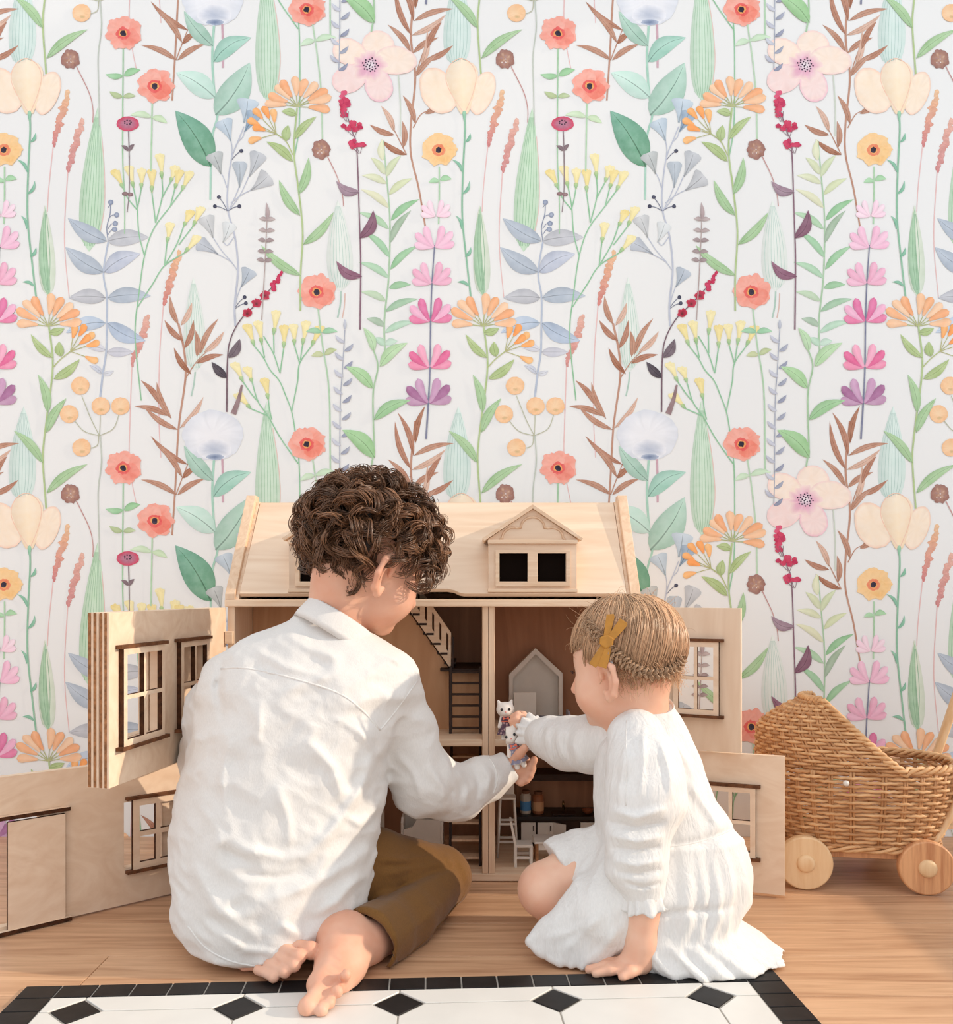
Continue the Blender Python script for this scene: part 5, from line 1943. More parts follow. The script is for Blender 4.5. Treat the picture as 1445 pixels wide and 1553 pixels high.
# neck opening
sf.cone(P(506, 970, 1.366), P(545, 905, 1.39), 0.046, 0.054, 0.004, sub=True)
fo = folds([(0.0065, 9, [(330, 1268), (375, 1290), (430, 1302), (480, 1298)]), (0.006, 9, [(395, 1368), (470, 1345), (530, 1312), (562, 1285)]), (0.005, 7, [(418, 1190), (436, 1240), (440, 1285)]),
            (0.006, 8, [(462, 1120), (505, 1165), (520, 1215)]), (0.006, 9, [(572, 1135), (545, 1200), (500, 1265), (455, 1305)]), (0.005, 9, [(292, 1310), (330, 1380), (395, 1425)]),
            (0.005, 7, [(470, 1392), (515, 1365), (548, 1325)]), (0.004, 6, [(350, 1120), (335, 1180), (345, 1240)]), (0.004, 6, [(395, 1060), (390, 1130)]), (0.0045, 6, [(520, 1235), (545, 1250), (560, 1238)]),
            (0.004, 6, [(310, 1400), (370, 1440), (430, 1448)]), (0.004, 6, [(420, 1400), (460, 1420)]), (-0.005, 6, [(352, 1325), (420, 1330), (470, 1322)]), (-0.005, 5, [(330, 1285), (380, 1310)]),
            (-0.005, 6, [(338, 1000), (329, 1040), (336, 1090)]), (-0.004, 7, [(566, 1118), (573, 1160), (576, 1190)]), (0.0045, 6, [(600, 1140), (628, 1175), (640, 1215)]),
            (0.0048, 6, [(648, 1160), (672, 1195), (672, 1235)]), (-0.004, 4, [(662, 1165), (684, 1200), (690, 1232)]), (0.0045, 5, [(695, 1166), (708, 1195), (706, 1232)]), (-0.004, 4, [(716, 1160), (726, 1190), (722, 1222)]),
            (0.004, 5, [(728, 1156), (742, 1180), (738, 1212)]), (-0.0035, 3, [(742, 1150), (752, 1178), (748, 1203)]), (0.004, 7, [(430, 960), (470, 985), (520, 1000)]), (0.004, 6, [(385, 985), (430, 1010), (500, 1030)]),
            (0.003, 5, [(560, 985), (600, 1000), (628, 1022)]), (0.0045, 8, [(300, 1215), (330, 1260), (335, 1330)]), (0.004, 6, [(500, 1085), (545, 1110), (575, 1150)])])


def wr(x, y, z):
    n = vnoise(x * 26 + 3, y * 20, z * 13 + 12 * x) - 0.5
    n2 = 1 - np.abs(2 * vnoise(x * 15 + z * 18, y * 15, z * 26 - x * 14) - 1)
    return fo(x, y, z, 1.46) - 0.005 * n - 0.0065 * (n2 - 0.6) - 0.0022 * (1 - np.abs(2 * vnoise(x * 44 - z * 30, y * 30, z * 50 + x * 30) - 1) - 0.6)


sf.near(wr, 0.02)
# bands pressed flat where the cuff is stitched
shirt = sf.build('shirt', M['linen'], boy, 1)
bvh_sh = surf(sf)


def seam(name, pts, r, m, par, lift=0.0, n=6, fine=5):
    q = onto(bvh_sh, [(p.x, p.y) for p in crom([(a, b, 0) for a, b in pts], fine)], lift)
    if len(q) > 2:
        return MB().tube(q, r, n).build(name, m, par, smooth=True)


M['seam'] = cloth_mat('white linen seam', (228, 224, 219), 900, 0.2)
seam('yoke_seam', [(335, 1014), (370, 1013), (430, 1025), (510, 1050), (548, 1076), (576, 1107)], 0.0016, M['seam'], shirt, -0.0004)
seam('shoulder_seam', [(637, 1026), (615, 1058), (595, 1085), (577, 1107)], 0.0015, M['seam'], shirt, -0.0004)
seam('cuff_seam', [(741, 1148), (751, 1165), (754, 1185), (748, 1204)], 0.0014, M['seam'], shirt, -0.0003)
seam('hem', [(560, 1392), (540, 1425), (500, 1446), (450, 1462), (400, 1466), (350, 1458), (310, 1436), (285, 1405)], 0.0016, M['seam'], shirt, -0.0004)
# stand collar: a band round the neck
nax = Vector((0.50, 0.22, 0.82)).normalized()
cc = P(507, 955, 1.360)
e1 = nax.cross(Vector((0, 1, 0))).normalized()
e2 = nax.cross(e1).normalized()
col = MB()
nn = 48
vs, fs = [], []
prof = [(-0.010, 0.0600), (0.0, 0.0600), (0.024, 0.0555), (0.0265, 0.054), (0.024, 0.0525), (-0.006, 0.055)]
for k in range(nn):
    an = 2 * math.pi * k / nn
    for h_, r in prof:
        vs.append(cc + nax * (h_ - 0.004) + (e1 * math.cos(an) * 1.06 + e2 * math.sin(an) * 0.96) * r)
for k in range(nn):
    k2 = (k + 1) % nn
    for j in range(6):
        j2 = (j + 1) % 6
        fs.append((k * 6 + j, k * 6 + j2, k2 * 6 + j2, k2 * 6 + j))
col.add(vs, fs).build('collar_band', M['seam'], shirt, smooth=True)

# --- trousers
tf_ = Field((-0.47, 1.16, 0.0), (0.08, 1.60, 0.26), 0.003)
tf_.chain([P(470, 1310, 1.335), P(560, 1318, 1.385), P(664, 1331, 1.462)], [0.078, 0.062, 0.0515], 0.012)
tf_.chain([P(664, 1331, 1.462), P(612, 1395, 1.325), P(556, 1429, 1.232)], [0.0515, 0.0455, 0.0445], 0.010)
tf_.chain([P(400, 1315, 1.335), P(310, 1340, 1.46), P(365, 1425, 1.30)], [0.075, 0.048, 0.042], 0.012)
tf_.cone(P(580, 1415, 1.272), P(556, 1429, 1.232), 0.0480, 0.0480, 0.003)
ce = P(556, 1429, 1.232)
cdir = (P(556, 1429, 1.232) - P(600, 1403, 1.305)).normalized()
X, Y, Z = tf_.grid((slice(None),) * 3)
dpl = ((X - ce.x) * cdir.x + (Y - ce.y) * cdir.y + (Z - ce.z) * cdir.z).astype(np.float32)
near_c = ((X - ce.x) ** 2 + (Y - ce.y) ** 2 + (Z - ce.z) ** 2) < 0.09 ** 2
tf_.f = np.where(near_c, np.maximum(tf_.f, dpl), tf_.f)
tf_.cone(ce + cdir * 0.01, ce - cdir * 0.03, 0.0405, 0.038, 0.002, sub=True)
tf_.plane((0, 0, 0.0015), (0, 0, -1))
fo2 = folds([(-0.006, 6, [(560, 1378), (610, 1345), (660, 1322), (698, 1312)]), (0.004, 6, [(560, 1300), (610, 1305), (660, 1300)]), (0.0035, 5, [(575, 1330), (620, 1318), (670, 1308)]), (-0.003, 4, [(570, 1313), (630, 1312)]),
             (0.0035, 5, [(540, 1380), (580, 1400), (600, 1430)]), (0.003, 5, [(690, 1300), (705, 1320), (712, 1345)]), (0.003, 5, [(675, 1296), (690, 1316)]), (0.003, 6, [(610, 1420), (650, 1390), (690, 1350)])])
tf_.near(lambda x, y, z: fo2(x, y, z, 9) - 0.004 * (vnoise(x * 30 + z * 20, y * 22, z * 34) - 0.5), 0.015)
trousers = tf_.build('trousers', M['mustard'], boy, 1)
bvh_sh = surf(tf_)
M['mustard_seam'] = cloth_mat('mustard seam', (120, 82, 38), 900, 0.2)
seam('side_seam', [(602, 1462), (640, 1430), (680, 1390), (705, 1355)], 0.0010, M['mustard_seam'], trousers, -0.0003)
seam('turn_up_edge', [(541, 1378), (566, 1400), (590, 1428), (601, 1458)], 0.0018, M['mustard_seam'], trousers, -0.0002)

# --- curly hair
rh = np.random.RandomState(3)
AX = np.array([list(a) for a in bax])
C0 = np.array(BC)
rad = np.array([0.073, 0.088, 0.078]) * 1.02
cen = np.array([0, -0.006, 0.018]) * 1.02


def to_world(p):
    return C0 + p @ AX


def scalp(u):
    """local point on the skull for unit direction u"""
    return cen + u * rad


paths, radii, tints = [], [], []
nl = 620
ga = math.pi * (3 - math.sqrt(5))
base_t = np.array(s2l((112, 78, 54)))
for i in range(nl):
    zz = 1 - 2 * (i + 0.5) / nl
    an = i * ga
    u = np.array([math.sqrt(1 - zz * zz) * math.cos(an), math.sqrt(1 - zz * zz) * math.sin(an), zz])
    lim = -0.72 if u[1] < -0.25 else (-0.28 if u[1] < 0.25 else 0.10)
    if abs(u[0]) > 0.72 and -0.45 < u[1] < 0.35:
        lim = 0.22 if u[0] > 0 else -0.02
    if u[2] < lim or (u[1] > 0.80):
        continue
    s0 = scalp(u)
    nrm = u / rad
    nrm /= np.linalg.norm(nrm)
    dn = np.array([0.15, -0.25, -1.0]) + rh.normal(0, 0.75, 3)
    tg = dn - nrm * (dn @ nrm)
    tg /= np.linalg.norm(tg) + 1e-6
    bn = np.cross(nrm, tg)
    low = u[2] < -0.25
    Ln = rh.uniform(0.045, 0.080) * (0.65 if low else 1.0)
    hr = rh.uniform(0.007, 0.0125) * (0.8 if low else 1.0)
    turns = rh.uniform(0.8, 1.6)
    ph = rh.uniform(0, 6.28)
    sg = 1 if rh.rand() > 0.5 else -1
    K = 22
    t = np.linspace(0, 1, K)
    lift = 0.006 + 0.020 * np.sin(np.minimum(1, t * 1.6) * math.pi / 2) + rh.uniform(-0.004, 0.007)
    if low:
        lift *= 0.6
    cl = s0 + np.outer(t * Ln, tg)
    d = (cl - cen) / rad
    d /= np.linalg.norm(d, axis=1)[:, None]
    on = cen + d * rad
    nn_ = d / rad
    nn_ /= np.linalg.norm(nn_, axis=1)[:, None]
    cl = on + nn_ * lift[:, None]
    grow = np.minimum(1, t * 3)
    an_ = ph + sg * turns * 2 * math.pi * t
    cl = cl + (nn_ * np.cos(an_)[:, None] + bn * np.sin(an_)[:, None]) * (hr * grow)[:, None]
    lt = base_t * rh.uniform(0.55, 1.5)
    for k in range(12):
        o = rh.normal(0, 1, 3) * 0.0025
        wv = np.outer(np.sin(t * rh.uniform(3, 8) + rh.uniform(0, 6)), rh.normal(0, 0.0012, 3))
        p = cl + o * (0.5 + 0.8 * t)[:, None] + wv
        paths.append(to_world(p))
        radii.append((0.00118 * (1 - 0.70 * t ** 1.5)))
        tints.append(np.clip(lt * rh.uniform(0.75, 1.3), 0, 1))
# loose single curls around the outline
for i in range(170):
    u = rh.normal(0, 1, 3)
    u /= np.linalg.norm(u)
    if u[2] < -0.15 or u[1] > 0.6:
        continue
    t = np.linspace(0, 1, 20)
    nrm = u / rad
    nrm /= np.linalg.norm(nrm)
    tg = np.cross(nrm, rh.normal(0, 1, 3))
    tg /= np.linalg.norm(tg)
    bn = np.cross(nrm, tg)
    an_ = rh.uniform(0, 6.28) + t * rh.uniform(4, 9)
    p = scalp(u) + np.outer(0.022 + 0.014 * t * rh.rand(), nrm) + np.outer(t * 0.03, tg) + (np.outer(np.cos(an_), nrm) + np.outer(np.sin(an_), bn)) * rh.uniform(0.004, 0.009)
    paths.append(to_world(p))
    radii.append(0.0006 * (1 - 0.5 * t))
    tints.append(np.clip(base_t * rh.uniform(0.7, 1.6), 0, 1))
# skull cap below the curls
cv_, cq_ = [], []
nu_, nv_ = 48, 26
gidx = {}
for a in range(nv_ + 1):
    th = math.pi * a / nv_
    for b_ in range(nu_):
        u = np.array([math.sin(th) * math.cos(2 * math.pi * b_ / nu_), math.sin(th) * math.sin(2 * math.pi * b_ / nu_), math.cos(th)])
        cv_.append(to_world((cen + u * rad * (1.045 + 0.02 * rh.rand()))[None, :])[0])
for a in range(nv_):
    for b_ in range(nu_):
        th = math.pi * (a + 0.5) / nv_
        u = np.array([math.sin(th) * math.cos(2 * math.pi * b_ / nu_), math.sin(th) * math.sin(2 * math.pi * b_ / nu_), math.cos(th)])
        lim = -0.68 if u[1] < -0.3 else (-0.15 if u[1] < 0.3 else 0.15)
        if abs(u[0]) > 0.72 and -0.45 < u[1] < 0.35:
            lim = 0.0
        if u[2] > lim and u[1] < 0.82:
            b2_ = (b_ + 1) % nu_
            cq_.append((a * nu_ + b_, (a + 1) * nu_ + b_, (a + 1) * nu_ + b2_, a * nu_ + b2_))
M['hair_brown'] = tint_mat('curly brown hair', 0.34, 0.45)
strands(paths, radii, tints, 'hair', M['hair_brown'], boy, 3, (np.array(cv_), np.array(cq_), s2l((48, 32, 22))))['label'] = 'short curly brown hair'

# ================================================================== girl, sitting on the floor
M['skin_girl'] = skin_mat('girl skin', (236, 192, 166))
M['muslin'] = cloth_mat('white cotton muslin', (228, 225, 221), 420, 0.5, 0.9, 0.015, 0.55, (2.6, 2.6, 0.55))
girl = thing('person', 'little child with braided fair hair and mustard bow in white dress, sitting sideways', 'person', (G(1010, 1440).x, 1.29, 0))
GC = P(950, 1000, 1.315)
gax = head_axes((-0.80, 0.55, -0.22), (-0.10, 0.10, 1))
gf = Field((0.02, 1.05, 0.0), (0.47, 1.60, 0.56), 0.0024)
L_, S_, R_ = sculpt_head(gf, GC, gax, 0.92)
sculpt_ear(gf, L_, S_, gax, -1, 0.002, -0.030, 0.018)
sculpt_ear(gf, L_, S_, gax, 1, 0.002, -0.030, 0.016)
gn = P(968, 1082, 1.315)
gf.cone(L_(0, -0.022, -0.045), gn, 0.037, 0.036, 0.018)
gf.chain([gn, P(985, 1150, 1.31), P(1010, 1260, 1.305), P(1010, 1350, 1.30)], [0.035, 0.058, 0.066, 0.08], 0.03)
# near arm: straight down, hand flat on the floor
gf.chain([P(974, 1152, 1.252), P(970, 1250, 1.217), P(977, 1360, 1.207), P(973, 1430, 1.205), P(968, 1452, 1.206)], [0.028, 0.026, 0.0245, 0.0205, 0.019], 0.01)
gf.cone(P(968, 1455, 1.206), P(945, 1466, 1.204), 0.0185, 0.0140, 0.012)
for b, t, r in (((948, 1473, 1.192), (903, 1478, 1.188), 0.0072), ((944, 1468, 1.200), (893, 1470, 1.200), 0.0074), ((944, 1463, 1.212), (893, 1464, 1.216), 0.0074), ((946, 1459, 1.222), (900, 1458, 1.230), 0.0068), ((966, 1472, 1.190), (944, 1482, 1.178), 0.0080)):
    m_ = ((b[0] + t[0]) / 2, (b[1] + t[1]) / 2 - 2, (b[2] + t[2]) / 2)
    q = [P(*b), P(*m_), P(*t)]
    q[0].z = max(q[0].z, 0.013)
    q[1].z = 0.0125
    q[2].z = 0.0085
    gf.chain(q, [r, r * 0.98, r * 0.82], 0.004)
# far arm: reaches for the toy
gf.chain([P(925, 1130, 1.35), P(868, 1126, 1.42), P(818, 1110, 1.475), P(804, 1104, 1.492)], [0.03, 0.025, 0.019, 0.0165], 0.01)
gf.ball(P(795, 1098, 1.500), (0.016, 0.014, 0.014), None, 0.008)
for pts, rs in (([(793, 1090, 1.496), (785, 1084, 1.496), (777, 1087, 1.500)], [0.0066, 0.006, 0.0052]), ([(791, 1096, 1.492), (783, 1091, 1.490), (775, 1094, 1.494)], [0.0066, 0.006, 0.0052]),
                ([(791, 1102, 1.492), (784, 1100, 1.488), (777, 1103, 1.492)], [0.0064, 0.0058, 0.005]), ([(793, 1108, 1.494), (787, 1108, 1.490), (781, 1110, 1.492)], [0.0058, 0.0052, 0.0046]),
                ([(799, 1090, 1.506), (793, 1084, 1.510), (786, 1082, 1.515)], [0.007, 0.0064, 0.0056])):
    gf.chain([P(*p) for p in pts], rs, 0.003)
# legs: far knee bare, near leg folded below the skirt
gf.chain([P(975, 1330, 1.325), P(880, 1325, 1.325), P(828, 1346, 1.315)], [0.055, 0.044, 0.0375], 0.014)
gf.ball(P(825, 1349, 1.313), 0.0372, None, 0.01)
gf.chain([P(828, 1352, 1.312), P(868, 1402, 1.300), P(930, 1418, 1.285)], [0.0345, 0.028, 0.022], 0.014)
gf.chain([P(985, 1350, 1.27), P(895, 1402, 1.268), P(955, 1425, 1.29), P(1040, 1432, 1.31)], [0.05, 0.026, 0.026, 0.024], 0.012)
gf.ball(P(1060, 1436, 1.31), (0.035, 0.02, 0.018), None, 0.012)
gf.plane((0, 0, 0.002), (0, 0, -1))
gf.build('body', M['skin_girl'], girl)
bvh_g = surf(gf)
MB().tube([L_(-0.016, 0.088, -0.0535), L_(0, 0.0965, -0.053), L_(0.016, 0.088, -0.0535)], [0.001, 0.0032, 0.001], 8).build('lips', plain('child lip red', (206, 104, 96), 0.4, 0.4), girl, smooth=True)
for q in (-1, 1):
    MB().lathe([(0.0001, -0.008), (0.0055, -0.006), (0.008, 0), (0.0055, 0.006), (0.0001, 0.008)], L_(q * 0.029, 0.066, -0.012), 12).build('eye', plain('eye white', (235, 232, 228), 0.2, 0.5), girl, smooth=True)
    MB().tube([L_(q * 0.018, 0.0865, -0.006), L_(q * 0.031, 0.086, -0.003), L_(q * 0.043, 0.077, -0.008)], [0.0006, 0.0012, 0.0006], 6).build('eyelashes', plain('dark lashes', (70, 48, 38), 0.6, 0.2), girl, smooth=True)

# --- dress
df = Field((0.03, 1.06, 0.0), (0.50, 1.56, 0.40), 0.003)
rows = [(1068, 972, 1016, 1.318, 0.032), (1080, 950, 1027, 1.315, 0.046), (1105, 926, 1041, 1.312, 0.059), (1135, 908, 1053, 1.31, 0.068), (1170, 902, 1066, 1.31, 0.075),
        (1210, 900, 1086, 1.31, 0.080), (1245, 903, 1110, 1.308, 0.085), (1262, 905, 1120, 1.306, 0.088)]
df.loft(rows_px(rows), 0.008, 2.1)


def gath(a, z, x, y):
    w = np.clip((0.175 - z) / 0.05, 0, 1) * np.clip((z - 0.02) / 0.05, 0.35, 1)
    return (0.020 * np.sin(26 * a + 2.2 * np.sin(5 * a)) + 0.022 * np.sin(11 * a + 1.0)) * w


rows = [(1262, 905, 1121, 1.306, 0.090), (1285, 902, 1128, 1.304, 0.096), (1320, 898, 1134, 1.302, 0.104), (1355, 896, 1132, 1.30, 0.108), (1385, 896, 1118, 1.298, 0.108), (1402, 898, 1108, 1.295, 0.106, 1.29)]
df.loft(rows_px(rows), 0.006, 2.1, gath)


def ruff(a, z, x, y):
    w = np.clip((0.075 - z) / 0.06, 0, 1)
    q = np.clip((np.abs(a) - 0.2) / 0.4, 0.0, 1)
    return (0.036 * np.sin(17 * a + 1.8 * np.sin(4 * a)) * q + 0.010 * np.sin(37 * a + 2 * np.sin(3 * a)) * q) * w


rows = [(1392, 898, 1116, 1.296, 0.107), (1408, 905, 1134, 1.29, 0.106, 1.285), (1430, 918, 1158, 1.285, 0.108, 1.265), (1450, 925, 1178, 1.28, 0.110, 1.245), (1464, 928, 1190, 1.278, 0.108, 1.22), (1470, 930, 1190, 1.278, 0.100, 1.21)]
df.loft(rows_px(rows), 0.006, 2.1, ruff)
# skirt over the far thigh and over the folded near leg
df.chain([P(965, 1310, 1.33), P(905, 1306, 1.335), P(858, 1312, 1.332)], [0.062, 0.050, 0.0455], 0.014)
df.chain([P(970, 1345, 1.27), P(915, 1382, 1.255)], [0.075, 0.056], 0.016)
for hx, hy, hd_, hr_ in ((802, 1428, 1.245, 0.006), (812, 1437, 1.240, 0.005), (822, 1443, 1.234, 0.007), (836, 1452, 1.228, 0.005), (850, 1459, 1.222, 0.007), (866, 1464, 1.216, 0.005), (884, 1467, 1.212, 0.007), (905, 1466, 1.212, 0.006)):
    df.cone(P(915 + (hx - 850) * 0.25, 1378 + (hy - 1445) * 0.3, 1.255), P(hx, hy, hd_), 0.046, hr_, 0.007)
# hem of the far skirt lobe: bare thigh beyond it
hp = P(848, 1312, 1.33)
hn = Vector((-0.85, -0.2, -0.55)).normalized()
X, Y, Z = df.grid((slice(None),) * 3)
dpl = ((X - hp.x) * hn.x + (Y - hp.y) * hn.y + (Z - hp.z) * hn.z).astype(np.float32)
kp = P(840, 1330, 1.33)
nc = (((X - kp.x) ** 2 + (Y - kp.y) ** 2 + (Z - kp.z) ** 2) < 0.075 ** 2) & (Z > P(0, 1372, 1.28).z)
df.f = np.where(nc, np.maximum(df.f, dpl), df.f)
df.ball(P(822, 1352, 1.300), (0.042, 0.05, 0.040), None, 0.004, sub=True)
df.cone(gn, L_(0, -0.02, -0.05), 0.037, 0.045, 0.003, sub=True)
fo = folds([(0.0045, 6, [(1010, 1110), (1045, 1160), (1060, 1210)]), (0.004, 6, [(1040, 1180), (1070, 1225), (1095, 1262)]), (-0.006, 5, [(1010, 1283), (1060, 1276), (1118, 1256)]),
            (0.004, 6, [(920, 1380), (880, 1420), (850, 1450)]), (0.004, 6, [(945, 1400), (915, 1440), (890, 1462)]), (0.0035, 5, [(905, 1395), (860, 1415), (820, 1425)]),
            (0.004, 6, [(900, 1290), (875, 1320), (870, 1345)]), (0.004, 5, [(925, 1290), (900, 1330), (890, 1370)]), (0.004, 5, [(870, 1285), (855, 1310)]),
            (-0.005, 5, [(990, 1388), (1040, 1382), (1090, 1380), (1116, 1372)])])


def wg(x, y, z):
    n2 = 1 - np.abs(2 * vnoise(x * 20 + z * 10, y * 20, z * 14 + 5) - 1)
    return fo(x, y, z, 9) - 0.0045 * (n2 - 0.6) - 0.003 * (vnoise(x * 60, y * 60, z * 18) - 0.5)


df.near(wg, 0.02)
df.plane((0, 0, 0.0022), (0, 0, -1))
dress = df.build('dress', M['muslin'], girl, 2)
# sleeves
ns = Field((0.10, 1.10, 0.02), (0.36, 1.34, 0.38), 0.0026)
ns.chain([P(964, 1120, 1.264), P(976, 1166, 1.240), P(980, 1210, 1.226), P(968, 1262, 1.218), P(966, 1312, 1.212), P(974, 1345, 1.207)], [0.0415, 0.050, 0.052, 0.043, 0.041, 0.0275], 0.016)
ns.cone(P(974, 1345, 1.207), P(976, 1356, 1.207), 0.0275, 0.0275, 0.004)
fo = folds([(0.006, 6, [(925, 1228), (965, 1240), (1012, 1226)]), (-0.006, 5, [(920, 1246), (965, 1256), (1010, 1246)]), (0.006, 6, [(920, 1266), (965, 1276), (1008, 1268)]), (-0.005, 4, [(925, 1286), (965, 1290), (1004, 1284)]),
            (0.005, 6, [(925, 1304), (965, 1312), (1006, 1304)]), (-0.005, 4, [(932, 1322), (970, 1326), (1004, 1318)]), (0.004, 5, [(950, 1120), (945, 1170), (935, 1215)]), (0.004, 5, [(1000, 1120), (1015, 1170), (1018, 1215)]),
            (-0.004, 3, [(945, 1338), (975, 1346), (1003, 1338)]), (0.0035, 4, [(975, 1105), (975, 1160), (970, 1210)])])
ns.near(lambda x, y, z: 1.45 * fo(x, y, z, 9) - 0.005 * (vnoise(x * 30, y * 30, z * 45) - 0.5), 0.02)
sl1 = ns.build('sleeve', M['muslin'], girl, 1)
fs_ = Field((0.05, 1.26, 0.2), (0.27, 1.56, 0.42), 0.0026)
fs_.chain([P(935, 1120, 1.345), P(898, 1128, 1.385), P(862, 1128, 1.425), P(830, 1118, 1.458), P(816, 1114, 1.474)], [0.046, 0.044, 0.041, 0.033, 0.0235], 0.014)
fo = folds([(0.004, 5, [(880, 1100), (870, 1130), (880, 1165)]), (0.004, 5, [(850, 1095), (845, 1125), (852, 1155)]), (-0.004, 4, [(866, 1096), (858, 1130), (866, 1160)]), (0.003, 4, [(832, 1098), (828, 1118), (834, 1140)])])
fs_.near(lambda x, y, z: fo(x, y, z, 9) - 0.0035 * (vnoise(x * 40, y * 40, z * 30) - 0.5), 0.02)
sl2 = fs_.build('sleeve', M['muslin'], girl, 1)


def frill(name, c, axis, r0, r1, ln, par, waves=12, amp=0.10, dr=0.0):
    """gathered frill opening along axis"""
    axis = Vector(axis).normalized()
    a = axis.orthogonal().normalized()
    b = axis.cross(a)
    n, m = 104, 8
    vs, fs = [], []
    for j in range(m):
        s = j / (m - 1)
        for k in range(n):
            an = 2 * math.pi * k / n
            rr_ = (r0 + (r1 - r0) * s ** 0.8) * (1 + amp * s * math.sin(waves * an + 1.3 * math.sin(3 * an)))
            p = Vector(c) + axis * (ln * s * (1 + 0.10 * math.sin(waves * an * 0.5 + 1) * s)) + (a * math.cos(an) + b * math.sin(an)) * rr_
            vs.append(p)
    for j in range(m - 1):
        for k in range(n):
            k2 = (k + 1) % n
            fs.append((j * n + k, j * n + k2, (j + 1) * n + k2, (j + 1) * n + k))
    o = MB().add(vs, fs).build(name, M['muslin'], par, smooth=True)
    so = o.modifiers.new('thick', 'SOLIDIFY')
    so.thickness = 0.0012
    return o


frill('cuff_frill', P(975, 1350, 1.207), P(978, 1385, 1.207) - P(975, 1350, 1.207), 0.0262, 0.0310, 0.024, sl1)
ax2 = P(800, 1110, 1.492) - P(820, 1115, 1.470)
frill('cuff_frill', P(817, 1114, 1.473), ax2, 0.0225, 0.0300, 0.024, sl2)
# collar: small stand with a folded tip at the nape
nax = (L_(0, -0.02, -0.04) - gn).normalized()
e1 = nax.cross(Vector((0, 1, 0))).normalized()
e2 = nax.cross(e1).normalized()
vs, fs = [], []
nn = 48
prof = [(-0.006, 0.0485), (0.004, 0.0480), (0.020, 0.0440), (0.022, 0.0428), (0.020, 0.0415), (-0.004, 0.043)]
for k in range(nn):
    an = 2 * math.pi * k / nn
    for h_, r in prof:
        vs.append(gn + Vector((0.006, -0.002, 0)) + nax * (h_ - 0.002) + (e1 * math.cos(an) + e2 * math.sin(an)) * r)
for k in range(nn):
    k2 = (k + 1) % nn
    for j in range(6):
        j2 = (j + 1) % 6
        fs.append((k * 6 + j, k * 6 + j2, k2 * 6 + j2, k2 * 6 + j))
MB().add(vs, fs).build('collar', M['muslin'], dress, smooth=True)
bvh_sh = surf(df)
seam('waist_seam', [(1012, 1284), (1040, 1281), (1075, 1272), (1105, 1260), (1119, 1250)], 0.0013, M['seam'], dress, -0.0004)
bvh_sh = surf(ns)
seam('sleeve_seam', [(950, 1092), (949, 1130), (950, 1180), (949, 1222)], 0.0011, M['seam'], sl1, -0.0004)

# --- fair hair: fine strands combed from the crown into a braid
rh = np.random.RandomState(9)
AX = np.array([list(a) for a in gax])
C0 = np.array(GC)
rad = np.array([0.073, 0.088, 0.078]) * 0.92
cen = np.array([0, -0.006, 0.018]) * 0.92
pole = np.array([0.0, -0.10, 1.0])
pole /= np.linalg.norm(pole)


def ray_head(px, py, lift=0.0):
    """point where the view line through a pixel meets the hair shell of the head"""
    o = (np.array(cam.location) - C0) @ AX.T
    d = (np.array(P(px, py, 1.0)) - np.array(cam.location)) @ AX.T
    r = rad + lift
    oo, dd = (o - cen) / r, d / r
    a, b, c = dd @ dd, 2 * oo @ dd, oo @ oo - 1
    q = b * b - 4 * a * c
    t = (-b - math.sqrt(max(q, 0))) / (2 * a)
    return o + d * t, q >= 0


fair = np.array(s2l((190, 152, 118)))
paths, radii, tints = [], [], []


def bound(u_az):
    """how far down (cosine from the pole) the combed hair reaches, by direction around the head (0 = back)"""
    back = math.cos(u_az)
    return -0.34 if back > 0.35 else (-0.26 if back > 0.1 else (-0.10 if back > -0.45 else 0.22))


for i in range(2600):
    az = rh.uniform(-math.pi, math.pi)
    a0 = rh.uniform(0.02, 0.9)
    a1 = math.acos(bound(az)) * rh.uniform(0.84, 1.08)
    if a0 > a1 - 0.3:
        a0 = a1 - 0.5
    t = np.linspace(0, 1, 13)
    an = a0 + (a1 - a0) * t
    sw = az + 0.16 * np.sin(an * 2.0 + rh.uniform(-0.4, 0.4)) + rh.normal(0, 0.03)
    # az = 0 points backwards (local -y)
    d = np.stack([np.sin(an) * np.sin(sw), -np.sin(an) * np.cos(sw) - 0.10 * np.cos(an), np.cos(an)], 1)
    d /= np.linalg.norm(d, axis=1)[:, None]
    puff = 1.05 + 0.035 * np.sin(np.minimum(1.0, an / a1) * math.pi) + rh.uniform(0, 0.016) + 0.055 * (float(vnoise(np.array([az * 3.1 + 9]), np.array([a0 * 1.5]), np.array([8.1]))[0]) - 0.4)
    p = cen + d * rad * puff[:, None]
    p += np.outer(np.sin(t * rh.uniform(2, 7) + rh.uniform(0, 6)), rh.normal(0, 0.0015, 3))
    paths.append(C0 + p @ AX)
    radii.append(0.00085 * (1 - 0.55 * t))
    cl_ = 0.75 + 0.5 * float(vnoise(np.array([az * 4.5]), np.array([a0 * 1.2]), np.array([3.3]))[0])
    tints.append(np.clip(fair * cl_ * rh.uniform(0.75, 1.35), 0, 1))
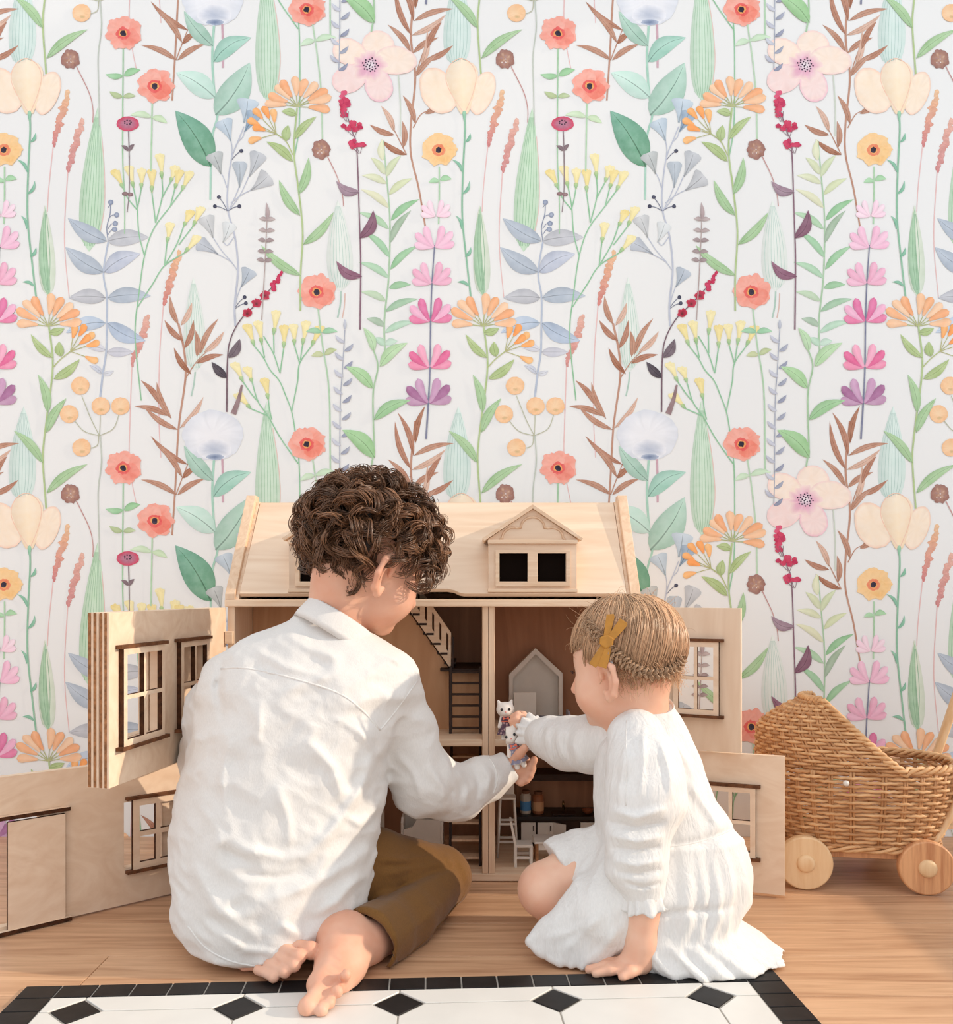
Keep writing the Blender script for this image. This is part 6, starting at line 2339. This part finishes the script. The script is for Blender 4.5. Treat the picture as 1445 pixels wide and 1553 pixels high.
# fine hair of the nape and flyaways
for i in range(500):
    az = rh.uniform(-1.7, 1.7)
    a0 = math.acos(-0.30) + rh.uniform(-0.1, 0.40)
    t = np.linspace(0, 1, 10)
    an = a0 + t * rh.uniform(0.2, 0.62)
    sw = az + rh.normal(0, 0.25) * t
    d = np.stack([np.sin(an) * np.sin(sw), -np.sin(an) * np.cos(sw), np.cos(an)], 1)
    puff = 1.01 + t * rh.uniform(0.0, 0.10) + 0.02 * rh.rand()
    p = cen + d * rad * puff[:, None]
    p += np.outer(np.sin(t * rh.uniform(3, 9) + rh.uniform(0, 6)), rh.normal(0, 0.0022, 3))
    paths.append(C0 + p @ AX)
    radii.append(0.0006 * (1 - 0.6 * t))
    tints.append(np.clip(fair * rh.uniform(1.0, 1.8), 0, 1))
for i in range(420):
    d0 = rh.normal(0, 1, 3)
    d0 /= np.linalg.norm(d0)
    if d0[2] < 0.1 or d0[1] > 0.7:
        continue
    t = np.linspace(0, 1, 9)
    tg = rh.normal(0, 1, 3)
    p = cen + d0 * rad * 1.08 + np.outer(t, tg) * 0.012 + np.outer(np.sin(t * 3.0), d0) * rh.uniform(0.003, 0.010)
    paths.append(C0 + p @ AX)
    radii.append(0.00035 * (1 - 0.5 * t))
    tints.append(np.clip(fair * rh.uniform(1.0, 1.6), 0, 1))
# wisps on the nape and behind the ear
for i in range(300):
    az = rh.uniform(-1.55, 1.35)
    an = math.acos(rh.uniform(-0.66, -0.36))
    d = np.array([math.sin(an) * math.sin(az), -math.sin(an) * math.cos(az), math.cos(an)])
    t = np.linspace(0, 1, 12)
    ln = rh.uniform(0.010, 0.032)
    drop = np.array([-d[0] * 0.30 + rh.normal(0, 0.25), -d[1] * 0.30, -1.0])
    p = cen + d * rad * 1.035 + np.outer(t * ln, drop)
    p += np.outer(np.sin(t * rh.uniform(2, 8) + rh.uniform(0, 6)) * t, rh.normal(0, 0.0045, 3))
    p += np.outer(t * t, d) * rh.uniform(-0.002, 0.006)
    paths.append(C0 + p @ AX)
    radii.append(0.00045 * (1 - 0.6 * t))
    tints.append(np.clip(fair * rh.uniform(0.9, 1.7), 0, 1))
cv_, cq_ = [], []
nu_, nv_ = 56, 30
for a in range(nv_ + 1):
    th = math.pi * a / nv_
    for b_ in range(nu_):
        u = np.array([math.sin(th) * math.sin(2 * math.pi * b_ / nu_), -math.sin(th) * math.cos(2 * math.pi * b_ / nu_), math.cos(th)])
        cv_.append(C0 + (cen + u * rad * 1.045) @ AX)
for a in range(nv_):
    for b_ in range(nu_):
        th = math.pi * (a + 0.5) / nv_
        az = 2 * math.pi * (b_ + 0.5) / nu_
        if math.cos(th) > bound(az) - 0.12:
            b2_ = (b_ + 1) % nu_
            cq_.append((a * nu_ + b_, (a + 1) * nu_ + b_, (a + 1) * nu_ + b2_, a * nu_ + b2_))
M['hair_fair'] = tint_mat('fine fair hair', 0.38, 0.4)
hair = strands(paths, radii, tints, 'hair', M['hair_fair'], girl, 3, (np.array(cv_), np.array(cq_), tuple(fair * 0.62)))
hair['label'] = 'fine fair hair combed into a braid'
# braid: three plaited strands of several hairs
bp = [(889, 944), (899, 957), (913, 974), (930, 990), (946, 1003), (960, 1014), (984, 1022), (1008, 1021), (1026, 1012), (1036, 998)]
ctr = []
for x, y_ in bp:
    q, ok = ray_head(x, y_, 0.0110)
    ctr.append(Vector(C0 + q @ AX))
ctr = crom(ctr, 12)
paths, radii, tints = [], [], []
nC = len(ctr)
tans = [(ctr[min(i + 1, nC - 1)] - ctr[max(i - 1, 0)]).normalized() for i in range(nC)]
hc = Vector(C0 + cen @ AX)
for s in range(3):
    for k in range(9):
        o1, o2 = rh.normal(0, 0.0014, 2)
        pp = []
        for i, c_ in enumerate(ctr):
            n_ = (c_ - hc).normalized()
            w_ = tans[i].cross(n_).normalized()
            ph = i * 0.52 + s * 2 * math.pi / 3
            pp.append(c_ + w_ * (0.0058 * math.sin(ph) + o1) + n_ * (0.0034 * math.sin(2 * ph) + o2))
        paths.append(np.array([list(q) for q in pp]))
        radii.append(np.full(nC, 0.0011))
        tints.append(np.clip(fair * rh.uniform(0.6, 1.35), 0, 1))
strands(paths, radii, tints, 'braid', M['hair_fair'], girl, 4)['label'] = 'plaited braid around the back of the head'

# --- mustard bow clip
M['bow'] = plain('mustard leather', (186, 130, 52), 0.5, 0.35, bump=0.1, bscale=400, vary=0.06, vscale=60)
kq, ok = ray_head(920, 973, 0.014)
kn = Vector(C0 + kq @ AX)
toc = (cam.location - kn).normalized()
bow = MB()
kx = Vector((1, 0, 0)) - toc * toc.x
kx.normalize()
kz = kx.cross(toc)
if kz.z < 0:
    kz = -kz
pxm = kn.y / FP


def bowp(px, py, w=0.0):
    return kn + kx * (px - 920) * pxm - kz * (py - 973) * pxm + toc * w


hb_ = MB()
hb_.prism([(910, 966), (922, 962), (931, 968), (929, 980), (918, 984), (909, 977)], -0.003, 0.006, lambda u, v, a: bowp(u, v, a))
bo = hb_.build('hair_bow', M['bow'], girl, bevel=0.002)
bo['label'] = 'mustard leather bow clip'
for poly, w in (([(915, 967), (920, 932), (931, 931), (932, 936), (924, 968)], 0.001), ([(921, 966), (940, 938), (951, 945), (950, 950), (929, 973)], 0.002),
                ([(913, 976), (893, 1006), (903, 1013), (916, 998), (921, 980)], 0.001), ([(918, 980), (906, 1010), (919, 1014), (924, 1000), (927, 978)], 0.002)):
    MB().prism(poly, w, w + 0.0022, lambda u, v, a: bowp(u, v, a)).build('ribbon', M['bow'], bo, bevel=0.0005)
MB().box(-0.0025, 0.0025, -0.0012, 0.0012, -0.024, 0.0, lambda x, y, z: bowp(926, 985, -0.003) + kx * x + toc * y + kz * z).build('metal_clip', plain('steel', (150, 146, 142), 0.3, 0.5, metal=0.9), bo)

# ================================================================== toy furniture in the house
M['toy_white'] = plain('white toy paint', (222, 212, 200), 0.5, 0.3, vary=0.02)
M['toy_grey'] = plain('lilac grey toy paint', (150, 142, 150), 0.5, 0.3, vary=0.04)
M['black_top'] = plain('black toy worktop', (34, 28, 26), 0.4, 0.4, vary=0.1)


def fbase(px, d, z):
    return Vector(((px - CX) / FP * d, d, z))


# high stool
c = fbase(769, 1.70, ZB)
st = thing('toy_high_stool', 'white toy high stool with a rounded back and rungs beside the post', 'toy stool', c)
k_ = 1.70 / FP
hs_ = P(0, 1210, 1.70).z
for sx in (-1, 1):
    for sy in (-1, 1):
        MB().tube([(c.x + sx * 0.0185, c.y + sy * 0.017, ZB), (c.x + sx * 0.0135, c.y + sy * 0.013, hs_)], 0.0024, 6).build('leg', M['toy_white'], st, smooth=True)
MB().box(c.x - 0.016, c.x + 0.016, c.y - 0.016, c.y + 0.016, hs_, hs_ + 0.004).build('seat', M['toy_white'], st, bevel=0.001)
for z, e in ((P(0, 1248, 1.70).z, 0.0162), (P(0, 1275, 1.70).z, 0.018)):
    for sy in (-1, 1):
        MB().box(c.x - e, c.x + e, c.y + sy * 0.0155 - 0.0015, c.y + sy * 0.0155 + 0.0015, z, z + 0.004).build('rung', M['toy_white'], st)
arcp = [(-0.014, 0.0), (0.014, 0.0), (0.014, 0.016)] + [(0.014 * math.cos(a), 0.016 + 0.010 * math.sin(a)) for a in [math.pi * q / 10 for q in range(1, 10)]] + [(-0.014, 0.016)]
MB().prism(arcp, c.y + 0.012, c.y + 0.016, lambda u, v, a: (c.x + u, a, hs_ + 0.004 + v)).build('backrest', M['toy_white'], st, bevel=0.0006)


def toy_chair(c, s, label, rot=1):
    """low chair seen from the side, back on the left (rot = 1) or turned away (rot = 0)"""
    t = thing('toy_chair', label, 'toy chair', c, group=None)
    w, h, b = 0.034 * s, 0.036 * s, 0.084 * s
    for sx in (-1, 1):
        for sy in (-1, 1):
            x, y_ = c.x + sx * w * 0.42, c.y + sy * w * 0.42
            MB().box(x - 0.0025, x + 0.0025, y_ - 0.0025, y_ + 0.0025, c.z, c.z + h).build('leg', M['toy_white'], t, bevel=0.0004)
    MB().box(c.x - w / 2, c.x + w / 2, c.y - w / 2, c.y + w / 2, c.z + h, c.z + h + 0.005).build('seat', M['toy_white'], t, bevel=0.0008)
    for sy in (-1, 1):
        MB().box(c.x - w * 0.45, c.x + w * 0.45, c.y + sy * w * 0.42 - 0.0015, c.y + sy * w * 0.42 + 0.0015, c.z + h * 0.42, c.z + h * 0.55).build('stretcher', M['toy_white'], t)
    if rot:
        MB().prism([(c.x - w / 2 - 0.008, c.z + b), (c.x - w / 2 - 0.004, c.z + b), (c.x - w / 2 + 0.005, c.z + h + 0.004), (c.x - w / 2, c.z + h + 0.004)], c.y - w / 2, c.y + w / 2, lambda u, v, a: (u, a, v)).build('backrest', M['toy_white'], t, bevel=0.0006)
    else:
        MB().holed(c.x - w / 2, c.x + w / 2, c.z + h + 0.005, c.z + b, [(c.x - w * 0.3, c.x + w * 0.3, c.z + h + 0.016, c.z + b - 0.008)], c.y + w / 2 - 0.005, c.y + w / 2, T0).build('backrest', M['toy_white'], t)
    return t


toy_chair(fbase(793, 1.64, ZB), 1.0, 'white toy chair with a leaning back, pulled up to the toy table')
toy_chair(fbase(569, 1.71, ZB), 0.95, 'white toy chair half hidden behind the white shirt in the lower left room', 0)

# little table
c = fbase(830, 1.655, ZB)
tb = thing('toy_table', 'square white topped toy table with brown sides before the toy kitchen', 'toy table', c)
zt = P(0, 1280, 1.63).z
MB().box(c.x - 0.026, c.x + 0.026, c.y - 0.026, c.y + 0.026, zt, zt + 0.004).build('table_top', M['toy_white'], tb, bevel=0.0008)
for sx in (-1, 1):
    for sy in (-1, 1):
        MB().box(c.x + sx * 0.021 - 0.0028, c.x + sx * 0.021 + 0.0028, c.y + sy * 0.021 - 0.0028, c.y + sy * 0.021 + 0.0028, ZB, zt).build('leg', M['burnt_soft'], tb)
MB().box(c.x - 0.022, c.x + 0.022, c.y - 0.022, c.y + 0.022, zt - 0.012, zt).build('apron', M['toy_white'], tb)

# kitchen unit
kd = 1.755
x0, x1 = P(786, 0, kd).x, HR - 0.02
zc_ = P(0, 1243, kd).z
kt = thing('toy_kitchen', 'toy kitchen unit with black worktop, white cupboard doors and a tap', 'toy kitchen', ((x0 + x1) / 2, kd + 0.03, ZB))
MB().box(x0, x1, kd + 0.002, HB - 0.012, ZB, zc_).build('cabinet_body', M['dark'], kt)
MB().box(x0 - 0.003, x1 + 0.003, kd - 0.006, HB - 0.012, zc_, zc_ + 0.007).build('worktop', M['black_top'], kt, bevel=0.0006)
zd0, zd1_ = P(0, 1277, kd).z, P(0, 1247, kd).z
for a, b in ((790, 812), (815, 838), (880, 903)):
    dr = MB().box(P(a, 0, kd).x, P(b, 0, kd).x, kd - 0.003, kd + 0.0015, max(zd0, ZB + 0.003), zd1_).build('cupboard_door', M['toy_white'], kt, bevel=0.0006)
    MB().box(P(b - 4, 0, kd).x, P(b - 2.5, 0, kd).x, kd - 0.006, kd - 0.003, zd1_ - 0.016, zd1_ - 0.006).build('handle', M['dark'], dr)
dr = MB().box(0, 0.030, -0.002, 0.002, max(zd0, ZB + 0.003), zd1_, lambda x, y, z: (P(838, 0, kd).x + x * 0.8, kd - 0.001 - x * 0.6 + y, z)).build('cupboard_door', M['toy_white'], kt)
MB().box(P(838, 0, kd).x, P(874, 0, kd).x, kd + 0.004, kd + 0.030, zc_ + 0.007, zc_ + 0.0105).build('hob', M['dark'], kt, bevel=0.0005)
MB().tube([P(854, 1234, kd + 0.04), P(854, 1222, kd + 0.04), P(854, 1216, kd + 0.034), P(854, 1217, kd + 0.022), P(854, 1221, kd + 0.018)], 0.0025, 8).build('tap', plain('brass tap', (150, 118, 76), 0.3, 0.5, metal=0.8), kt, smooth=True)
MB().box(x0, x1, HB - 0.016, HB - 0.012, zc_, P(0, 1186, kd).z).build('splashback', M['ply_in'], kt)
MB().box(x0 - 0.002, x1, kd + 0.01, HB - 0.012, P(0, 1186, kd).z, P(0, 1176, kd).z).build('top_shelf', M['dark'], kt, bevel=0.0006)


def jar(px, w, h, body, band, lid, name, label, cat):
    d = kd + 0.022
    b = Vector(((px - CX) / FP * d, d, zc_ + 0.007))
    t = thing(name, label, cat, b)
    MB().lathe([(w * 0.9, 0), (w, 0.002), (w, h * 0.78), (w * 0.72, h * 0.88)], b, 16).build('body', body, t, smooth=False)
    MB().lathe([(w * 1.02, h * 0.15), (w * 1.02, h * 0.55)], b, 16).build('paper_band', band, t)
    MB().lathe([(w * 0.7, h * 0.86), (w * 0.74, h * 0.88), (w * 0.74, h), (w * 0.6, h * 1.01)], b, 16).build('lid', lid, t)


jar(797, 0.0105, 0.046, plain('toy bottle white', (190, 180, 166), 0.4, 0.4), plain('blue band', (82, 140, 190), 0.5, 0.3), plain('brown cork', (120, 80, 54), 0.7, 0.2), 'toy_bottle', 'tiny bottle with a blue and white band on the black worktop', 'toy bottle')
jar(816, 0.0115, 0.044, plain('toy jar amber', (150, 92, 58), 0.4, 0.4), plain('cream band', (200, 150, 110), 0.5, 0.3), plain('brown lid', (110, 70, 48), 0.6, 0.2), 'toy_jar', 'tiny amber brown jar standing right of the blue banded bottle', 'toy jar')
b = P(891, 1236, kd + 0.02)
b.z = zc_ + 0.007
bw_ = MB().lathe([(0.005, 0), (0.010, 0.004), (0.012, 0.009), (0.0108, 0.009), (0.008, 0.004), (0.0005, 0.002)], b, 18).build('toy_bowl', plain('terracotta toy bowl', (140, 78, 48), 0.5, 0.3))
tag(bw_, 'tiny terracotta bowl at the right end of the black worktop', 'toy bowl')

# house shaped shelf in the upper right room
sd_ = 1.795
ol = [(772, 1083), (772, 1023), (812, 983), (853, 1021), (853, 1083)]
c = fbase(812, sd_, ZM1)
hsf = thing('toy_house_shelf', 'white house shaped toy shelf with a peaked top against the back panel', 'toy shelf', c)
pts = [(P(x, y_, sd_).x, max(P(x, y_, sd_).z, ZM1)) for x, y_ in ol]
pts[0] = (pts[0][0], ZM1)
pts[-1] = (pts[-1][0], ZM1)
MB().prism(pts, sd_ + 0.024, sd_ + 0.027, lambda u, v, a: (u, a, v)).build('back_board', M['toy_white'], hsf)
mx_, mz_ = (pts[0][0] + pts[-1][0]) / 2, 0.30
inn = [(mx_ + (u - mx_) * 0.86, (v - ZM1) * 0.90 + ZM1 + 0.003) for u, v in pts]
for i in range(5):
    j = (i + 1) % 5
    vs = []
    for a in (sd_, sd_ + 0.024):
        vs += [(pts[i][0], a, pts[i][1]), (pts[j][0], a, pts[j][1]), (inn[j][0], a, inn[j][1]), (inn[i][0], a, inn[i][1])]
    MB().add(vs, [(0, 1, 2, 3), (7, 6, 5, 4), (0, 4, 5, 1), (1, 5, 6, 2), (2, 6, 7, 3), (3, 7, 4, 0)]).build('side_board', M['toy_white'], hsf)
# white board leaning in front, lilac bed
wp = thing('toy_screen', 'plain pale upright toy screen standing before the house shaped shelf', 'toy screen', fbase(796, 1.765, ZM1))
MB().box(P(779, 0, 1.765).x, P(813, 0, 1.765).x, 1.765, 1.768, ZM1, P(0, 1050, 1.765).z).build('board', M['toy_white'], wp, bevel=0.0008)
MB().box(P(781, 0, 1.765).x, P(811, 0, 1.765).x, 1.768, 1.782, ZM1, ZM1 + 0.004).build('foot', M['toy_white'], wp)
bd = thing('toy_bed', 'lilac grey toy bed with a curved headboard under the peaked shelf', 'toy bed', fbase(839, 1.72, ZM1))
xa, xb = P(815, 0, 1.70).x, P(865, 0, 1.70).x
MB().box(xa, xb, 1.70, 1.75, ZM1 + 0.004, ZM1 + 0.016).build('mattress_box', M['toy_grey'], bd, bevel=0.001)
MB().box(xa + 0.004, xb - 0.008, 1.703, 1.747, ZM1 + 0.016, ZM1 + 0.021).build('mattress', plain('dark lilac cloth', (108, 104, 118), 0.8, 0.1), bd, bevel=0.002)
MB().prism([(1.698, ZM1), (1.752, ZM1), (1.752, ZM1 + 0.030), (1.742, ZM1 + 0.034), (1.708, ZM1 + 0.034), (1.698, ZM1 + 0.030)], xb - 0.004, xb, lambda u, v, a: (a, u, v)).build('headboard', M['toy_grey'], bd, bevel=0.0008)
MB().box(xa - 0.004, xa, 1.698, 1.752, ZM1, ZM1 + 0.022).build('footboard', M['toy_grey'], bd, bevel=0.0008)
# cot in the lower left room
ct = thing('toy_cot', 'white toy cot with a rounded side panel in the lower left room', 'toy cot', fbase(642, 1.68, ZB))
xa, xb = P(608, 0, 1.66).x, P(672, 0, 1.66).x
zt = P(0, 1240, 1.66).z
rp_ = [(1.655, ZB), (1.705, ZB), (1.705, zt - 0.006), (1.698, zt), (1.664, zt), (1.655, zt - 0.008)]
MB().prism(rp_, xa, xa + 0.005, lambda u, v, a: (a, u, v)).build('side_panel', M['toy_white'], ct, bevel=0.001)
MB().prism(rp_, xb - 0.005, xb, lambda u, v, a: (a, u, v)).build('side_panel', M['toy_white'], ct, bevel=0.001)
MB().prism([(xa + 0.005, ZB), (xa + 0.010, ZB), (xa + 0.016, ZB + 0.010), (xb - 0.016, ZB + 0.010), (xb - 0.010, ZB), (xb - 0.005, ZB), (xb - 0.005, zt - 0.004), (xa + 0.030, zt - 0.002), (xa + 0.022, zt - 0.016), (xa + 0.005, zt - 0.022)], 1.655, 1.659, lambda u, v, a: (u, a, v)).build('front_panel', M['toy_white'], ct)
MB().box(xa + 0.005, xb - 0.005, 1.700, 1.704, ZB, zt).build('back_panel', M['toy_white'], ct)
MB().box(xa + 0.005, xb - 0.005, 1.659, 1.700, ZB + 0.018, ZB + 0.024).build('base', M['toy_white'], ct)

# ================================================================== two small cat figures
M['flock'] = plain('white flocked fur', (236, 226, 216), 0.95, 0.05, bump=0.3, bscale=900)
M['bead'] = plain('black bead eye', (18, 16, 18), 0.15, 0.6)
M['pink'] = plain('coral bow', (236, 120, 96), 0.6, 0.2)


def floral(name, c1_, c2_):
    m, nt, b = new_mat(name)
    tc = nt.nodes.new('ShaderNodeTexCoord')
    v = nt.nodes.new('ShaderNodeTexVoronoi')
    v.inputs['Scale'].default_value = 190
    nt.links.new(tc.outputs['Object'], v.inputs['Vector'])
    r = nt.nodes.new('ShaderNodeValToRGB')
    r.color_ramp.elements[0].color = lin(c1_)
    r.color_ramp.elements[1].color = lin(c2_)
    r.color_ramp.elements[0].position = 0.28
    r.color_ramp.elements[1].position = 0.42
    nt.links.new(v.outputs['Distance'], r.inputs['Fac'])
    nt.links.new(r.outputs['Color'], b.inputs['Base Color'])
    b.inputs['Roughness'].default_value = 0.9
    return m


def cat(c, lean, dress, label, s=1.0, sit=True):
    c = Vector(c)
    t = thing('cat_figurine', label, 'toy figure', c)
    up = Vector(lean).normalized()
    rt = up.cross(Vector((0, 1, 0))).normalized()
    fw = rt.cross(up).normalized()
    if fw.y > 0:
        fw = -fw
    Q = lambda x, y_, z: c + (rt * x + fw * y_ + up * z) * s
    R = [tuple(rt), tuple(fw), tuple(up)]
    lo = c - Vector((0.03, 0.03, 0.02)) * s
    hi = c + Vector((0.03, 0.03, 0.10)) * s
    f = Field(lo, hi, 0.0011)
    f.ball(Q(0, 0, 0.064), (0.0195 * s, 0.0165 * s, 0.0165 * s), R, 0.002)
    f.ball(Q(0, 0.0115, 0.0585), (0.0095 * s, 0.0075 * s, 0.0070 * s), R, 0.004)
    for q in (-1, 1):
        f.cone(Q(q * 0.0115, 0, 0.0755), Q(q * 0.0145, 0, 0.0825), 0.0055 * s, 0.0028 * s, 0.003)
        f.cone(Q(q * 0.009, 0.001, 0.046), Q(q * 0.0145, 0.006, 0.028), 0.0042 * s, 0.0040 * s, 0.003)
        f.cone(Q(q * 0.006, 0.002, 0.018), Q(q * 0.0065, 0.006, 0.003), 0.0055 * s, 0.0052 * s, 0.002)
    f.cone(Q(0, 0, 0.050), Q(0, 0, 0.018), 0.008 * s, 0.011 * s, 0.004)
    f.build('body', M['flock'], t)
    for q in (-1, 1):
        e = Q(q * 0.0080, 0.0150, 0.0655)
        MB().lathe([(0.0002, -0.0026), (0.0019, -0.0018), (0.0026, 0), (0.0019, 0.0018), (0.0002, 0.0026)], e, 10).build('eye', M['bead'], t, smooth=True)
    e = Q(0, 0.0192, 0.0605)
    MB().lathe([(0.0002, -0.0010), (0.0014, 0), (0.0002, 0.0009)], e, 8).build('nose', M['pink'], t, smooth=True)
    # dress with a flared skirt and a small bow
    n = 40
    vs, fs = [], []
    pr = [(0.0052, 0.052), (0.0105, 0.049), (0.0125, 0.042), (0.0115, 0.034), (0.0150, 0.024), (0.0185, 0.013), (0.0190, 0.011)]
    for r, h in pr:
        for k in range(n):
            a = 2 * math.pi * k / n
            rr_ = r * (1 + (0.07 * math.sin(9 * a) if h < 0.03 else 0))
            vs.append(Q(rr_ * math.cos(a), rr_ * math.sin(a) * 0.9, h))
    for i in range(len(pr) - 1):
        for k in range(n):
            k2 = (k + 1) % n
            fs.append((i * n + k, i * n + k2, (i + 1) * n + k2, (i + 1) * n + k))
    dr_ = MB().add(vs, fs).build('dress', dress, t, smooth=True)
    for q in (-1, 1):
        MB().prism([(0, 0.0), (q * 0.0065, 0.0035), (q * 0.0065, -0.0035)], 0.0125, 0.0145, lambda u, v, a: Q(u, a, 0.046 + v)).build('neck_bow', M['pink'], t, bevel=0.0003)
    MB().lathe([(0.0125, -0.0012), (0.0140, 0), (0.0125, 0.0012)], Q(0, 0, 0.0395), 24, lambda a, b, h: (rt * a + fw * b * 0.9 + up * h) * s).build('belt', M['pink'], dr_, smooth=True)
    return t


k_ = 1.49 / FP
cat(P(790, 1163, 1.490), (-0.34, -0.02, 1), floral('grey blue flowered cloth', (206, 200, 204), (138, 136, 156)), 'white cat figure in a grey flowered dress, in front of the other cat', 0.88)
cat(P(768, 1121, 1.535), (-0.04, 0.02, 1), floral('plum flowered cloth', (196, 160, 160), (96, 72, 88)), 'white cat figure in a plum dress, just behind the other cat figure', 0.80)
